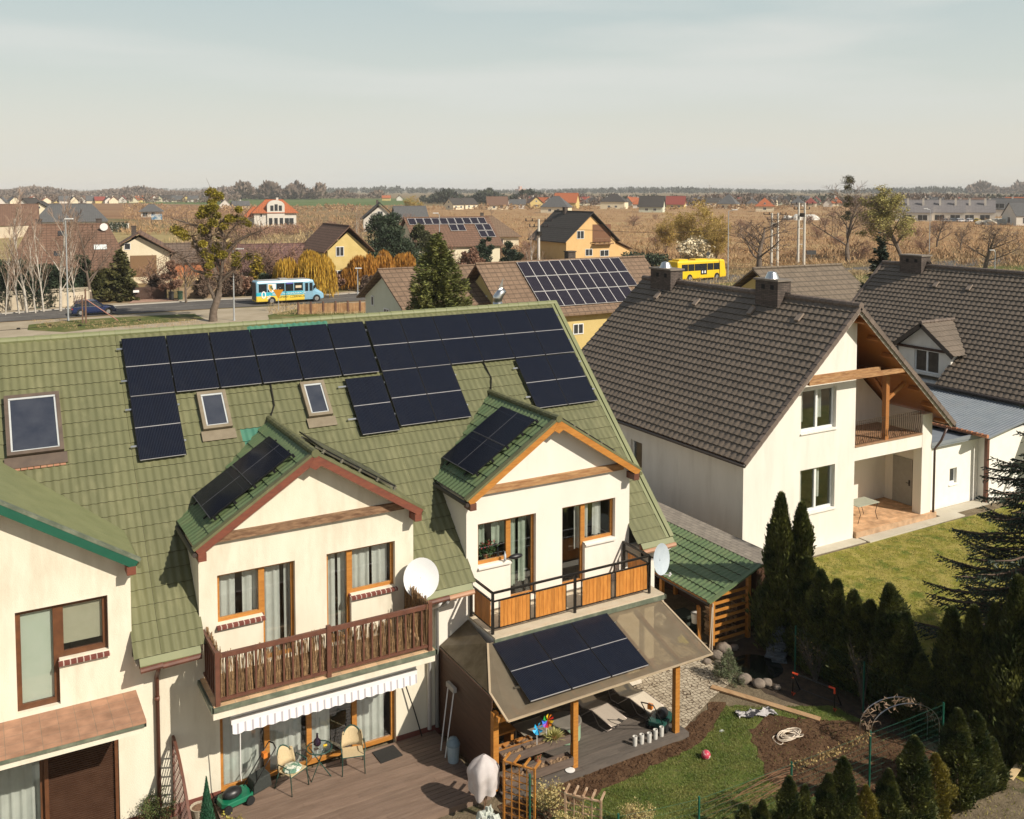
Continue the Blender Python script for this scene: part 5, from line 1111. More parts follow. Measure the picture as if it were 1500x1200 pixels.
grass('grass',[(21.9,16),(36,16),(40,25.2),(23.5,25.4)],60000,M_grY,'yellowish grass on the sunny lawn of the brown-roofed house',.07,.016,4)
grass('weeds',[(16.2,15),(20.8,14.5),(20.4,16.6),(19.5,17.4),(18.3,18.3),(17.3,17.9)],400,M_gr,'sparse weeds on the dug bed',.05,.014,6)
grass('weeds',[(18,11),(30,11),(30,15),(18,14)],5000,M_grY,'sparse dry weeds on the brown soil in the corner',.07,.016,7)
def clods(poly,n,label,seed,m=M_soil,s0=.015,s1=.05):
    RR=random.Random(seed);b=MB();xs=[p[0] for p in poly];ys=[p[1] for p in poly];k=0
    def ins(x,y):
        c=False;j=len(poly)-1
        for i in range(len(poly)):
            if (poly[i][1]>y)!=(poly[j][1]>y) and x<(poly[j][0]-poly[i][0])*(y-poly[i][1])/(poly[j][1]-poly[i][1])+poly[i][0]:c=not c
            j=i
        return c
    while k<n:
        x=RR.uniform(min(xs),max(xs));y=RR.uniform(min(ys),max(ys))
        if ins(x,y):
            s=RR.uniform(s0,s1);b.blob((x,y,gz+.02),s,s,s*.6,5,3,.35,RR);k+=1
    o=b.build('soil_clods',m);o['kind']='stuff';o['label']=label
clods([(16.4,16.1),(17.4,17.8),(18.3,18.2),(19.5,17.3),(20.3,16.5),(20.8,14.6),(18.2,14.5),(16.7,15.2)],900,'soil clods of the dug bed',3)
clods([(10.4,17.6),(16.0,18.15),(17.7,19.3),(15.9,18.72),(15.8,18.45),(10.4,18.45)],600,'soil clods along the terrace',4)
# stones by the pond
rn_=random.Random(21)
M_stone=mat('garden_stone',(.15,.12,.095),(.27,.22,.175),5,.85,bump=.5,island=.2)
st=[(19.31,21.28,.2,'large pale boulder at the foot of the slatted wood store'),(19.75,21.45,.24,'biggest grey boulder between pond and wood store'),(20.15,21.45,.13,None),(19.05,20.95,.12,None),(19.15,20.6,.14,None),(18.95,20.75,.11,None),(19.05,19.85,.19,'round grey-brown stone right of the small spruce'),(19.25,19.45,.17,'flat stone at the pond edge near the plank'),(19.5,19.4,.15,None),(18.85,21.2,.12,None),(19.3,20.9,.1,None),(18.9,20.3,.1,None),(19.6,19.1,.1,None)]
for x,y,r,lb in st:
    m=MB();m.blob((x,y,gz+r*.5),r*rn_.uniform(.9,1.3),r,r*.75,10,7,.12,rn_);single('stone',m,M_stone,lb or 'smaller rounded stone in the border of the garden pond','stone',group='stones around the pond',smooth=True)
t=thing('slate_stack','stack of flat grey slates rising behind the pond','slate stack',(20.85,20.35,gz));m=MB()
for i in range(16):
    a=rn_.random()*3;c=V3((20.85+rn_.uniform(-.08,.08)+i*.012,20.4+rn_.uniform(-.08,.08),gz+i*.06));m.obox(c,V3((math.cos(a),math.sin(a),0)),V3((-math.sin(a),math.cos(a),0)),V3((rn_.uniform(-.08,.08),0,1)).normalized(),.3-.012*i,.22-.008*i,.05)
m.build('slates',mat('blue_slate',(.07,.085,.10),(.13,.15,.17),6,.7,bump=.4,island=.3),t)
# small potted spruce
def needle_tree(name,label,c,h,r,cols,nb,nn,seed,group=None,ln=.14,wd=.03,cat='tree',base=.06,droop=.25,trunkr=None,gap=.0,leafm=None,power=1.,side_=.24):
    t=thing(name,label,cat,c,group=group);rn=random.Random(seed);c=V3(c);m=MB();tr=trunkr or h*.014
    m.tube([c,c+V3((0,0,h*.5)),c+V3((0,0,h))],[tr,tr*.6,.006],6);br=[]
    for i in range(nb):
        f=base+(1-base)*((i+rn.random())/nb);z=h*f;R_=r*((1-f)**power)*rn.uniform(.62,1.15)+.04;a=rn.random()*6.28+i*2.4
        d=V3((math.cos(a),math.sin(a),0));p0=c+V3((0,0,z));p1=p0+d*R_*.55+V3((0,0,-droop*R_*.35+R_*.12));p2=p0+d*R_+V3((0,0,-droop*R_*.5+R_*.28*(1 if f>.4 else .5)))
        m.tube([p0,p1,p2],[tr*.3,tr*.2,.004],3,cap=False);br.append((p0,p1,p2))
    m.build('trunk',mat('spruce_bark',(.08,.05,.035),(.13,.09,.06),6,.9),t)
    RR=np.random.RandomState(seed);A=np.array([[tuple(q) for q in b] for b in br]);ln_=np.linalg.norm(A[:,2]-A[:,0],axis=1);ix=RR.choice(len(br),nn,p=ln_/ln_.sum());f=RR.rand(nn)**.75
    f2=f[:,None];B=A[ix];C=np.where(f2<.5,B[:,0]+(B[:,1]-B[:,0])*f2*2,B[:,1]+(B[:,2]-B[:,1])*(f2*2-1));D0=B[:,2]-B[:,0];D0/=np.linalg.norm(D0,axis=1,keepdims=True)
    side=np.cross(D0,[0,0,1]);sg=RR.choice([-1,1],nn)[:,None];sl=(side_*ln_[ix]*(1.05-f))[:,None]*RR.rand(nn)[:,None]
    C=C+side*sg*sl+D0*sl*.6+RR.normal(size=(nn,3))*(.012*r+.01)*[1,1,3];C[:,2]-=np.abs(sl[:,0])*.4+RR.rand(nn)**2*.09*r
    D=D0*.8+side*sg*.9*RR.rand(nn)[:,None]+RR.normal(size=(nn,3))*.25
    V,F=leaves(C,D,ln*(.5+RR.rand(nn)),wd*(.6+.8*RR.rand(nn)),RR);npmesh('foliage',V,F,leafm or mat(name+'_needles',cols[0],cols[1],.8,.6,island=.35,trans=.08),t);return t
needle_tree('small_spruce','knee-high grey-green spruce in the pale cobbled corner by the stones',V3((18.72,20.15,gz)),.95,.55,((.10,.13,.06),(.17,.19,.10)),70,5000,5,ln=.07,wd=.012)
# plank, hose, cloth, ball, goal
a=V3((18.0,20.05,gz+.05));b=V3((19.4,17.35,gz+.03));m=MB();m.beam(a,b,.2,.045);single('plank',m,mat('weathered_plank',(.34,.20,.10),(.46,.30,.16),5,.75,stretch=(2,.6,2)),'long weathered plank lying between the lawn and the pond','plank')
c=G(1155,1080);pts=[]
for i in range(150):
    a=i*.33;r=.18+.10*math.sin(i*.31)+.04*math.sin(i*.083+1);pts.append(c+V3((.12+.09*math.sin(i*.045)+r*1.35*math.cos(a)+.05*math.sin(i*.7),r*math.sin(a)*.9,.02+.0006*i+.01*math.sin(i))))
pts+= [c+V3((-.1-.28*math.sin(i/9*3.14)-.02*i,.1+.28*math.sin(i/9*6.28)*.5-.02*i,.02)) for i in range(10)]
m=MB();m.tube(pts,.013,5);single('garden_hose',m,mat('cream_hose',(.62,.52,.40),(.7,.6,.48),5,.5),'coil of cream coloured hose on the brown bed','hose',smooth=True)
c=G(1107,1048);m=MB();rn_=random.Random(5);V=[];N=16
for i in range(N):
    for j in range(6):
        x=i/(N-1)-.5;y=j/5-.5;V.append(c+V3((x*1.0+y*.1,-x*.35+y*.3+.07*math.sin(i*1.1),.03+.05*abs(math.sin(i*1.3+j*1.7))+.03*rn_.random())))
m.add(V,[(i*6+j,(i+1)*6+j,(i+1)*6+j+1,i*6+j+1) for i in range(N-1) for j in range(5)])
o=single('crumpled_cloth',m,mat('patterned_cloth',(.03,.03,.035),(.55,.52,.5),5,.9,lo=.5,hi=.56),'crumpled black and white cloth on the lawn below the plank','cloth',smooth=True)
c=G(1034,1112)+V3((0,0,.11));m=MB();m.blob(c,.115,.115,.115,18,12,0);single('ball',m,mat('pink_white_ball',(.55,.06,.10),(.70,.55,.50),5.5,.4,lo=.48,hi=.52),'pink and white play ball on the green lawn','ball',smooth=True)
m=MB();c=G(1057,1072);m.blob(c+V3((0,0,.02)),.08,.05,.02,7,4,.3,rn_);single('litter',m,M_flw,'pale scrap lying on the lawn above the ball','litter')
t=thing('small_goal','small play goal with orange corners in the hedge shade','play goal',(19.85,18.0,gz))
A=V3((19.70,18.62,gz));B=V3((20.05,17.45,gz));H_=V3((0,0,.66));m=MB();bk=V3((.45,.15,0))
for p,q in ((A,A+H_),(B,B+H_),(A+H_,B+H_),(A+bk,A+H_),(B+bk,B+H_),(A+bk,B+bk),(A,A+bk),(B,B+bk)):m.tube([p,q],.022,6)
m.build('goal_frame',mat('black_tube',(0,0,0)),t)
for p,d in ((A+H_,(B-A).normalized()),(B+H_,(A-B).normalized()),(A,bk.normalized()),(B,bk.normalized())):
    m=MB();m.tube([p-V3((0,0,.14 if p.z>.3 else -.12)),p,p+d*.16],.03,6);m.build('corner',mat('orange_red_plastic',(.60,.06,.02),(.65,.08,.02),5,.4),t)
# green wire fence ---------------------------------------------------------
t=thing('wire_fence','green wire mesh fence with thin steel posts across the end of the lawn','fence',(17,15.2,gz))
FP=[G(776,1226),G(905,1290),G(1023,1262),G(1158,1206),G(1273,1156),G(1380,1110)]
M_fen=mat('green_fence_wire',(.008,.085,.052),(.015,.12,.075),5,.45)
FB=[G(1380,1110),V3((20.72,17.05,gz)),V3((20.72,19.5,gz))]
for p in FP+FB[1:]:
    m=MB();m.tube([p,p+V3((0,0,1.42))],.024,8);m.build('post',M_fen,t)
def mesh(PS_,name,hz,vx,r=.002):
    for a,b in zip(PS_[:-1],PS_[1:]):
        m=MB();L_=(b-a).length
        for k in range(hz):
            z=.08+1.28*k/(hz-1);m.tube([a+V3((0,0,z)),(a+b)/2+V3((0,0,z-.015)),b+V3((0,0,z))],r*(2 if k==hz-1 else 1.2),3,cap=False)
        n=int(L_/vx)
        for i in range(1,n):m.tube([a.lerp(b,i/n)+V3((0,0,.08)),a.lerp(b,i/n)+V3((0,0,1.36))],r,3,cap=False)
        m.build(name,M_fen,t)
mesh(FP,'wire_mesh',10,.2,.0014);mesh(FB,'wire_mesh',10,.2,.0014)
# far post by the pale tube, arch with dead vine, dead branches
t=thing('rose_arch','wire arch overgrown with a leafless vine, by the corner of the green fence','garden arch',(20.3,14.9,gz))
m=MB();cA=V3((20.35,15.35,gz))
for dy in (0,.35):
    P_=[cA+V3((-.1+.85*math.cos(a),-.35*math.cos(a)+dy,.55+.65*math.sin(a))) for a in [math.pi*i/14 for i in range(15)]];m.tube([P_[0]-V3((0,0,.55))]+P_+[P_[-1]-V3((0,0,.55))],.012,5,cap=False)
m.build('wire_arch',M_alu,t)
rn_=random.Random(8);m=MB()
for k in range(60):
    a=math.pi*rn_.random();p=cA+V3((-.1+.85*math.cos(a),-.35*math.cos(a)+rn_.uniform(0,.35),.55+.65*math.sin(a)));pts=[p]
    for j in range(4):pts.append(pts[-1]+V3((rn_.uniform(-.12,.12),rn_.uniform(-.1,.1),rn_.uniform(-.12,.08))))
    m.tube(pts,[.009,.008,.006,.004,.002],3,cap=False)
m.build('dry_vine',mat('pale_vine',(.36,.24,.15),(.5,.36,.24),8,.8),t)
t=thing('dead_branches','long bare reddish branches lying over the middle of the wire fence','branches',(15.4,16.0,gz));m=MB()
for k in range(24):
    p=G(1158,1206)+V3((0,0,1.15))+V3((rn_.uniform(-.1,.1),rn_.uniform(-.1,.1),rn_.uniform(-.5,.2)));d=V3((-1,rn_.uniform(.1,.75),rn_.uniform(-.35,.1)));pts=[p];L_=rn_.uniform(.8,2.1)
    for j in range(5):pts.append(pts[-1]+d*L_/5+V3((0,rn_.uniform(-.04,.04),-.035*j)))
    m.tube(pts,[.009,.007,.006,.004,.003,.002],3,cap=False)
m.build('twigs',mat('red_brown_twig',(.24,.12,.065),(.36,.20,.11),8,.8),t)
t=thing('dry_creeper','dry creeper hanging on the top wire of the green fence','creeper',(17.5,15.3,.9));RR=np.random.RandomState(4)
n=420;f=RR.rand(n);A_=G(1158,1206);B_=G(1273,1156);C=np.stack([A_.x+(B_.x-A_.x)*f,A_.y+(B_.y-A_.y)*f+RR.normal(size=n)*.05,1.2+RR.normal(size=n)*.07-.1*np.sin(f*3.1)],1);V,F=leaves(C,RR.normal(size=(n,3)),.06,.035,RR);npmesh('dry_leaves',V,F,mat('dry_leaf',(0,0,0)),t)
shrub('bare_bush','tangle of thin leafless stems in front of the dark hedge','bush',V3((20.9,18.9,gz)),1.5,.7,120,M_dryl,mat('grey_twig',(.10,.08,.065),(.17,.14,.11),8,.8),40,seed=31)
shrub('bare_bush','few tall leafless shoots beside the right fence post in the hedge shade','bush',V3((20.9,17.2,gz)),1.9,.55,60,M_dryl,mat('grey_twig',(0,0,0)),14,seed=33)
# lumber pile at the right edge
M_lum=mat('fresh_lumber',(.50,.36,.18),(.66,.50,.28),4,.7,stretch=(1,1,1),island=.15);rn_=random.Random(12)
for i,(a,b) in enumerate((((1465,1118),(1512,1070)),((1470,1105),(1520,1060)),((1478,1150),(1530,1090)),((1466,1108),(1530,1105)),((1488,1128),(1520,1120)))):
    A=G(*a)+V3((0,0,.05+.05*i));B=G(*b)+V3((0,0,.3+.03*i));m=MB();m.beam(A,B,.16,.035);single('lumber_board',m,M_lum,'pale sawn board in the criss-cross pile at the right edge','board',group='sawn boards piled at the right edge')
for i,(a,b) in enumerate((((1462,1118),(1446,1035)),((1464,1115),(1453,1032)),((1468,1100),(1458,1035)))):
    A=G(*a);B=onY(b[0],b[1],A.y+.25);m=MB();m.beam(A,B,.06,.03);single('leaning_stake',m,mat('reddish_board',(.28,.16,.10),(.40,.25,.16),4,.7),'thin brownish board standing against the hedge above the lumber pile','board',group='boards standing against the hedge')
# hedges -------------------------------------------------------------------
def thuja_proto(seed,h=3.,r=.5,n=15000,m=None,yel=0):
    global ORG
    ORG=V3((0,0,0));t=bpy.data.objects.new('thuja',None);COL.objects.link(t);rn=np.random.RandomState(seed)
    b=MB();b.tube([(0,0,0),(0,0,h*.9)],[.05,.01],6);b.build('trunk',mat('thuja_bark',(.10,.06,.04),(.15,.09,.06)),t)
    # lobes give the uneven outline
    k=40;la=rn.rand(k)*6.28;lz=rn.rand(k);lr=.25+.2*rn.rand(k)
    z=rn.rand(n)**1.05;a=rn.rand(n)*6.28;pr=lambda z:np.minimum(1,(1-z)**.6*1.08)*(.80+.20*np.minimum(1,z*5))
    bump=np.zeros(n)
    for i in range(k):
        da=np.abs((a-la[i]+np.pi)%(2*np.pi)-np.pi);bump+=lr[i]*np.exp(-(da/.55)**2-((z-lz[i])/.09)**2)
    rr=r*pr(z)*(.72+.8*bump)*(.5+.5*rn.rand(n)**.45)*(1+.35*(rn.rand(n)>.93)*rn.rand(n))
    C=np.stack([rr*np.cos(a),rr*np.sin(a),.05+z*h],1);D=np.stack([np.cos(a)*.45+rn.normal(size=n)*.25,np.sin(a)*.45+rn.normal(size=n)*.25,.8+rn.normal(size=n)*.25],1)
    V,F=leaves(C,D,.13*(.5+rn.rand(n)),.036*(.5+rn.rand(n)),rn);npmesh('foliage',V,F,m,t);return t
M_thu=mat('thuja_green',(.020,.038,.010),(.12,.125,.026),2.2,.6,island=.55,trans=.22);M_thy=mat('thuja_golden',(.10,.09,.012),(.24,.19,.025),1.5,.6,island=.35,trans=.15)
TP=[thuja_proto(i,m=M_thu) for i in (1,2,3)];TY=[thuja_proto(9,m=M_thy,n=7000)]
def put(proto,c,h,r,label,cat,group,rz):
    global ORG
    return dup(proto,c,rz,(r/.5,r/.5,h/3.),label,group) if 0 else _put(proto,c,h,r,label,cat,group,rz)
def _put(proto,c,h,r,label,cat,group,rz):
    o=dup(proto,c,rz,(r/.5,r/.5,h/3.),label,group);o['category']=cat;return o
HB=[(21.35,20.75,1143,728,.62,'tallest columnar thuja, left of a close pair at the wood store'),(21.75,20.3,1163,742,.55,'right one of the tall thuja pair in front of the white gable wall'),
(21.5,19.75,1183,820,.5,'thuja right after the tall pair, narrow pointed top'),(21.4,19.2,1203,838,.5,'second thuja after the tall pair'),(21.5,18.7,1222,852,.5,'third thuja after the tall pair, tip against the lawn'),(21.5,18.1,1250,868,.55,'rounded thuja where the dark hedge meets the lawn'),
(21.6,17.6,1278,882,.5,'thuja left of the broad pale-edged one in the middle of the hedge'),(21.6,17.0,1302,860,.6,'broad thuja rising above its neighbours in the middle of the hedge'),(21.45,16.3,1338,900,.5,'thuja just left of the gap in the hedge'),
(21.9,15.3,1390,893,.55,'first thuja right of the gap in the hedge'),(22.0,14.75,1420,892,.5,'second thuja right of the hedge gap'),(22.1,14.25,1447,890,.5,'third thuja right of the hedge gap'),(22.2,13.75,1478,850,.6,'tall thuja below the dark spruce at the right edge'),(22.3,13.2,1500,880,.6,'thuja cut by the right edge of the photo'),(21.3,15.7,1362,960,.45,'low thuja inside the hedge gap')]
for i,(x,y,px,py,r,lb) in enumerate(HB):
    b=V3((x,y,gz));h=zat(px,py,b)-gz;_put(TP[i%3],b,h,r*1.2,lb,'thuja','thuja hedge between the gardens',i*1.3)
HF=[(1091,1262,1180,.26),(1116,1258,1174,.26),(1154,1250,1140,.30),(1178,1246,1152,.26),(1212,1242,1136,.32),(1233,1238,1112,.34),(1267,1232,1152,.28),(1300,1226,1129,.32),(1336,1208,1082,.42),(1368,1196,1106,.36),(1400,1172,1042,.45),(1426,1160,1046,.42),(1452,1150,1082,.34)]
ORDS=['leftmost','second','third','fourth','fifth','sixth','seventh','eighth','ninth','tenth','eleventh','twelfth','last']
for i,(px,by,ty,r) in enumerate(HF):
    b=G(px,by);h=zat(px,ty,b)-gz;y=i in (6,9);_put((TY[0] if y else TP[(i+1)%3]),b,h,r*1.2,('golden young thuja, %s of the row before the fence' if y else 'young green thuja, %s of the row before the fence')%ORDS[i],'thuja','young thujas in front of the wire fence',i*2.1)
for p in TP+TY:
    for ch in list(p.children):bpy.data.objects.remove(ch)
    bpy.data.objects.remove(p)
# dark spruce at the right
M_spr=mat('dark_spruce_needles',(.010,.022,.012),(.028,.045,.018),1.,.6,island=.35)
c=V3((27.0,14.9,gz));t=thing('spruce_tree','big dark spruce filling the right edge above the thuja hedge','tree',c);rn_=random.Random(14);H_=10.5;R0=4.9;m=MB();m.tube([c,c+V3((0,0,H_*.5)),c+V3((0,0,H_))],[.16,.1,.01],8);CC=[];DD=[];k=0
while k<300:
    f=.03+.95*((k+rn_.random())/300);k+=1;R_=R0*((1-f)**.85)*rn_.uniform(.72,1.12)+.1;a=k*2.4+rn_.uniform(-.3,.3);d=V3((math.cos(a),math.sin(a),0));sd=V3((-d.y,d.x,0));p0=c+V3((0,0,H_*f))
    def B_(u):return p0+d*R_*u+V3((0,0,R_*(.10*u-.38*u*u+.24*u**4)))
    m.tube([B_(i/5) for i in range(6)],[.035*(1-f)+.012]*5+[.004],4,cap=False)
    n=max(4,int(R_/.11))
    for i in range(n):
        u=.12+.88*i/n;q=B_(u);tl=(.14+.42*R_/R0*4*u*(1-u)+.15*(1-u))*rn_.uniform(.7,1.25)
        for s_ in (-1,1,0):
            if s_==0 and rn_.random()<.55:continue
            td=(d*.75+sd*s_*.8+V3((0,0,rn_.uniform(-.5,-.05) if s_ else .25))).normalized();L_=tl if s_ else tl*.45;w_=max(2,int(L_/.055))
            for j in range(w_):
                g=q+td*L_*(j+.5)/w_-V3((0,0,.25*(L_*(j/w_))**2))
                CC.append(tuple(g));DD.append((td.x+rn_.gauss(0,.45),td.y+rn_.gauss(0,.45),td.z+rn_.gauss(0,.45)))
m.build('trunk',mat('spruce_bark',(.08,.05,.035),(.13,.09,.06),6,.9),t);RR=np.random.RandomState(3);CC=np.array(CC);V,F=leaves(CC,np.array(DD),.14*(.7+.6*RR.rand(len(CC))),.045,RR);npmesh('foliage',V,F,mat('dark_spruce_needles2',(.014,.030,.018),(.04,.06,.028),1.,.6,island=.4),t)
# ============================================================ middle distance: ground cover, roads
def pxpoly(name,pp,z,m,label=None,ext=None):
    return gpoly(name,[G(a,b,gz) for a,b in pp],z,m,label)
M_base=groundmat('field_ground',[(.22,.155,.075),(.30,.22,.115),(.14,.085,.045),(.12,.12,.04)],[(.05,.4,.6),(.15,.45,.65,(1,1.6,1)),(.03,.52,.62)],bs=2,bump=.4,dist=.3)
S_=9000;m=MB();m.poly([(-S_,-300,gz),(S_,-300,gz),(S_,S_,gz),(-S_,S_,gz)]);struct('ground',m,M_base,'open fields')
M_straw=groundmat('straw_field',[(.30,.235,.10),(.38,.30,.145),(.24,.17,.075)],[(.25,.4,.62),(.07,.5,.66)],bs=3,bump=.5,dist=.15)
M_mead=groundmat('meadow_dry',[(.33,.195,.095),(.38,.245,.12),(.43,.31,.155),(.27,.15,.075)],[(.06,.42,.6,(1,2,1)),(.03,.52,.64),(.4,.48,.7)],bs=2,bump=.5,dist=.3)
M_gf=groundmat('green_field',[(.085,.13,.035),(.12,.16,.05)],[(.02,.4,.6)],bs=1,bump=.2)
M_plow=groundmat('ploughed_field',[(.20,.10,.05),(.30,.18,.09)],[(.01,.4,.6,(1,5,1))],bs=1,bump=.2)
pxpoly('straw_field',[(-60,343),(120,340),(245,334),(335,350),(335,392),(235,412),(-60,420)],gz+.02,M_straw,'pale straw-coloured field at the left')
pxpoly('dry_meadow',[(575,302),(1600,302),(1640,320),(1640,360),(1400,368),(1240,386),(1100,392),(1000,400),(760,372),(600,330)],gz+.02,M_mead,'red-brown dry meadow behind the road')
pxpoly('green_field',[(150,292),(345,290.5),(600,291),(620,300),(400,303),(345,300),(150,297)],gz+.02,M_gf,'strip of green field near the horizon')
pxpoly('ploughed_field',[(-60,299),(150,297.5),(400,304),(380,318),(210,322),(90,318),(-60,315)],gz+.02,M_plow,'reddish field between the green strip and the hut')
far=[(-60,464),(0,461),(100,453),(200,447),(300,441),(480,433),(540,429),(750,418),(1000,407),(1100,401),(1240,393),(1360,384),(1500,375),(1600,369)]
near=[(-60,476),(0,472),(100,466),(200,459),(300,453),(480,444),(540,440),(750,429),(1000,417),(1100,411.5),(1240,402),(1360,394),(1500,385),(1600,380)]
M_asph=mat('asphalt',(.085,.078,.07),(.12,.11,.10),.5,.9,bump=.2,bs=20,dirt=(.17,.15,.12,.5),ds=.25)
M_pave=mat('sandy_paving',(.34,.28,.19),(.42,.35,.25),.4,.9,bump=.2,bs=8,dirt=(.25,.2,.13,.5),ds=.3)
m=MB();P_=[G(*q,gz) for q in far];Q_=[G(*q,gz) for q in near]
for i in range(len(P_)-1):m.poly([(q.x,q.y,gz+.034) for q in (Q_[i],Q_[i+1],P_[i+1],P_[i])])
struct('road',m,M_asph,'asphalt road crossing behind the houses')
def strip(name,base,w0,w1,z,mt,lab,i0=0,i1=99,h=0):
    m=MB();b=base[i0:i1]
    for i in range(len(b)-1):
        a,c=b[i],b[i+1];d=(c-a).normalized();n=V3((-d.y,d.x,0));q=[a+n*w0,c+n*w0,c+n*w1,a+n*w1]
        if h:m.slab([V3((p.x,p.y,z)) for p in q],(0,0,h))
        else:m.poly([(p.x,p.y,z) for p in q])
    return struct(name,m,mt,lab)
strip('pavement',P_,.15,2.2,gz,M_pave,'sandy pavement along the far side of the road',0,8,.12)
strip('kerb',P_,.0,.15,gz,mat('kerb_stone',(.42,.39,.34)),'stone kerb',0,8,.14)
strip('lane_marking',[(p+q)/2 for p,q in zip(P_,Q_)],-.06,.06,gz+.039,mat('worn_white_paint',(.5,.48,.43),(.2,.18,.16),2,.8),None)
pxpoly('sandy_verge',[(-60,477),(0,473),(100,467),(300,454),(480,445),(545,441),(640,470),(560,520),(0,520),(-60,530)],gz+.016,M_pave,'sandy lane and forecourt behind the terraced roof')
M_vg=groundmat('verge_grass',[(.12,.13,.04),(.08,.105,.025),(.24,.19,.09)],[(.8,.4,.6),(.3,.5,.65)],bs=6)
pxpoly('grass_verge',[(42,476),(100,470),(190,464),(285,460),(300,468),(160,480),(95,487),(40,484)],gz+.024,M_vg,'grass island by the lamp post')
pxpoly('grass_verge',[(392,462),(440,452),(470,449),(540,446),(540,470),(395,470)],gz+.024,M_vg,'grass corner by the brown garden fence')
pxpoly('grass_verge',[(1000,419),(1100,413),(1240,404),(1360,396),(1500,388),(1600,383),(1600,430),(1000,440)],gz+.014,M_vg,'grass along the near side of the road')
# ------------------------------------------------------------ simple distant building kit (local coordinates)
def linemat(nm,c,k=.6,sp=.34):
    return brickmat(nm,c,[x*1.15 for x in c],[x*k for x in c],.6,sp,.045,axes=(0,2),bump=.6,noise=.35,off=0)
WH=lambda:mat('far_white',(.62,.58,.51),(.68,.64,.57),.5,.9)
GLD=mat('dark_window_glass',(0,0,0))
def house(label,loc,rz,w,d,hw,hr,wm,rm,hip=0,wins=(),over=.5,chim=((.2,.0),),cat='house',name='house',group=None,extra=None,chm=None,solar=None,door=None,zb=0):
    """ridge along local x; w along x, d along y; faces: f(-y) b l(-x) r(+x)"""
    global ORG
    t=thing(name,label,cat,loc,rz,group,world=False);m=MB();W=w/2;D=d/2
    m.box(-W,-D,-.3,W,D,hw)
    sl=(hr-hw)/(D+over)
    if not hip:
        for s in (-1,1):m.slab([V3((s*W,-D,hw)),V3((s*W,D,hw)),V3((s*W,0,hr-over*sl-.15))],(-s*.2,0,0))
    m.build('wall',wm,t)
    m=MB();o=over;th=.16;ez=hw-.1
    if hip:
        hx=W+o-min(W,(D+o))*hip;A=[V3((-W-o,-D-o,ez)),V3((W+o,-D-o,ez)),V3((W+o,D+o,ez)),V3((-W-o,D+o,ez)),V3((-hx,0,hr)),V3((hx,0,hr))]
        m.add(A+[a-V3((0,0,th)) for a in A[:4]],[(0,1,5,4),(2,3,4,5),(1,2,5),(3,0,4),(0,3,9,6)[:4] if 0 else (0,6,7,1),(1,7,8,2),(2,8,9,3),(3,9,6,0),(6,9,8,7)]);r=m.build('roof',rm,t)
    else:
        for s in (-1,1):
            q=[V3((-W-o,s*(D+o),ez)),V3((W+o,s*(D+o),ez)),V3((W+o,0,hr)),V3((-W-o,0,hr))];m.slab(q,(0,0,-th)) 
        r=m.build('roof',rm,t)
        hx=W+o
    m=MB();m.tube([(-hx,0,hr+.03),(hx,0,hr+.03)],.12,6);m.build('ridge',rm,r)
    for cx,cy in chim:
        z0=hr-abs(cy)*sl-1;m=MB();m.box(cx*W-.4,cy-.35,z0,cx*W+.4,cy+.35,max(hr+.7,z0+1.8));m.box(cx*W-.46,cy-.41,max(hr+.7,z0+1.8),cx*W+.46,cy+.41,max(hr+.7,z0+1.8)+.1);m.build('chimney',chm or M_chb,r)
    for wi in wins:
        f,u,z,ww,wh=wi[:5];km=wi[5] if len(wi)>5 else None;m=MB();g=MB();fr_=.08
        def bx(mm,a,b,c,e,p0,p1):
            if f=='f':mm.box(a,-D-p1,c,b,-D-p0,e)
            elif f=='b':mm.box(a,D+p0,c,b,D+p1,e)
            elif f=='l':mm.box(-W-p1,a,c,-W-p0,b,e)
            elif f=='r':mm.box(W+p0,a,c,W+p1,b,e)
        if km:bx(m,u-ww/2,u+ww/2,z,z+wh,.003,.06);m.build('garage_door' if wh>1.9 and ww>1.5 else 'door',km,t);continue
        bx(m,u-ww/2,u+ww/2,z,z+fr_,.0,.05);bx(m,u-ww/2,u+ww/2,z+wh-fr_,z+wh,.0,.05);bx(m,u-ww/2,u-ww/2+fr_,z,z+wh,.002,.052);bx(m,u+ww/2-fr_,u+ww/2,z,z+wh,.002,.052)
        if ww>1:bx(m,u-fr_/2,u+fr_/2,z,z+wh,.002,.052)
        bx(g,u-ww/2+fr_,u+ww/2-fr_,z+fr_,z+wh-fr_,.0,.02);o_=m.build('window',M_winW,t);g.build('pane',GLD,o_)
    if solar:
        for (n_,x0,v0,pw,ph,mm) in solar:
            ang=math.atan2(hr-ez,D+o);vv=V3((0,math.cos(ang),math.sin(ang)));nn=V3((0,-math.sin(ang),math.cos(ang)));O_=V3((0,-D-o,ez));Ls=math.hypot(hr-ez,D+o)
            for i in range(n_):
                c=mm.copy();COL.objects.link(c);c.parent=t;M=Matrix((UX,vv,nn)).transposed().to_4x4();M.translation=O_+vv*(Ls-v0-ph)+nn*.12+UX*(x0+i*pw+pw/2);c.matrix_basis=M
    return t
R_br=linemat('roof_light_brown',(.19,.125,.08));R_br2=linemat('roof_redbrown',(.16,.09,.058));R_dk=linemat('roof_dark',(.055,.048,.042));R_gr=linemat('roof_grey',(.10,.10,.10));R_or=linemat('roof_orange',(.40,.115,.04));R_rd=linemat('roof_red',(.25,.05,.035));R_mb=linemat('roof_mid_brown',(.14,.10,.075));R_lg=linemat('roof_lilac_grey',(.20,.185,.185));R_ol=linemat('roof_olive_brown',(.155,.12,.085))
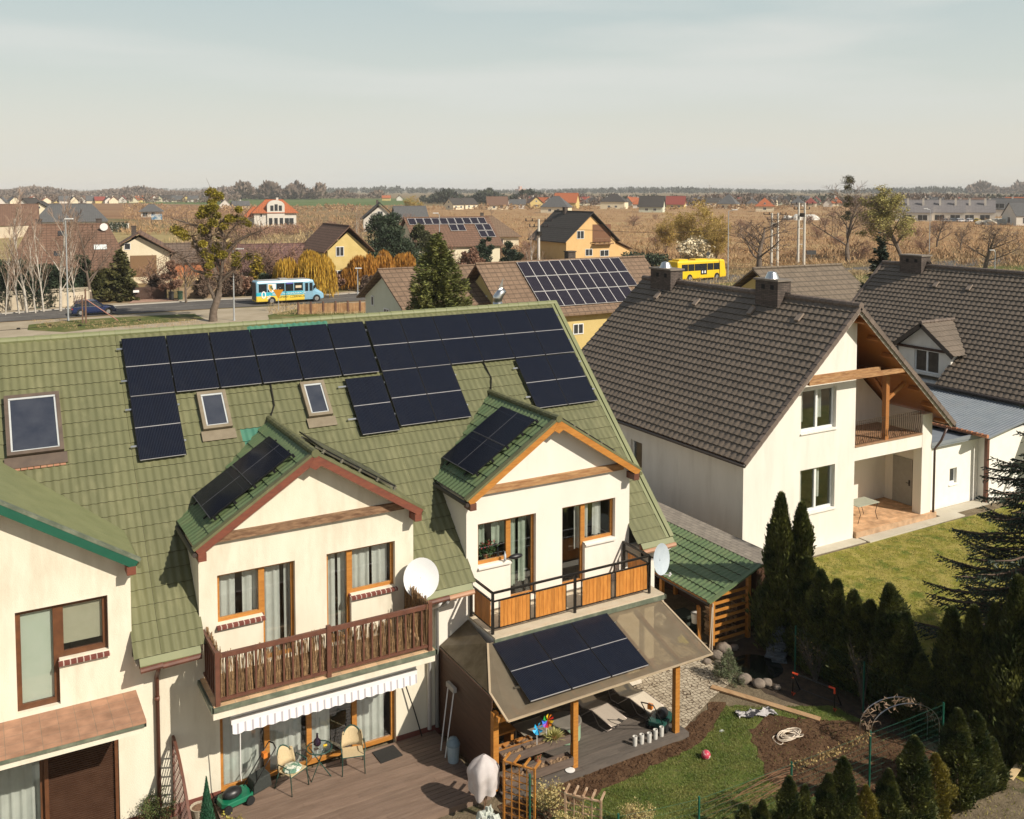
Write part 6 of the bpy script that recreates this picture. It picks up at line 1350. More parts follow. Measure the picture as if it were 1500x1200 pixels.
WY=mat('wall_yellow',(.56,.43,.16),(.62,.48,.2),1,.9);WO=mat('wall_apricot',(.66,.42,.18),(.70,.46,.21),1,.9);WG=mat('wall_pale_green',(.56,.58,.46),(.6,.62,.5),1,.9);WC=mat('wall_cream_far',(.70,.62,.44),(.75,.67,.5),1,.9);WW=WH()
M_cellW=cellmat('solar_cell_bluegrey',(.010,.010,.018),(.055,.048,.06),.155,.155,.25,.10);M_frW=mat('silver_frame',(.66,.64,.62),None,5,.4)
SW1=module_mesh('solar_panel',1.12,1.88,M_cellW,M_frW,M_frW,mid=False,fw=.022)
HZ=1.2  # (a degree or so between the house rows and the frame)
t=house('pale green-white bungalow with brown tiled roof, left of the young spruce',V3((37.0,78.1,gz)),R(0),10.3,9.4,4.35,7.1,WG,R_br,wins=[('l',-.4,2.2,1.2,1.5),('l',2.9,3.6,.6,.9),('f',0,1,1.2,1.4)],over=.65,chim=())
t=house('yellow house whose brown roof carries white-framed solar panels in three rows',V3((48.2,74.4,gz)),R(0),17.2,9.2,3.4,7.55,WY,R_br,wins=[('l',1.6,3.4,.9,1.4),('l',-.4,3.3,.9,1.5),('f',-1.5,1.35,1.1,.95)],over=.7,chim=((.12,.6),),solar=[(10,-5.24,.12,1.135,1.9,SW1),(10,-5.24,2.05,1.135,1.9,SW1),(9,-5.24,3.98,1.135,1.9,SW1)])
t=house('yellow-gabled house with plain grey-brown roof, seen above the ridge of the big brown roof',V3((61.5,58.3,gz)),R(-4),8.6,8.6,4.6,7.55,WY,R_ol,over=.6,chim=())
p=V3((107.6,148,gz))
t=house('apricot house with steep dark roof and a half-timbered balcony beyond the solar roof',V3((100.5,152,gz)),R(90),12,11,4.6,9.9,WO,R_dk,wins=[('l',2.4,5.0,1.6,1.5),('l',.5,1.8,1.6,1.3),('l',-3,1.6,2,1.2)],over=.7,chim=((.4,.3),))
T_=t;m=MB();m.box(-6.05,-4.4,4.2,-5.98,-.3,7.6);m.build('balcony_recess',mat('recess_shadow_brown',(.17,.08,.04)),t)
m=MB();m.box(-6.9,-4.5,3.9,-6.0,-.2,4.05);[m.beam((-6.9,-4.5+i*1.07,4.05),(-6.9,-3.43+i*1.07,4.95),.06,.06) for i in range(4)];[m.beam((-6.9,-3.43+i*1.07,4.05),(-6.9,-4.5+i*1.07,4.95),.06,.06) for i in range(4)];m.beam((-6.9,-4.5,5.0),(-6.9,-.2,5.0),.1,.1);m.build('balcony',M_woodD,t)
m=MB();m.slab([(-5.5,-5.5,-.2),(-5.5,-9.2,-.2),(-5.5,-9.2,2.7),(-5.5,-5.5,4.2)],(8,0,0));m.build('side_wing',WO,t);m=MB();m.slab([(-6,-5.3,4.6),(-6,-9.7,2.7),(3,-9.7,2.7),(3,-5.3,4.6)],(0,0,.15));m.build('side_roof',R_br,t)
SW2=module_mesh('solar_panel',1.4,1.85,M_cellW,M_frW,M_frW,mid=False,fw=.04)
t=house('reddish-brown roofed house with dark solar panels along its ridge, behind the willows',V3((76.5,157.5,gz)),R(-6),15.5,13,4.2,9.0,WC,R_br2,over=.5,chim=(),solar=[(10,-7.8,.3,1.5,1.95,SW2),(2,4.6,2.3,1.5,1.95,SW2),(2,4.6,4.3,1.5,1.95,SW2),(2,-.5,2.3,1.5,1.95,SW2)],wins=[('r',0,3.5,1.4,1.4)])
m=MB();m.box(3.6,-4.5,5.0,4.6,-3.6,6.4);
t=house('brown hip-roofed bungalow with one roof window right of the solar roof',G(716,362),R(-22),13,12,3.0,7.6,WC,R_br,hip=.95,chim=((-.25,.4),),wins=[('f',-3,1,1.6,1.3),('f',2,1,1.6,1.3)],over=.7)
t=house('yellow gabled house with dark brown roof beside the bare birch',V3((47.3,134.7,gz)),R(90),10,6.0,5.4,8.9,WY,R_br2,wins=[('l',1.2,4.6,1.2,1.4),('l',-2.2,1.2,1.4,1.4),('l',1.6,1.2,1.4,1.4)],over=.8,chim=())
t=house('white-gabled house with dark roof in the scrub above the pine tree',G(556,338),R(70),15,11,4,9.6,WW,R_dk,wins=[('l',0,5.4,1.8,1.4),('l',-3,1.2,2,1.5)],over=1.,chim=((.5,.6),))
t=house('flat-looking dark grey roofed house attached right behind the white gable',G(600,330),R(-12),12,10,3,7.5,WW,R_gr,over=.6,chim=())
# orange-roofed villa
c=G(402,333);t=house('white villa with orange hipped roof and rounded dormer facing the field',c,R(-12),15,11,5.6,10.2,WW,R_or,hip=.8,wins=[('f',-2,1,1.6,2.2),('f',.4,1,1.6,2.2),('f',4.9,.6,3.4,3.0),('f',-5,4,.8,1.2)],over=.8,chim=((.15,.2),),chm=WW)
m=MB();m.slab([V3((-2.9+3.1*1.0*(1-math.cos(a)),-6.1,8.1+2.0*math.sin(a)) ) for a in [math.pi*i/10 for i in range(11)]]+[V3((3.3,-6.1,-.2)),V3((-2.9,-6.1,-.2))],(0,4,0));dm=m.build('round_dormer',WW,t)
for x in (-1.2,.3,1.8):
    m=MB();m.box(x-.55,-6.16,6.2,x+.55,-6.1,8.6-.3*abs(x-.3));m.build('window',GLD,dm)
m=MB();
for x in (-1.7,.2,2.1):m.box(x-.6,-6.17,1,x+.6,-6.1,3.6)
m.build('ground_window',GLD,t)
t=house('low orange-and-grey roofed wing left of the white villa',G(376,333),R(-12),9,9,4,7.5,WW,R_or,hip=.8,over=.6,chim=())
# long brown roofed house and the garage at the left
t=house('long brown tiled mansard-like house behind the birches, with skylights and a round dish',V3((13.2,153,gz)),R(-5),14.5,14,3.0,9.0,WC,R_br2,hip=.38,over=.7,chim=((.55,.5),(-.55,1.)),wins=[('f',7,1,1.6,1.6)])
global_=0
def skylight(t,x,f,w,h,D,hw,hr,o,mm):
    ang=math.atan2(hr-hw,D+o);y=-(D+o)+(D+o)*f;z=hw-.1+(hr-hw+.1)*f;vv=V3((0,math.cos(ang),math.sin(ang)));nn=V3((0,-math.sin(ang),math.cos(ang)));c=V3((x,y,z));m=MB();m.slab([c-UX*w/2+nn*.1,c+UX*w/2+nn*.1,c+UX*w/2+vv*h+nn*.1,c-UX*w/2+vv*h+nn*.1],-nn*.2);m.build('roof_window',mm,t)
SKL=mat('bright_skylight',(.6,.62,.6),None,5,.15)
skylight(t,4.0,.42,1.7,1.0,7,3.0,9,.7,SKL);skylight(t,-1.6,.30,.9,1.0,7,3.0,9,.7,GLD);skylight(t,-1.0,.74,1.0,1.0,7,3.0,9,.7,GLD)
m=MB();m.lathe((4.6,-1.3,9.4),[(.0,0),(.5,.05),(.55,.1)],14);m.v=[(x,-1.5+(z-9.4)*-1,8.6+(y+1.3)) for x,y,z in m.v];m.build('satellite_dish',M_white,t)
t=house('cream garage house with brown roller door and small gable window, at the driveway',V3((23.4,156.8,gz)),R(80),10,8.6,4.6,7.6,WC,R_br2,wins=[('l',-.6,1.0,3.7,3.2,mat('garage_brown',(.20,.12,.06))),('l',1.6,5.1,.9,1.0),('l',3.2,1.4,.5,1.6)],over=.8,chim=((.5,.9),))
# left edge houses
house('brown-roofed house with a cream wall at the left edge above the pale wall',G(12,345),R(-5),16,12,3.4,9.5,WC,R_br2,over=.6,chim=(),wins=[('f',-3,.8,1.6,1.5),('f',4,.8,2.4,2.0,mat('orange_door',(.35,.14,.06)))])
house('low white house with mossy grey hipped roof behind the birches',G(105,337),R(-8),22,13,3.2,9.0,WW,R_gr,hip=.7,over=.6,chim=((.3,.5),),wins=[('f',-5,.8,1.7,1.5),('f',0,.8,1.7,1.5),('f',6,.8,3.0,1.6)])
house('cream house with broad brown gable and a round loft window behind the birches',G(61,326),R(80),16,15,3.4,9.0,WC,R_dk,over=.8,chim=(),wins=[('l',0,6,1.2,1.0)])
house('white house with steep dark roof, left of the broad brown gable',G(44,322),R(60),12,11,4,10,WW,R_dk,over=.6,chim=(),wins=[('l',0,5,1,1.2)])
house('small grey-roofed hut with white pillars in the field',G(222,318),R(-15),9,8,3.0,6.4,WW,R_gr,hip=.95,over=1.2,chim=(),wins=[('f',-2.6,.2,2.4,2.3),('f',1.2,.2,1.6,2.3)],cat='hut',name='field_hut')
house('purple-brown roofed house hidden behind bare shrubs left of the yellow willow',G(398,417),R(-10),8.5,9,2.6,6.0,WC,linemat('roof_purple',(.14,.075,.065)),over=.6,chim=())
house('red-brick outbuilding half hidden by the mistletoe tree',G(283,408),R(-8),9,7,3,5.6,mat('red_brick_far',(.42,.15,.06)),R_mb,over=.4,chim=(),cat='outbuilding')
# white terraced row at the right (three units)
for i,(x,lb) in enumerate(((1338,'left unit of the white terraced row with grey roof, behind the pale green tree'),(1385,'middle unit of the white terraced row, two white roof vents above dark patio doors'),(1428,'right unit of the white terraced row, with a beige infill beside its door'))):
    house(lb,G(x,323.5),R(-54),15.6,11,3.9,9.3,WW,R_lg,over=.25,chim=((.5,-2.2),(-.3,-2.2),(.75,.6)),wins=[('f',-2.5,.3,4,2.5),('f',3.8,.3,4,2.5)],chm=WW,group='white terraced row behind the dry meadow',name='row_house')
house('grey-roofed white house with box dormer right of the terraced row',G(1475,318),R(-54),15,12,4,9.5,WW,R_gr,over=.3,chim=((.3,0),),wins=[('f',-4,4.5,5,2.5),],chm=WW,name='row_house')
house('dark-roofed white house cut by the right edge behind the gravel heap',G(1502,330),R(-30),13,11,3.8,9,WW,R_gr,over=.3,chim=(),wins=[('f',-3,.8,2,2.4),('l',0,.8,2,2.4)],name='row_house')
for o in (SW1,SW2):bpy.data.objects.remove(o)
# ------------------------------------------------------------ horizon villages: single small houses
rn_=random.Random(77)
VR=[('dark',R_dk),('grey',R_gr),('brown',R_br2),('orange',R_or),('red',R_rd)]
def vil(px,by,rc,wc,side,desc,hip=0,big=1.,rz=None):
    rm=dict(VR)[rc];wm={'white':WW,'cream':WC,'yellow':WY,'green':WG}[wc]
    c=G(px,by);az=PHI+math.atan((px-750)/1400);r=rz if rz is not None else (-az+rn_.choice([0,math.pi/2])+rn_.uniform(-.3,.3))
    house(desc,c,r,rn_.uniform(10,13)*big*.86,rn_.uniform(8,10)*big*.86,rn_.uniform(2.6,3.8)*big*.86,rn_.uniform(7.2,8.8)*big*.86,wm,rm,hip=hip,over=.6,chim=((rn_.uniform(-.4,.4),.6),),chm=rn_.choice([WW,M_chb]),wins=[('f',-2.5,1,1.8,1.5),('f',2.5,1,1.8,1.5),('l',0,1.2,1.8,1.5),('l',0,4.6,1.2,1.2)] if big>1.05 else (),group='far village houses',name='village_house')
HP='hip';k=0
named=[(955,311,'dark','green','pale green gabled house facing the meadow, most prominent of the far village',0,1.35,-.82),(900,306,'dark','cream','broad dark hip-roofed bungalow behind the apricot house',1,1.7,None),(940,305,'orange','white','bright orange roof just left of the pale green gable',.8,1.2,None),(990,306,'red','yellow','dark red roof with small yellow gable right of the pale green gable',0,1.4,-.8),(815,312,'grey','cream','grey hip-roofed bungalow with dark windows above the apricot house',1,1.5,None),(830,306,'orange','yellow','orange-brown roof with a yellow gable above the apricot house',0,1.5,-.8),(783,305,'brown','yellow','brown gable far behind the concrete pole',0,1.2,None),(758,306,'grey','white','white house with blue-grey roof left of the village centre',0,1.1,None),(743,305,'brown','white','brown-roofed white house next to the blue-grey one',0,1.1,None),(728,307,'brown','cream','wide brown roof at the edge of the dark pines',0,1.3,None),
(684,306,'dark','cream','second of two dark steep roofs in front of the pines',0,1.1,.3),(665,307,'dark','cream','first of two dark steep roofs in front of the pines',0,1.1,.3),(1045,303,'dark','cream','dark pointed gable above the yellow shrub tree',0,1.1,None),(1067,306,'grey','cream','low grey roof with pale pergola right of the pointed gable',1,1.5,None),(1120,310,'orange','cream','house with bright orange roof patches behind the twin poles',1,1.3,None),(1223,302,'orange','cream','orange roof seen through the tall bare tree',1,1.2,None),(1490,308,'orange','cream','orange-red roof at the right edge beyond the grey row',0,1.3,None)]
for px,by,rc,wc,ds,hip,big,rz in named:vil(px,by,rc,wc,0,ds,hip,big,rz)
left=[(3,301,'grey'),(20,300,'grey'),(48,298,'orange'),(68,298,'orange'),(86,297,'dark'),(95,298,'grey'),(108,298,'dark'),(122,297,'brown'),(135,298,'grey'),(146,298,'red'),(158,298,'dark'),(166,298,'orange'),(180,297,'red'),(196,297,'orange'),(204,296.5,'orange'),(225,296,'orange'),(236,296,'dark'),(248,296,'dark'),(260,296,'grey'),(272,296,'brown'),(283,296,'grey'),(302,296,'dark'),(330,305,'grey'),(352,308,'grey'),(566,294,'orange'),(585,294,'brown')]
for i,(px,by,rc) in enumerate(left):
    vil(px,by,rc,['white','cream','white','cream','yellow'][i%5],0,'far %s-roofed house in the village line left of the orange villa'%rc if px<400 else 'far %s-roofed house behind the green field'%rc)
for i in range(105):
    px=rn_.uniform(770,1530);by=rn_.choice([299,300,301,302,303,296.5,298]);rc=rn_.choice(['dark','dark','grey','brown','orange','red','grey'])
    vil(px,by,rc,rn_.choice(['white','cream','white','cream','green']),0,'small far %s-roofed house in the dense village along the horizon'%rc,hip=rn_.choice([0,0,1]))
# church-like tower and chimneys on the horizon
m=MB();c=G(762,284);m.box(c.x-12,c.y-12,gz,c.x+12,c.y+12,14);m.box(c.x-4,c.y-4,14,c.x+4,c.y+4,22);single('far_tower',m,mat('pink_far_wall',(.5,.33,.27)),'tiny pinkish tower building on the horizon','tower')
# ============================================================ trees of the middle distance
def grow(seed,h,spread,tr,levels=4,kids=(5,6,6,5),up=.55,fork=.28,wob=.12,lens=(.55,.5,.5,.45),droop=0.,minr=.012,first=.3,lean=(0,0),multi=1):
    """returns tube mesh of limbs (thick) and of twigs, and twig tips"""
    rn=random.Random(seed);A=MB();B=MB();tips=[]
    def br(p,d,L,r,lv):
        n=4 if lv<2 else 3;pts=[p];rad=[r];q=p.copy();dd=d.copy()
        for i in range(n):
            dd=(dd+V3((rn.uniform(-wob,wob),rn.uniform(-wob,wob),rn.uniform(-wob,wob)+(.06 if lv else .0)-droop*lv*.12))).normalized();q=q+dd*L/n;pts.append(q.copy());rad.append(max(minr*.5,r*(1-.72*(i+1)/n)))
        (A if lv<2 else B).tube(pts,rad,6 if lv==0 else (5 if lv==1 else 3),cap=False)
        if lv>=levels-1:tips.append((pts[0],pts[-1]));return
        k=kids[lv]
        for i in range(k):
            f=(first if lv==0 else .2)+(1-(first if lv==0 else .2))*(i+rn.random()*.8)/k;f=min(f,.98);j=f*n;a=int(j);b=pts[a].lerp(pts[min(a+1,n)],j-a);ax=(pts[min(a+1,n)]-pts[a]).normalized()
            s=V3((rn.gauss(0,1),rn.gauss(0,1),rn.gauss(0,1)));s=(s-ax*s.dot(ax)).normalized();nd=(ax*up+s*spread*(1.15-.4*f)+V3((0,0,.25))).normalized()
            br(b,nd,L*lens[lv]*rn.uniform(.7,1.15)*(1.15-.45*f),max(minr,r*(1-.7*f)*.55),lv+1)
    for m_ in range(multi):
        a=rn.random()*6.28;d0=V3((lean[0]+(multi>1)*.28*math.cos(a),lean[1]+(multi>1)*.28*math.sin(a),1)).normalized();br(V3((rn.uniform(-.1,.1),rn.uniform(-.1,.1),-.1)),d0,h*.78*(1 if multi==1 else rn.uniform(.7,1)),tr*(1 if multi==1 else .6),0)
    return A,B,tips
def tree_proto(name,seed,h,spread,tr,bark,twig,leaf=None,nleaf=0,ll=.2,lw=.1,**k):
    global ORG
    ORG=V3((0,0,0));A,B,tips=grow(seed,h,spread,tr,**k);t=bpy.data.objects.new(name,None);COL.objects.link(t)
    A.build('trunk',bark,t,smooth=True);c=B.build('crown',twig,t)
    if leaf and nleaf:
        RR=np.random.RandomState(seed);ix=RR.randint(0,len(tips),nleaf);P0=np.array([tuple(x[0]) for x in tips])[ix];P1=np.array([tuple(x[1]) for x in tips])[ix];C=P0+(P1-P0)*(RR.rand(nleaf)[:,None]*1.1)+RR.normal(size=(nleaf,3))*ll*.7
        V,F=leaves(C,RR.normal(size=(nleaf,3)),ll*(.5+RR.rand(nleaf)),lw*(.5+RR.rand(nleaf)),RR);npmesh('leaves',V,F,leaf,t)
    t['H']=max(max(v[2] for v in B.v) if B.v else h,1);return t
def plant(proto,c,h,label,cat='tree',group=None,rz=0,wide=1.):
    s=h/proto['H'];o=dup(proto,c,rz,(s*wide,s*wide,s),label,group);o['category']=cat
    if 'H' in o:del o['H']
    return o
def plantpx(proto,px,by,ty,label,**k):
    b=G(px,by);return plant(proto,b,zat(px,ty,b)-gz,label,**k)
M_bk=mat('grey_bark',(.10,.075,.055),(.17,.13,.10),3,.9);M_tw=mat('bare_twigs',(.13,.085,.06),(.22,.15,.105),.6,.9);M_twr=mat('reddish_twigs',(.24,.13,.085),(.32,.19,.13),.4,.9)
M_birch=mat('birch_bark',(.50,.45,.38),(.62,.57,.49),3,.8,dirt=(.05,.04,.03,.8),ds=4,stretch=(1,1,3));M_btw=mat('birch_twigs',(.30,.20,.14),(.42,.30,.22),.5,.9)
M_yg=mat('young_leaf',(.30,.27,.07),(.44,.38,.13),.5,.7,island=.3,trans=.2);M_will=mat('willow_strands',(.42,.24,.02),(.60,.38,.05),.5,.8,island=.3,trans=.2);M_willo=mat('willow_orange',(.38,.17,.02),(.52,.26,.04),.5,.8,island=.3,trans=.2)
M_mist=mat('mistletoe_leaf',(.17,.15,.015),(.36,.29,.03),.7,.6,island=.35,trans=.15);M_pine=mat('pine_needles',(.022,.042,.022),(.05,.07,.03),.4,.7,island=.4);M_blos=mat('blossom_white',(.62,.52,.34),(.74,.66,.48),.5,.8,island=.2)
PB=[tree_proto('p_bare%d'%i,40+i,10,.85,.22,M_bk,M_tw,kids=(10,9,7,5),first=.28,minr=.021) for i in range(3)]
PR=[tree_proto('p_red%d'%i,60+i,5,1.,.08,M_tw,M_twr,kids=(8,8,6,5),first=.1,multi=5,levels=3,minr=.03,lens=(.6,.5,.5,.4)) for i in range(3)]
PBi=[tree_proto('p_birch%d'%i,80+i,12,.5,.13,M_birch,M_btw,kids=(12,7,6,4),first=.2,up=1.0,lens=(.42,.45,.5,.4),droop=.3,minr=.016) for i in range(3)]
# mistletoe tree ---------------------------------------------------------
b=G(312,471);hh=zat(312,279,b)-gz
t=thing('mistletoe_tree','tall bare tree hung with many yellow-green mistletoe balls, standing before the road','tree',b)
rn_=random.Random(3);sc_=1/1400*((b.x*math.sin(PHI)+b.y*math.cos(PHI)))
rt=V3((math.cos(PHI),-math.sin(PHI),0));fwv=V3((math.sin(PHI),math.cos(PHI),0))
def TP_(px,py,dep=0):return b+rt*((px-312)*sc_)+V3((0,0,(471-py)*sc_))+fwv*dep
A=MB();main=[(312,472),(313,455),(322,430),(320,405),(312,380),(310,350),(311,320),(309,290)]
A.tube([TP_(*q) for q in main],[.5,.40,.33,.26,.22,.17,.12,.05],8,cap=False)
limbs=[[(322,432),(326,400),(330,370),(333,350),(345,335),(352,325)],[(326,400),(318,380),(305,350),(300,335)],[(316,440),(306,415),(300,390),(296,375)],[(330,375),(350,352),(370,342),(385,338)],[(320,405),(300,400),(285,396),(268,378),(255,370)],[(311,345),(295,332),(280,326),(262,320)],[(322,415),(345,395),(365,372),(378,368)],[(310,330),(325,325),(345,322),(360,322)],[(333,350),(325,335),(318,322)],[(300,390),(290,360),(285,345)]]
ends=[]
for i,l in enumerate(limbs):
    dp=rn_.uniform(-1.2,1.2);n=len(l);A.tube([TP_(x,y,dp*j/n) for j,(x,y) in enumerate(l)],[.24*(1-.8*j/(n-1)) for j in range(n)],5,cap=False)
    for j,(x,y) in enumerate(l[1:]):ends.append(TP_(x,y,dp*(j+1)/n))
for x,y in main[3:]:ends.append(TP_(x,y))
A.build('trunk',M_bk,t,smooth=True);B=MB()
for k in range(620):
    p=rn_.choice(ends);d=V3((rn_.gauss(0,1),rn_.gauss(0,1),rn_.gauss(.2,.8))).normalized();L_=rn_.uniform(.8,2.6);q=p+d*L_*.5;r_=q+(d+V3((rn_.gauss(0,.5),rn_.gauss(0,.5),rn_.gauss(0,.5)))).normalized()*L_*.5
    B.tube([p,q,r_],[.035,.022,.01],3,cap=False);B.tube([q,q+V3((rn_.gauss(0,.5),rn_.gauss(0,.5),rn_.gauss(.1,.5)))],[.018,.008],3,cap=False)
B.build('crown',M_tw,t)
balls=[(311,281,.8),(320,287,.75),(314,296,.6),(304,306,.75),(318,303,.8),(300,314,.7),(309,311,.7),(321,315,.6),(317,325,.8),(327,328,.7),(304,334,.8),(298,338,.6),(263,336,.9),(272,342,.8),(277,345,.7),(340,320,.8),(350,321,.8),(358,323,.7),(366,327,.5),(333,330,.6),(354,306,.5),(286,358,.6),(303,356,.6),(316,362,.9),(320,371,.8),(302,371,.8),(311,378,.8),(330,372,.7),(336,360,.6),(347,375,.7),(350,383,.6),(367,375,.6),(345,389,.7),(312,388,.6),(300,345,.6),(323,345,.5),(309,400,.5)]
for i,(x,y,r) in enumerate(balls):
    r*=.76;c=TP_(x,y,rn_.uniform(-1,1));RR=np.random.RandomState(i);n=420;D=RR.normal(size=(n,3));D/=np.linalg.norm(D,axis=1,keepdims=True);C=np.array(c)+D*(r*1.05*RR.rand(n)[:,None]**.45)*[1,1,.85]
    V,F=leaves(C,D+RR.normal(size=(n,3))*.5,.30,.13,RR);npmesh('mistletoe',V,F,M_mist,t)
# birches and trees at the left edge
for i,(px,by,ty,lb) in enumerate(((8,462,352,'slender white-barked birch at the very left edge'),(40,458,272,'white birch with wide forked stem, tallest at the left edge'),(64,457,300,'thin white birch between two forked ones'),(88,456,285,'white birch with twin upper stems left of the lamp post'),(111,455,305,'white birch just right of the lamp post'),(28,460,318,'small white birch leaning between the first two'),(52,459,330,'low white birch before the pale wall'))):
    plantpx(PBi[i%3],px,by,ty,lb,cat='birch tree',group='birches along the road',rz=i*1.7,wide=1.15 if i in(1,3) else .8)
plantpx(PB[0],133,447,300,'bare brown tree with spreading crown between birches and garage',rz=.5)
plantpx(PB[1],272,444,350,'bare tree with fine orange-brown twigs left of the mistletoe tree',rz=1.5)
for i,(px,by,ty,lb) in enumerate(((1240,387,257,'tall bare tree with dark mistletoe tufts on top, right of the twin poles'),)):
    tt=plantpx(PB[2],px,by,ty,lb,rz=1.1,wide=1.5);b2=G(px,by);d_=b2.length
    ORG=V3(b2)
    for j,(x,y,r) in enumerate(((1243,262,1.1),(1256,266,1.),(1240,275,.8),(1260,292,.7),(1236,290,.6),(1226,318,.9),(1250,312,.6),(1262,300,.7),(1230,300,.7))):
        s2=(b2.x*math.sin(PHI)+b2.y*math.cos(PHI))/1400;c=b2+rt*((x-px)*s2)+V3((0,0,(by-y)*s2));RR=np.random.RandomState(j+50);n=200;D=RR.normal(size=(n,3));D/=np.linalg.norm(D,axis=1,keepdims=True);C=np.array(c)+D*(r*RR.rand(n)[:,None]**.5)*[1,1,.7];V,F=leaves(C,D,.4,.14,RR)
        o_=npmesh('mistletoe',(V-np.array(b2))/np.array(tt.scale),F,mat('dark_mistletoe',(.06,.055,.02),(.11,.10,.03),1,.8,island=.3),tt,local=True)
PL=tree_proto('p_leafy',91,10,.95,.26,M_bk,M_tw,M_yg,12000,.17,.10,kids=(10,8,7,5),first=.24,multi=2,minr=.024)
plantpx(PL,1322,380,272,'spreading tree in pale green new leaf beside the street lamp',rz=2,wide=1.25)
PS_=tree_proto('p_small',93,5,1.1,.16,M_bk,M_tw,kids=(10,8,7,5),first=.22,minr=.02)
plantpx(PS_,1443,395,322,'small round-crowned bare tree by the far road at the right',rz=.4,wide=1.5);plantpx(PS_,1406,371,325,'thin small bare tree left of the round-crowned one',rz=2,wide=.8)
plantpx(PS_,1112,397,310,'low bare tree with wide dark limbs behind the twin poles',rz=2.8,wide=1.7);plantpx(PS_,1372,362,312,'faint bare tree in the dry meadow right of the leafy tree',rz=1)
PY=tree_proto('p_yellow',95,9,.8,.12,M_tw,mat('yellow_twigs',(.34,.22,.10),(.46,.32,.16),.3,.9),mat('yellow_catkin',(.36,.25,.06),(.50,.37,.10),.4,.8,island=.3,trans=.2),9000,.26,.10,kids=(8,7,6,5),first=.1,multi=5,levels=4)
plantpx(PY,1012,384,288,'large yellowish budding willow shrub behind the yellow bus',rz=1,wide=1.25);plantpx(PY,975,372,308,'lower brown-yellow shrub left of the budding willow',rz=2.3,wide=1.1);plantpx(PY,604,318,285,'pale yellow budding tree at the end of the green field',rz=.3,wide=1.4);plantpx(PY,1048,388,315,'twiggy yellow-brown shrub behind the right end of the bus',rz=3,wide=1.)
PW_=tree_proto('p_blossom',97,4,1.1,.1,M_tw,M_tw,M_blos,7000,.34,.26,kids=(6,6,5,4),first=.15,multi=3,levels=4)
plantpx(PW_,1024,386,352,'round shrub in full creamy white blossom behind the yellow bus','x' if 0 else 'shrub') if 0 else plantpx(PW_,1024,388,352,'round shrub in full creamy white blossom behind the yellow bus',cat='shrub',wide=1.35)
# weeping willows
def willow(px,by,ty,w,label,mm,seed,n=2600):
    b=G(px,by);h=zat(px,ty,b)-gz;s=(b.x*math.sin(PHI)+b.y*math.cos(PHI))/1400;r=w/2*s;t=thing('weeping_willow',label,'willow tree',b,group='golden willows behind the road');rn=random.Random(seed);A=MB();A.tube([b,b+V3((.1,0,h*.35)),b+V3((0,.2,h*.7))],[.3,.22,.1],6);tops=[]
    for i in range(14):
        a=rn.random()*6.28;q=b+V3((r*.55*math.cos(a)*rn.random(),r*.55*math.sin(a)*rn.random(),h*rn.uniform(.75,.95)));A.tube([b+V3((0,0,h*.35)),b.lerp(q,.6)+V3((0,0,h*.1)),q],[.12,.07,.02],4,cap=False);tops.append(q)
    A.build('trunk',M_bk,t);RR=np.random.RandomState(seed);C=[];D=[]
    for i in range(n):
        kk=RR.randint(0,9);ca=kk*2.4+seed;cf=(.15+.5*((kk*.37+seed*.21)%1));a=RR.rand()*6.28;f=RR.rand()**.5*.52;x=r*(f*math.cos(a)+cf*math.cos(ca));y=r*(f*math.sin(a)+cf*math.sin(ca));f0=f;f=min(1,math.hypot(x,y)/r);zt=h*(1-.22*((kk*.61+seed*.3)%1)-.9*f0*f0)*(1-.06*RR.rand());zb=max(.3,zt-h*RR.uniform(.15,.8)*(.4+.6*f));k=int((zt-zb)/.55)+1
        lump=1+.06*math.sin(a*5+seed)
        for j in range(k):
            C.append((b.x+x*lump*(1+.03*j),b.y+y*lump*(1+.03*j),gz+zt-.55*j));D.append((x*.03+RR.normal()*.08,y*.03+RR.normal()*.08,-1))
    C=np.array(C);V,F=leaves(C,np.array(D),.8,.10,RR);npmesh('crown',V,F,mm,t)
willow(458,436,366,58,'biggest golden weeping willow, right above the blue minibus',M_will,1);willow(425,436,378,46,'shorter golden weeping willow left of the biggest one',M_will,6,1500)
willow(530,424,372,44,'orange willow behind the bare trunks right of the bus',M_willo,2,1700);willow(563,418,366,38,'rounded orange willow between the pine and the pale bungalow',M_willo,3,1500);willow(592,414,370,36,'orange willow partly hidden by the young spruce',M_willo,4,1400);willow(512,425,388,26,'smallest orange willow at the roadside next to the big golden one',M_willo,5,800)
# conifers
def bushy(name,label,px,by,ty,w,mm,n,seed,lobes=14,cat='tree',lf=.45,group=None,b=None):
    b=b or G(px,by);h=zat(px,ty,b)-gz;s=(b.x*math.sin(PHI)+b.y*math.cos(PHI))/1400;r=w/2*s*1.12;lobes=int(lobes*1.5);t=thing(name,label,cat,b,group=group);A=MB();A.tube([b,b+V3((0,0,h*.8))],[max(.1,h*.02),.04],6);A.build('trunk',M_bk,t);rn=random.Random(seed);RR=np.random.RandomState(seed);CC=[];DD=[]
    for i in range(lobes):
        f=rn.random();a=rn.random()*6.28;rr=r*(1-f*.65)*rn.uniform(.25,.85);c=np.array([b.x+rr*math.cos(a),b.y+rr*math.sin(a),gz+h*(.22+.68*f)]);lr=r*rn.uniform(.26,.42)*(1-.4*f);k=n//lobes;D=RR.normal(size=(k,3));D/=np.linalg.norm(D,axis=1,keepdims=True);CC.append(c+D*lr*(RR.rand(k)[:,None]**.35)*[1,1,.8]);DD.append(D+[0,0,.4]+RR.normal(size=(k,3))*.4)
    V,F=leaves(np.concatenate(CC),np.concatenate(DD),lf*(.6+.8*RR.rand(len(CC)*(n//lobes))),lf*.4,RR);npmesh('crown',V,F,mm,t);return t
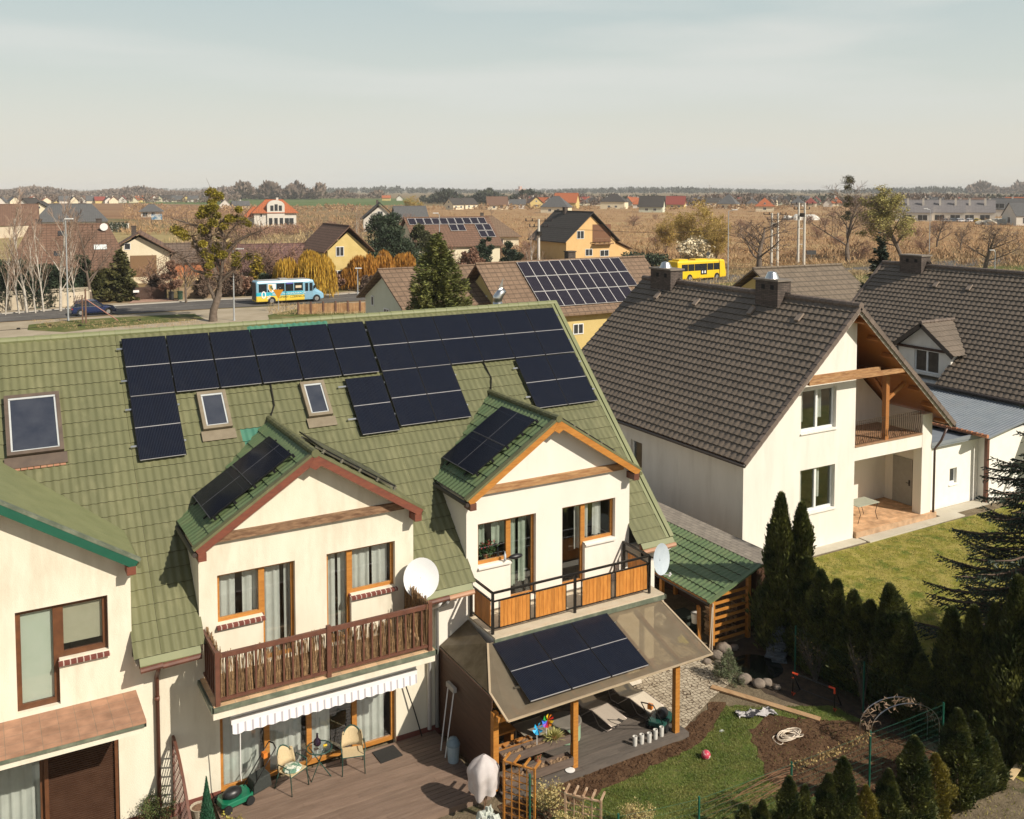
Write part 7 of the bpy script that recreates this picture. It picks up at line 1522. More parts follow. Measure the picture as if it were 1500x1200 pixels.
bushy('pine_tree','broad dark pine above the orange willows',562,405,311,112,M_pine,17000,5,34);bushy('pine_tree','dark pine right of the broad one, in front of the solar roof',618,402,325,58,mat('olive_pine',(.05,.06,.02),(.09,.09,.03),.4,.7,island=.3),8000,6,22)
bushy('pine_tree','dark evergreen thicket below the hip-roofed bungalow, left part',712,395,345,38,M_pine,3500,7,12);bushy('pine_tree','dark evergreen thicket below the hip-roofed bungalow, right part',748,395,352,44,M_pine,3500,8,12);bushy('bush','bare reddish bush in front of the white-walled solar house',690,400,360,44,M_twr,3500,9,14,cat='bush')
M_con=mat('conifer_olive',(.055,.06,.015),(.11,.10,.025),.5,.7,island=.35)
needle_tree('conifer','tall pointed conifer right of the parked-looking car, left of the brown gate',G(178,441),zat(178,366,G(178,441))-gz,2.3,None,170,9000,11,ln=.5,wd=.2,base=.03,leafm=M_con,power=.6)
bushy('conifer','rounded olive conifer left of the pointed one',150,442,392,52,M_con,7000,12,24);bushy('conifer','dark conifer behind the bare tree near the lamp post',122,440,370,50,M_pine,7000,13,24);bushy('conifer','dark hedge-like conifer behind the birches',75,446,392,110,M_pine,14000,14,40);bushy('conifer','dark conifer at the left edge behind the birches',15,450,384,120,M_pine,14000,15,40)
needle_tree('conifer','small golden conifer between the street lamp and the bus',G(378,432),zat(378,372,G(378,432))-gz,1.7,None,120,5000,16,ln=.45,wd=.2,base=.03,leafm=mat('golden_conifer',(.30,.22,.02),(.42,.32,.04),.5,.7,island=.3),power=.6)
bushy('bush','yellow bush peeking over the bus roof',408,432,401,24,M_will,1500,17,8,cat='bush');bushy('bush','dark evergreen bush behind the bus',392,434,392,40,M_pine,2500,18,10,cat='bush')
for i,(px,by,ty,w) in enumerate(((230,436,400,40),(250,440,375,30),(340,436,398,40),(360,434,405,36),(300,438,402,40),(490,430,395,34),(540,428,405,30))):
    bushy('bush','brownish leafless bush, number %s along the far roadside from the left'%['one','two','three','four','five','six','seven'][i],px,by,ty,w,M_twr if i%2 else M_tw,2600,20+i,10,cat='bush',lf=.5,group='leafless bushes along the road')
needle_tree('young_spruce','green spruce standing in front of the pale bungalow, tip above the solar roof',V3((31.2,66,gz)),zat(640,342,V3((31.2,66,gz)))-gz,4.3,None,260,40000,30,ln=.33,wd=.10,base=.05,leafm=mat('olive_spruce',(.075,.095,.018),(.16,.16,.035),.5,.7,island=.35),power=.7)
b_=V3((56.6,46,gz));needle_tree('spruce_tree','dark spruce between the two big brown roofs',G(1283,600) if 0 else b_,zat(1290,343,b_)-gz,2.4,None,150,11000,31,ln=.4,wd=.1,base=.05,leafm=M_spr,power=.75)
plant(PBi[0],V3((55.3,92,gz)),zat(782,330,V3((55.3,92,gz)))-gz,'bare whitish birch beside the concrete pole behind the solar roof',rz=1,cat='birch tree',group=None,wide=.9)
plantpx(PBi[1],527,385,300,'pale bare birch in front of the dark-roofed white gable',rz=2.,cat='birch tree',wide=1.1)
for i,(px,by,ty) in enumerate(((368,429,356),(386,431,352),(408,428,350),(430,429,358),(250,434,380),(232,430,372),(332,431,378),(468,378,345),(508,392,352),(652,396,352),(672,388,352),(734,380,348),(766,388,352),(690,345,322),(340,385,350),(478,345,322),(450,355,330),(620,372,345))):
    plantpx([PR[i%3],PB[i%3]][i%3==1],px,by,ty,'bare twiggy shrub among the gardens beyond the road','shrub' if 0 else 'bare twiggy shrub among the gardens beyond the road',) if 0 else plantpx([PR[i%3],PB[i%3]][i%3==1],px,by,ty,'bare twiggy shrub among the gardens beyond the road',cat='shrub',group='bare garden shrubs beyond the road',rz=i*1.9,wide=1.5)
# hedges / thickets as single things
def hedge(label,a,bb,h,w,mm,n,seed,name='hedge'):
    A=G(*a);B=G(*bb);t=thing(name,label,'hedge',(A+B)/2);RR=np.random.RandomState(seed);f=RR.rand(n)[:,None];d=np.array((B-A).normalized());nn=np.array([-d[1],d[0],0]);C=np.array(A)+(np.array(B)-np.array(A))*f+nn*RR.uniform(-w/2,w/2,(n,1));C[:,2]=gz+RR.rand(n)**.7*h*(1+.15*np.sin(f[:,0]*40));V,F=leaves(C,RR.normal(size=(n,3))+[0,0,.5],.5,.22,RR);npmesh('foliage',V,F,mm,t);m=MB();[m.tube([A.lerp(B,k/9),A.lerp(B,k/9)+V3((0,0,h*.6))],.05,4) for k in range(10)];m.build('stems',M_bk,t)
hedge('trimmed dark hedge by the white gateposts in the field',(150,341),(187,340),3,2,M_pine,1800,1);hedge('dark hedge behind the chimney left of the yellow bus',(915,392),(975,396),2.5,3,M_pine,2400,2);hedge('bare brown hedge strip below the orange villa',(345,352),(440,342),3,4,M_twr,3000,3)
for i,x in enumerate((163,172,180,187)):
    c=G(x,339);m=MB();m.box(c.x-.4,c.y-.4,gz,c.x+.4,c.y+.4,2.4);m.box(c.x-.5,c.y-.5,2.4,c.x+.5,c.y+.5,2.55);single('gate_pillar',m,WW,'white gate pillar in front of the dark field hedge','pillar',group='white gate pillars')
# scrub: trees and bushes in the fields (individuals) -------------------------
rn_=random.Random(5);zone=[]
for i in range(44):
    u=rn_.random()
    if u<.45:px=rn_.uniform(250,600);by=rn_.uniform(305,395)
    elif u<.9:px=rn_.uniform(760,1560);by=rn_.uniform(318,384)
    else:px=rn_.uniform(190,330);by=rn_.uniform(300,330)
    p=rn_.choice(PR);b2=G(px,by);plant(p,b2,rn_.uniform(2.5,5.2),'leafless reddish shrub scattered in the dry fields','shrub','leafless shrubs scattered over the fields',rz=rn_.random()*6,wide=rn_.uniform(1.,1.8))
def tufts(name,label,n,region,h0,h1,mm,seed,k=9,lw=.12):
    RR=np.random.RandomState(seed);C=[];D=[];L=[]
    while len(C)<n*k:
        px=RR.uniform(region[0],region[2]);t_=RR.rand();by=region[1]+(region[3]-region[1])*t_**1.0
        b=G(px,by);h=RR.uniform(h0,h1);r=h*.5
        for j in range(k):
            C.append((b.x+RR.normal()*r,b.y+RR.normal()*r,gz+h*(.25+.5*RR.rand())));D.append((RR.normal()*.6,RR.normal()*.6,1));L.append(h*RR.uniform(.5,1))
    V,F=leaves(np.array(C),np.array(D),np.array(L),np.array(L)*lw,RR);o=npmesh(name,V,F,mm);o['kind']='stuff';o['label']=label
M_g1=mat('russet_scrub',(.31,.18,.09),(.42,.275,.14),.04,.9,island=.25);M_g2=mat('straw_scrub',(.38,.26,.13),(.50,.38,.20),.04,.9,island=.3)
tufts('scrub','russet scrub and tall dry weeds of the meadow',5200,(600,306,1620,392),.5,1.9,M_g1,1);tufts('scrub','straw coloured dry grass of the meadow',4200,(600,310,1620,396),.4,1.2,M_g2,2)
tufts('scrub','brown scrub in the left fields',2600,(180,303,620,345),.6,2.6,M_g1,3);tufts('scrub','straw scrub behind the road',1500,(250,345,600,420),.5,2.2,M_g2,4);tufts('scrub','dry weeds on the near verge',1300,(1000,400,1600,424),.3,.9,M_g2,5);tufts('scrub','dry weeds on the verge grass',500,(50,470,300,482),.1,.28,M_g2,6);tufts('scrub','weeds at the roadside corner',500,(395,447,540,462),.15,.5,M_g2,8)
tufts('scrub','roadside dry grass',1400,(900,398,1600,404),.3,.8,M_g2,9)
# horizon woods: irregular masses
M_w1=mat('bare_woods_grey',(.15,.11,.085),(.22,.165,.125),.02,.95,island=.35);M_w2=mat('dark_pine_wood',(.035,.045,.03),(.06,.065,.04),.02,.95,island=.35)
def wood(label,px0,px1,by0,by1,h0,h1,n,mm,seed,k=26):
    RR=np.random.RandomState(seed);CC=[];DD=[];LL=[]
    for i in range(n):
        f=RR.rand();b=G(px0+(px1-px0)*f,RR.uniform(by0,by1));h=RR.uniform(h0,h1)*(.8+.25*math.sin(f*19+seed));r=h*.38;D=RR.normal(size=(k,3));D/=np.linalg.norm(D,axis=1,keepdims=True)
        c=np.array([b.x,b.y,gz+h*.55]);C=c+D*[r,r,h*.45]*(RR.rand(k)[:,None]**.3);C[:,2]=np.maximum(C[:,2],.5);CC.append(C);DD.append(D*[1,1,.6]+[0,0,.7]);LL.append(np.full(k,h*.36))
    L=np.concatenate(LL);V,F=leaves(np.concatenate(CC),np.concatenate(DD),L,L*.55,RR);o=npmesh('distant_woods',V,F,mm);o['kind']='stuff';o['label']=label
wood('bare grey wood beyond the green field',352,470,291,292.5,15,24,240,M_w1,1,40);wood('bare grey wood low part',395,560,290,292,8,13,200,M_w1,2);wood('grey wooded skyline at the left',-60,380,285,289,12,20,700,M_w1,3)
wood('dark pine wood behind the steep roofs',618,800,296,299,8,14,260,M_w2,4,34);wood('grey woods of the horizon',380,1600,282,285,12,22,1500,M_w2,5,20);wood('hazy trees at the right horizon',1420,1600,284,286,26,34,160,M_w1,6);wood('trees among the far village',760,1600,291,303,5,10,1500,M_w1,7,22);wood('trees of the left village',-60,350,291,298,5,9,700,M_w1,8,22);wood('dark evergreens of the far village',760,1600,291,301,5,9,350,M_w2,17,22);wood('scrub edge of the meadow',620,1600,303,309,2,4,700,M_g1,18,20);wood('scrub behind the left fields',180,600,303,312,2,4,420,M_g1,19,20);wood('far hazy skyline',-100,1650,280.4,281.5,14,24,1500,M_w2,9,16)
for i,(px,by,ty) in enumerate(((1040,288,270),(1014,300,283),(1160,302,278),(720,318,300),(35,300,283))):
    plantpx(PB[i%3],px,by,ty,['tall narrow tree spike on the horizon right of the yellow shrub','bare tree top above the far village centre','pale bare poplar in the far village between the poles','bare sapling in the scrub near the pines','bare tree on the skyline behind the birches'][i],wide=.35 if i in(0,2) else .8)
for p in PB+PR+PBi+[PL,PS_,PY,PW_]:
    for ch in list(p.children):bpy.data.objects.remove(ch)
    bpy.data.objects.remove(p)
HAZE=.00013
# ============================================================ street furniture, walls, vehicles, haze
M_galv=mat('galvanised',(.42,.44,.45),(.48,.50,.51),2,.5,metal=.4)
def lamp(px,by,ty,label,arm=1.2,dirn=1,b=None):
    b=b or G(px,by);h=zat(px,ty,b);t=thing('street_lamp',label,'street lamp',b,group='street lamps');m=MB();m.tube([b,b+V3((0,0,.4)),V3((b.x,b.y,h))],[.13,.09,.05],8);m.build('pole',M_galv,t)
    m=MB();e=V3((b.x+rt.x*arm*dirn*.6,b.y+rt.y*arm*dirn*.6,h+.12));m.tube([V3((b.x,b.y,h-.05)),e],.035,6);m.build('arm',M_galv,t)
    m=MB();m.obox(e,rt,fwv,V3((0,0,1)),.42,.14,.12);m.build('lamp_head',mat('lamp_white',(.68,.68,.66)),t)
lamp(100,470,323,'tall street lamp among the birches, left one',.6);lamp(343,470,367,'street lamp right of the mistletoe tree, near the minibus',1.2,1);lamp(1066,410,309,'tall street lamp right of the yellow bus',1.6);lamp(1361,374,307,'street lamp in front of the pale green tree',-1.6,1);lamp(1457,398,368,'short street lamp beside the round bare tree',.9,-1)
lamp(644,400,314,'street lamp rising over the solar roof behind the young spruce',.9,-1,b=G(644,414));lamp(606,433,405,'low street lamp behind the young spruce',.6,1,b=V3((46,100,gz)) if 0 else G(650,440));lamp(551,437,395,'thin wooden-looking lamp post by the road left of the pale bungalow',.2,1,b=G(524,432))
def cpole(px,by,ty,label,twin,b=None,cross=True):
    b=b or G(px,by);h=zat(px,ty,b);t=thing('utility_pole',label,'utility pole',b);mc=mat('concrete_pole',(.58,.54,.47),(.66,.62,.55),2,.85)
    for s in ((-.55,.55) if twin else (0,)):
        m=MB();c=b+rt*s;m.tube([c,V3((c.x,c.y,h))],[.26,.18],8);m.build('pole',mc,t)
    if twin:
        for z in (h*.35,h*.6,h*.82):m=MB();m.beam(b+rt*-.6+V3((0,0,z)),b+rt*.6+V3((0,0,z)),.12,.12);m.build('brace',mc,t)
    for k,(z,w_) in enumerate(((h-.3,2.0),(h-1.2,1.4))):
        m=MB();m.beam(V3((b.x,b.y,z))-rt*w_,V3((b.x,b.y,z))+rt*w_,.1,.1);m.build('cross_arm',M_steel,t)
        for s in (-1,-.5,.5,1):
            m=MB();m.lathe(V3((b.x,b.y,z))+rt*w_*s,[(.05,0),(.13,.12),(.06,.2),(.12,.32),(.03,.42)],8);m.build('insulator',mat('dark_insulator',(.03,.02,.02)),t)
    m=MB();m.box(b.x-.3,b.y-.5,h-2.6,b.x+.3,b.y+.2,h-1.9);m.build('switch_box',M_steel,t)
cpole(1134,391,312,'left pair of concrete poles with insulators in the dry meadow',True);cpole(1173,390,297,'right, taller pair of concrete poles with insulators in the dry meadow',True)
cpole(789,400,321,'single concrete pole rising behind the solar roof of the yellow house',False,b=G(789,410))
a=G(1134,391);b2=G(1173,390);m=MB()
for s in (-1,0,1):m.tube([a+rt*s+V3((0,0,8.6)),(a+b2)/2+rt*s+V3((0,0,8.7)),b2+rt*s+V3((0,0,9.2))],.025,3)
single('overhead_wires',m,M_steel,'three short wires between the two pairs of concrete poles','wires')
c=G(789,410);m=MB()
for s in (-1,1):
    A_=c+rt*s+V3((0,0,8.3));B_=G(1134,391)+rt*s+V3((0,0,7.6));m.tube([A_.lerp(B_,i/12)-V3((0,0,2.2*math.sin(math.pi*i/12)*.5)) for i in range(13)],.02,3)
single('overhead_cable',m,M_steel,'two thin cables spanning from the single pole to the left pole pair','wires')
# traffic signs
def sign(label,px,by,ty,kind):
    b=G(px,by);h=zat(px,ty,b);t=thing('traffic_sign',label,'road sign',b);m=MB();m.tube([b,V3((b.x,b.y,h))],.035,6);m.build('post',M_galv,t);c=V3((b.x,b.y,h-.1))-fwv*.06
    m=MB()
    if kind=='tri':
        m.slab([c+rt*-.62+V3((0,0,.0)),c+V3((0,0,-1.05)),c+rt*.62],fwv*.03);m.build('panel',mat('orange_sign',(.68,.27,.01),(.72,.30,.015)),t)
    elif kind=='dia':m.slab([c+V3((0,0,.5)),c+rt*.42,c-V3((0,0,.5)),c-rt*.42],fwv*.03);m.build('panel',mat('dark_sign_back',(.06,.06,.06)),t)
    else:m.slab([c+rt*-.9+V3((0,0,.5)),c+rt*.9+V3((0,0,.5)),c+rt*.9-V3((0,0,.3)),c-rt*.9-V3((0,0,.3))],fwv*.05);m.build('panel',mat('dark_sign_back',(0,0,0)),t)
sign('inverted orange triangle give-way sign in front of the blue minibus',408,457,423,'tri');sign('thin bare sign post right of the orange triangle sign',419,455,418,'x2') if 0 else None
b=G(419,455);m=MB();m.tube([b,b+V3((0,0,2.8))],.04,6);single('marker_post',m,M_steel,'thin dark post just right of the orange triangle sign','post')
sign('small dark diamond-shaped sign seen from behind above the yellow bus',1037,396,371,'dia');sign('dark rectangular sign back beside the taller pole pair',1188,389,370,'rect')
t=thing('billboard','small blue and white billboard on two posts in the left field','billboard',G(230,333));b=G(230,333)
for s in (-1.9,1.9):m=MB();m.beam(b+rt*s,b+rt*s+V3((0,0,4.6)),.15,.15);m.build('post',M_steel,t)
m=MB();c=b+V3((0,0,2.8));m.slab([c-rt*2,c+rt*2,c+rt*2+V3((0,0,1.9)),c-rt*2+V3((0,0,1.9))],-fwv*.1);m.build('panel',mat('billboard_print',(.12,.25,.40),(.62,.64,.62),.8,.6,lo=.47,hi=.53),t)
# pale wall along the road at the left, fences ---------------------------
def walling(name,label,cat,pp,h,w,mm,postm=None,ps=3.):
    Q=[G(*q) for q in pp];t=thing(name,label,cat,Q[0])
    for a,c in zip(Q[:-1],Q[1:]):
        d=(c-a).normalized();n=V3((-d.y,d.x,0))*w/2;m=MB();m.slab([a-n,c-n,c+n,a+n],(0,0,h));m.build('panel',mm,t)
        if postm:
            k=max(1,int((c-a).length/ps))
            for i in range(k+1):
                p=a.lerp(c,i/k);m=MB();m.obox(p,d,n.normalized(),V3((0,0,1)),.12,.14,h+.12);m.build('post',postm,t)
    return t
M_cw=mat('pale_concrete_wall',(.50,.43,.32),(.60,.52,.40),.8,.9,dirt=(.3,.24,.16,.5),ds=.4)
walling('concrete_wall','pale concrete panel wall behind the birches along the road','wall',[(-40,458),(50,453),(132,447)],1.75,.1,M_cw,M_cw,2.4)
t=thing('lattice_fence_top','band of pale lattice on top of the wall behind the birches','lattice',G(-40,457.6));m=MB();A_=G(-40,458);B_=G(132,447);n=90
for i in range(n):
    p=A_.lerp(B_,i/n)+V3((0,0,1.78));q=A_.lerp(B_,(i+1)/n)+V3((0,0,2.25));m.beam(p,q,.05,.05);m.beam(p+V3((0,0,.47)),q-V3((0,0,.47)),.05,.05)
m.build('lattice',M_cw,t)
walling('garden_gate','dark brown sliding gate below the cream garage','gate',[(197,441),(243,439)],1.7,.12,mat('gate_brown',(.06,.03,.02),(.08,.045,.03),3,.7,stretch=(8,8,.2)),M_steel,4)
m=MB();c=G(199.5,441.2)+V3((0,-.12,1.1));m.box(c.x-.35,c.y-.02,c.z,c.x+.35,c.y,c.z+.3);single('gate_plate',m,M_white,'small white plate on the left part of the brown gate','sign')
pxpoly('brick_driveway',[(188,446),(262,442),(245,438.5),(197,440.5)],gz+.15,mat('pink_paving',(.34,.20,.14),(.42,.27,.2),1,.9),'reddish driveway apron before the brown gate')
walling('white_fence','pale wall with white panels at the left edge in the straw field','wall',[(-40,352),(52,346)],3.2,.2,M_cw,None)
walling('stone_wall','low rough wall right of the wheelie bins by the road','wall',[(262,439),(312,436),(345,434)],1.5,.25,mat('rough_wall',(.22,.15,.09),(.32,.23,.14),2,.9,bump=.6),None)
A_=G(437,461);B_=G(545,457);t=thing('picket_fence','brown slatted garden fence in front of the minibus','fence',A_);m=MB();n=90
for i in range(n):p=A_.lerp(B_,i/n);m.box(p.x-.05,p.y-.02,gz,p.x+.05,p.y+.02,gz+1.15)
m.beam(A_+V3((0,.04,.9)),B_+V3((0,.04,.9)),.05,.08);m.beam(A_+V3((0,.04,.3)),B_+V3((0,.04,.3)),.05,.08);m.build('pickets',mat('brown_pickets',(.30,.16,.07),(.42,.26,.13),2,.8,island=.2),t)
for i in range(7):
    p=A_.lerp(B_,i/6);m=MB();m.box(p.x-.09,p.y-.09,gz,p.x+.09,p.y+.09,gz+1.4);m.build('post',mat('brown_pickets2',(.12,.06,.04)),t)
walling('chain_fence','low grey wire fence posts along the sandy lane behind the roof','fence',[(-20,486),(27,483),(73,478),(117,478),(204,470)],.06,.03,M_steel,M_steel,9) 
t=thing('leaning_sign','old wooden lattice stand with a leaning pole beside the blue car','wooden stand',G(126,474));b=G(126,474);m=MB();m.tube([b,b+V3((0,0,3.7))],.09,5);m.tube([b-rt*.35,b-rt*.35+V3((0,0,3.0))],.07,5);m.build('post',mat('old_wood',(.15,.08,.05),(.2,.12,.08)),t);m=MB();m.tube([b+V3((0,0,2.6)),b+rt*3.4+V3((0,0,.3))],.06,5);m.build('leaning_pole',mat('pink_pole',(.35,.17,.13)),t);m=MB()
for i in range(5):m.beam(b-rt*(1.3-i*.25)+V3((0,0,2.2)),b-rt*(1.0-i*.25)+V3((0,0,3.0)),.04,.04);m.beam(b-rt*1.3+V3((0,0,2.2+i*.16)),b-rt*.1+V3((0,0,2.0+i*.16)),.04,.04)
m.build('lattice',mat('old_wood',(0,0,0)),t)
def bin_(px,by,mm,label):
    c=G(px,by);m=MB();m.slab([V3((c.x-.26,c.y-.3,gz)),V3((c.x+.26,c.y-.3,gz)),V3((c.x+.26,c.y+.3,gz)),V3((c.x-.26,c.y+.3,gz))],(0,0,1.0));m.slab([V3((c.x-.31,c.y-.36,.86)),V3((c.x+.31,c.y-.36,.86)),V3((c.x+.31,c.y+.36,.92)),V3((c.x-.31,c.y+.36,.92))],(0,0,.1));m.tube([(c.x-.25,c.y+.3,gz+.1),(c.x+.25,c.y+.3,gz+.1)],.1,8);single('wheelie_bin',m,mm,label,'bin',group=None)
bin_(251,441,mat('black_bin',(.02,.02,.022),None,3,.5),'black wheelie bin beside the brown gate');bin_(264,440,mat('green_bin',(.03,.07,.04),None,3,.5),'green wheelie bin to the right of the black one')
# vehicles -----------------------------------------------------------------
def wheel(t,x,y,r,w=.22):
    m=MB();m.tube([(x,y-w/2,r),(x,y+w/2,r)],r,18);wh=m.build('wheel',mat('black_rubber',(0,0,0)),t,smooth=False)
    s=-1 if y<0 else 1;m=MB();m.tube([(x,y+s*(w/2-.02),r),(x,y+s*(w/2+.015),r)],r*.62,12);[m.beam((x,y+s*(w/2+.02),r),(x+r*.55*math.cos(a*1.257),y+s*(w/2+.02),r+r*.55*math.sin(a*1.257)),.06,.03) for a in range(5)];m.build('rim',mat('alloy',(.45,.44,.43),None,5,.35,metal=.7),wh)
def loft(secs,mm,name,t,smooth=True,bev=0):
    """secs: list of (x, [(y,z)...] half profile from bottom to top)"""
    m=MB();V=[];k=None
    for x,pr in secs:
        ring=[(x,-y,z) for y,z in pr]+[(x,y,z) for y,z in reversed(pr)];V+=ring;k=len(ring)
    F=[(i*k+j,i*k+(j+1)%k,(i+1)*k+(j+1)%k,(i+1)*k+j) for i in range(len(secs)-1) for j in range(k)];F+=[tuple(range(k))[::-1],tuple((len(secs)-1)*k+j for j in range(k))]
    m.add(V,F);return m.build(name,mm,t,smooth=False,bevel=bev)
def car(label,cat,loc,rz,paint,suv=True,name='parked_car',group=None):
    t=thing(name,label,cat,loc,rz,group,world=False);pm=mat('paint_'+'_'.join('%.2f'%c for c in paint),paint,None,3,.22,spec=.7);h0=.28
    def P_(w,zt,zs=.62):return [(w*.93,h0),(w,.45),(w,zs),(w*.97,zt-.04),(w*.9,zt)]
    W=.93;loft([(-2.32,P_(.78,.85,.6)),(-2.2,P_(.88,.98)),(-1.6,P_(W,1.03)),(0,P_(W,1.0)),(.9,P_(W,1.0)),(1.5,P_(.92,.95)),(2.05,P_(.86,.84)),(2.3,P_(.72,.66,.5))],pm,'body',t,bev=.02)
    def C_(w,zb,zt,wt):return [(w,zb),(wt,zt)]
    loft([(-2.18,C_(.80,.96,1.0,.78)),(-1.85,C_(.84,.98,1.42,.66)),(-.3,C_(.86,.98,1.58,.66)),(.25,C_(.86,.97,1.53,.66)),(1.05,C_(.82,.95,1.0,.78))],mat('car_glass',(.015,.02,.025),None,3,.05,spec=.9),'windows',t)
    loft([(-1.95,[(.63,1.42),(.60,1.46)]),(-1.6,[(.69,1.54),(.60,1.60)]),(-.3,[(.69,1.6),(.60,1.655)]),(.3,[(.67,1.55),(.6,1.59)])],pm,'roof',t)
    for s in (-1,1):
        m=MB();m.beam((.98,s*.83,.99),(.2,s*.69,1.57),.06,.06);m.beam((-.45,s*.865,.98),(-.5,s*.69,1.6),.07,.04);m.beam((-2.1,s*.81,.98),(-1.75,s*.67,1.55),.10,.06);m.build('pillar',pm,t)
        m=MB();m.tube([(-1.7,s*.62,1.66),(.1,s*.62,1.64)],.02,5);m.build('roof_rail',M_alu,t)
        m=MB();m.beam((-2.05,s*.875,1.0),(.95,s*.875,.99),.02,.03);m.build('trim',M_alu,t)
        m=MB();m.box(2.05,s*.5,.66,2.27,s*.8,.78);m.build('headlight',mat('lamp_glass',(.6,.6,.6),None,3,.1),t);m=MB();m.box(-2.33,s*.45,.72,-2.2,s*.86,.86);m.build('tail_light',mat('tail_red',(.35,.02,.02),None,3,.3),t)
        m=MB();m.box(.75,s*.93,1.0,.95,s*1.08,1.13);m.build('mirror',pm,t)
        for x in (-1.42,1.42):
            m=MB();m.tube([(x,s*.80,.37),(x,s*.935,.37)],.42,18);m.build('wheel_arch',mat('black_plastic',(0,0,0)),t);wheel(t,x,s*.86,.35)
    return t
ra=math.atan2((Q_[2]-Q_[1]).y,(Q_[2]-Q_[1]).x)
car('dark blue estate-like SUV driving right on the road behind the lamp post','car',(G(103,463.5)+G(173,460.5))/2+V3((0,0,.06))+V3((0,.5,0)),ra,(.012,.022,.075),name='suv')
for i,(x,c,lb) in enumerate(((1386,(.5,.5,.5),'silver car parked before the white terraced row'),(1398,(.1,.12,.15),'dark car parked before the white terraced row'),(1408,(.55,.56,.58),'pale grey car next to the dark parked car'),(1422,(.7,.7,.7),'white car parked near the right door of the row'),(1432,(.55,.4,.05),'yellow car at the end of the parked line'),(1460,(.65,.65,.65),'white car near the gravel heap'))):
    car(lb,'car',G(x,325.5),R(-50)+i*.3,c,group='cars parked at the white row')
m=MB();c=G(1470,329)
for i in range(26):m.blob(c+V3((random.uniform(-9,9),random.uniform(-5,5),0)),3.2,3.2,random.uniform(1.2,2.4),8,6,.25)
single('gravel_heap',m,mat('gravel_heap',(.42,.37,.29),(.52,.47,.38),.5,.95),'long pale gravel heap right of the parked cars','gravel heap')
m=MB();c=G(1178,322)
for i in range(20):m.blob(c+V3((random.uniform(-8,8),random.uniform(-4,4),0)),3,3,random.uniform(1.2,2.6),8,6,.25)
single('rubble_heap',m,mat('white_rubble',(.60,.57,.51),(.70,.67,.6),.5,.95),'white rubble heap in the meadow right of the poles','rubble heap')
def text(s,size,mm,name,t,M):
    cu=bpy.data.curves.new('txt','FONT');cu.body=s;cu.size=size;cu.align_x='CENTER';cu.align_y='CENTER';cu.extrude=.003;o=bpy.data.objects.new('txt',cu);COL.objects.link(o);bpy.context.view_layer.update()
    me=bpy.data.meshes.new_from_object(o.evaluated_get(bpy.context.evaluated_depsgraph_get()));bpy.data.objects.remove(o);me.materials.clear();me.materials.append(mm);q=bpy.data.objects.new(name,me);COL.objects.link(q);q.parent=t;q.matrix_basis=M;return q
def busmat():
    m=bpy.data.materials.new('minibus_livery');m.use_nodes=True;t=m.node_tree;L=t.links;p=t.nodes['Principled BSDF'];p.inputs['Roughness'].default_value=.3;tc=_n(t,'ShaderNodeTexCoord');s=_n(t,'ShaderNodeSeparateXYZ');L.new(tc.outputs['Object'],s.inputs[0])
    r=_n(t,'ShaderNodeValToRGB');r.color_ramp.interpolation='CONSTANT';e=r.color_ramp.elements;e[0].position=0;e[0].color=(.78,.56,.07,1);e[1].position=.335;e[1].color=(.04,.42,.55,1);q=e.new(.48);q.color=(.22,.42,.55,1)
    mr=_n(t,'ShaderNodeMath',operation='DIVIDE');mr.inputs[1].default_value=3.;L.new(s.outputs[2],mr.inputs[0]);L.new(mr.outputs[0],r.inputs[0])
    g=_n(t,'ShaderNodeMath',operation='GREATER_THAN');g.inputs[1].default_value=1.75;L.new(s.outputs[0],g.inputs[0]);mx=_n(t,'ShaderNodeMixRGB');mx.inputs[2].default_value=(.22,.42,.56,1);L.new(g.outputs[0],mx.inputs[0]);L.new(r.outputs[0],mx.inputs[1]);L.new(mx.outputs[0],p.inputs['Base Color']);return m
# blue and yellow minibus: x forward, camera sees the -y side
bp=(G(378,447)+G(472,441.5))/2+V3((0,1.0,.04));rb=math.atan2((G(472,441.5)-G(378,447)).y,(G(472,441.5)-G(378,447)).x)
t=thing('minibus','light blue and yellow minibus with a white 0 and a shield emblem, on the road','minibus',bp,rb,world=False);L2=4.25;Bp=lambda w,zt:[(w*.97,.32),(w,.5),(w,1.5),(w*.97,zt-.25),(w*.88,zt)]
bm_=busmat();loft([(-L2,Bp(1.08,2.72)),(-L2+.15,Bp(1.14,2.85)),(2.4,Bp(1.14,2.85)),(2.9,Bp(1.10,2.75)),(3.35,[(1.05,.32),(1.08,.5),(1.05,1.2),(.95,1.5),(.85,1.6)]),(4.0,[(.98,.32),(1.0,.5),(.96,1.0),(.9,1.15),(.8,1.2)]),(4.3,[(.8,.36),(.84,.5),(.8,.8),(.74,.9),(.66,.95)])],bm_,'body',t,bev=.04)
gl=mat('car_glass',(0,0,0))
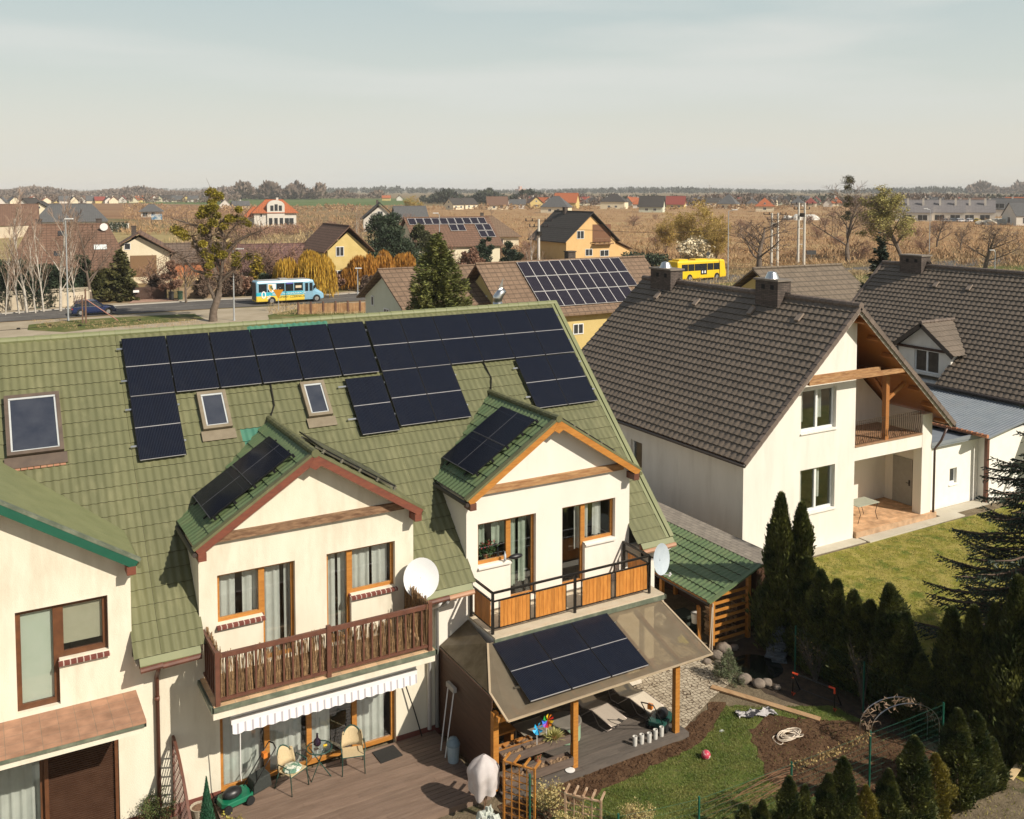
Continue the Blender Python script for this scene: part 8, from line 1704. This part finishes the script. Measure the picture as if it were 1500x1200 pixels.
for s in (-1,1):
    for i,(a,c) in enumerate(((-3.95,-2.95),(-2.85,-1.85),(-1.75,-.75),(-.65,.35),(.45,1.55))):
        m=MB();m.slab([V3((a,s*1.145,1.5)),V3((c,s*1.145,1.5)),V3((c,s*1.11,2.5)),V3((a,s*1.11,2.5))],(0,s*.012,0));m.build('window',gl,t)
    for a,c in ((1.78,2.28),(2.34,2.84)):
        m=MB();m.slab([V3((a,s*1.145,.55)),V3((c,s*1.145,.55)),V3((c,s*1.12,2.45)),V3((a,s*1.12,2.45))],(0,s*.01,0));d=m.build('door',mat('bus_door_blue',(.20,.36,.47),None,3,.3),t);m=MB();m.slab([V3((a+.06,s*1.16,1.4)),V3((c-.06,s*1.16,1.4)),V3((c-.06,s*1.13,2.4)),V3((a+.06,s*1.13,2.4))],(0,s*.012,0));m.build('pane',gl,d)
    for x in (-2.35,3.3):
        m=MB();m.tube([(x,s*.9,.42),(x,s*1.15,.42)],.48,18);m.build('wheel_arch',mat('black_plastic',(0,0,0)),t);wheel(t,x,s*1.05,.40,.24)
m=MB();m.slab([V3((2.95,-.95,1.62)),V3((2.95,.95,1.62)),V3((2.93,.85,2.6)),V3((2.93,-.85,2.6))],(.02,0,0));m.slab([V3((3.3,-.85,1.58)),V3((3.3,.85,1.58)),V3((2.97,.82,2.55)),V3((2.97,-.82,2.55))],(.03,0,.02));m.build('windscreen',gl,t)
m=MB();m.slab([V3((-L2-.01,-.95,.5)),V3((-L2-.01,.95,.5)),V3((-L2-.01,.85,2.6)),V3((-L2-.01,-.85,2.6))],(-.015,0,0));m.build('rear_panel',mat('bus_dark_rear',(.05,.05,.055),None,3,.4),t)
m=MB();m.box(-3.9,-.8,2.86,2.2,.8,2.9);m.box(-1.2,-.6,2.9,-.2,.6,3.02);m.build('roof_top',mat('bus_grey_roof',(.30,.30,.29),(.36,.36,.35),3,.6),t)
m=MB();m.box(2.95,-1.35,1.7,3.1,-1.15,2.1);m.build('mirror',M_steel,t)
SM=lambda x,z,d=0:Matrix(((1,0,0,x),(0,0,-1,-1.165-d),(0,1,0,z),(0,0,0,1)))
M_wt=mat('white_vinyl',(.78,.78,.76));M_bt=mat('dark_vinyl',(.10,.12,.05))
text('BEZPŁATNA KOMUNIKACJA',.33,M_wt,'lettering',t,SM(-.2,1.22));text('GMINY CZERNICA',.40,M_bt,'lettering',t,SM(.15,.80));text('0',1.25,M_wt,'zero_mark',t,SM(-3.35,1.12));text('zł',.7,M_wt,'currency_mark',t,SM(-2.75,.85,.002));text('www.czernica.pl',.15,M_wt,'lettering',t,SM(.15,.52)) if 0 else None
m=MB();m.slab([V3((-2.35+x,-1.17,2.0+z)) for x,z in ((-.48,.48),(.48,.48),(.48,-.1),(.25,-.45),(0,-.6),(-.25,-.45),(-.48,-.1))],(0,-.012,0));e_=m.build('shield_emblem',M_wt,t);m=MB();m.slab([V3((-2.35+x,-1.185,2.0+z)) for x,z in ((-.4,.4),(0,.4),(0,-.5),(-.22,-.38),(-.4,-.08))],(0,-.006,0));m.build('shield_field',mat('shield_gold',(.55,.33,.06)),e_);m=MB();m.slab([V3((-2.35+x,-1.192,2.0+z)) for x,z in ((-.25,.22),(.1,.3),(.05,.05),(.2,0),(.1,-.3),(-.1,-.1),(-.2,-.05))],(0,-.005,0));m.build('shield_figure',mat('dark_vinyl',(0,0,0)),e_)
m=MB();m.box(-.55,-1.17,2.38,.3,-1.155,2.55);m.build('route_sign',mat('blue_violet',(.08,.08,.35)),t);m=MB();m.box(.62,-1.175,1.85,1.35,-1.155,2.15);m.build('poster',mat('cream_poster',(.6,.5,.35)),t);m=MB();m.box(-1.35,-1.18,1.95,-1.3,-1.16,2.0);m.build('sticker',M_wt,t)
# yellow bus
c0=G(991,413.5);c1=G(1062,408.5);bp=(c0+c1)/2+V3((0,1.0,.04));rb=math.atan2((c1-c0).y,(c1-c0).x);L2=(c1-c0).length/2
t=thing('city_bus','bright yellow bus with dark windows on the right part of the road','bus',bp,rb,world=False);ym=mat('bus_yellow',(.78,.50,.012),(.84,.55,.02),2,.35)
loft([(-L2,Bp(1.16,2.95)),(-L2+.2,Bp(1.22,3.12)),(L2-.9,Bp(1.22,3.12)),(L2-.35,Bp(1.18,3.0)),(L2,[(1.1,.35),(1.14,.5),(1.1,1.2),(1.0,1.45),(.9,1.6)])],ym,'body',t,bev=.05)
for s in (-1,1):
    n=6;W_=(2*L2-2.2)/n
    for i in range(n):
        a=-L2+.8+i*W_;c=a+W_-.08;m=MB();m.slab([V3((a,s*1.225,1.55)),V3((c,s*1.225,1.55)),V3((c,s*1.2,2.6)),V3((a,s*1.2,2.6))],(0,s*.015,0));m.build('window',gl,t)
    m=MB();m.slab([V3((-.4,s*1.225,.9)),V3((.9,s*1.225,.9)),V3((.9,s*1.215,2.6)),V3((-.4,s*1.215,2.6))],(0,s*.025,0));m.build('door_panel',gl,t)
    for x in (-L2*.52,L2*.6):
        m=MB();m.tube([(x,s*.95,.5),(x,s*1.235,.5)],.56,18);m.build('wheel_arch',mat('black_plastic',(0,0,0)),t);wheel(t,x,s*1.14,.46,.24)
m=MB();m.slab([V3((L2-.30,-1.0,1.6)),V3((L2-.30,1.0,1.6)),V3((L2-.42,.95,2.8)),V3((L2-.42,-.95,2.8))],(.05,0,0));m.build('windscreen',gl,t)
m=MB();m.box(-L2+.6,-.8,3.12,-L2+2.4,.8,3.35);m.box(-1,-.7,3.12,1.5,.7,3.28);m.build('roof_unit',ym,t)
for x in (-.05,.5):
    m=MB();m.box(x-.12,-1.27,1.1,x+.12,-1.252,1.5);m.build('figure_decal',M_wt,t)
m=MB();m.box(L2-.02,-.7,.6,L2+.03,.7,1.1);m.build('grille',gl,t)
# steel flue behind the green ridge
t=thing('steel_flue','shiny rotating steel chimney cowl standing behind the green ridge','chimney cowl',(15.7,28.4,9.0));c=V3((15.7,28.4,9.0));m=MB();m.tube([c,c+V3((0,0,1.15))],.16,12);m.tube([c+V3((0,0,.95)),c+V3((0,0,1.02))],.19,12);m.build('pipe',M_alu,t,smooth=True);m=MB();m.tube([c+V3((-.02,0,1.15)),c+V3((0,0,1.3)),c+V3((.1,-.02,1.45)),c+V3((.24,-.04,1.55))],[.15,.17,.15,.1],12);m.build('cowl',M_alu,t,smooth=True);m=MB();m.slab([c+V3((.0,0,1.5)),c+V3((.22,0,1.95)),c+V3((.2,0,1.6))],(0,.02,0));m.build('vane',M_alu,t)
# window sill things on the right dormer
m=MB();m.lathe((12.28,YW-.03,4.06),[(.035,0),(.035,.17),(.012,.22),(.012,.26)],10);single('bottle',m,mat('pale_bottle',(.5,.55,.6),None,3,.1),'small pale bottle on the white sill of the right dormer window','bottle',smooth=True)
m=MB();m.blob((12.62,YW-.02,4.12),.22,.09,.07,10,6,.05);single('dark_bag',m,mat('black_leather',(.012,.012,.014),None,3,.4),'black rounded bag lying next to the bottle on the dormer window sill','bag',smooth=True)
c=V3((11.85,YW+.28,4.12));t=thing('geranium','potted red-flowering geranium behind the left dormer window of the white house','plant',c);RR=np.random.RandomState(8);n=420;D=RR.normal(size=(n,3));C=np.array(c)+[0,0,.22]+D*[.12,.05,.10];V,F=leaves(C,D,.07,.05,RR);npmesh('leaves',V,F,mat('geranium_leaf',(.04,.09,.03),(.08,.14,.04)),t);D=RR.normal(size=(60,3));C=np.array(c)+[0,0,.36]+D*[.15,.03,.06];V,F=leaves(C,D,.05,.04,RR);npmesh('flowers',V,F,mat('geranium_red',(.5,.04,.06)),t);m=MB();m.lathe(c,[(.06,0),(.085,.12)],10);m.build('pot',mat('clay',(0,0,0)),t)
# haze --------------------------------------------------------------------
m=MB();m.box(-7500,-250,gz-1,8500,8800,48);hz_=m.build('haze',[]);hz_['kind']='stuff';hz_['label']='thin pale haze'
mv=bpy.data.materials.new('haze');mv.use_nodes=True;tt=mv.node_tree;tt.nodes.remove(tt.nodes['Principled BSDF']);pvn=tt.nodes.new('ShaderNodeVolumePrincipled');pvn.inputs['Color'].default_value=(.97,.97,.97,1);pvn.inputs['Density'].default_value=HAZE;pvn.inputs['Anisotropy'].default_value=-.1;tt.links.new(pvn.outputs[0],tt.nodes['Material Output'].inputs['Volume']);hz_.data.materials.append(mv)
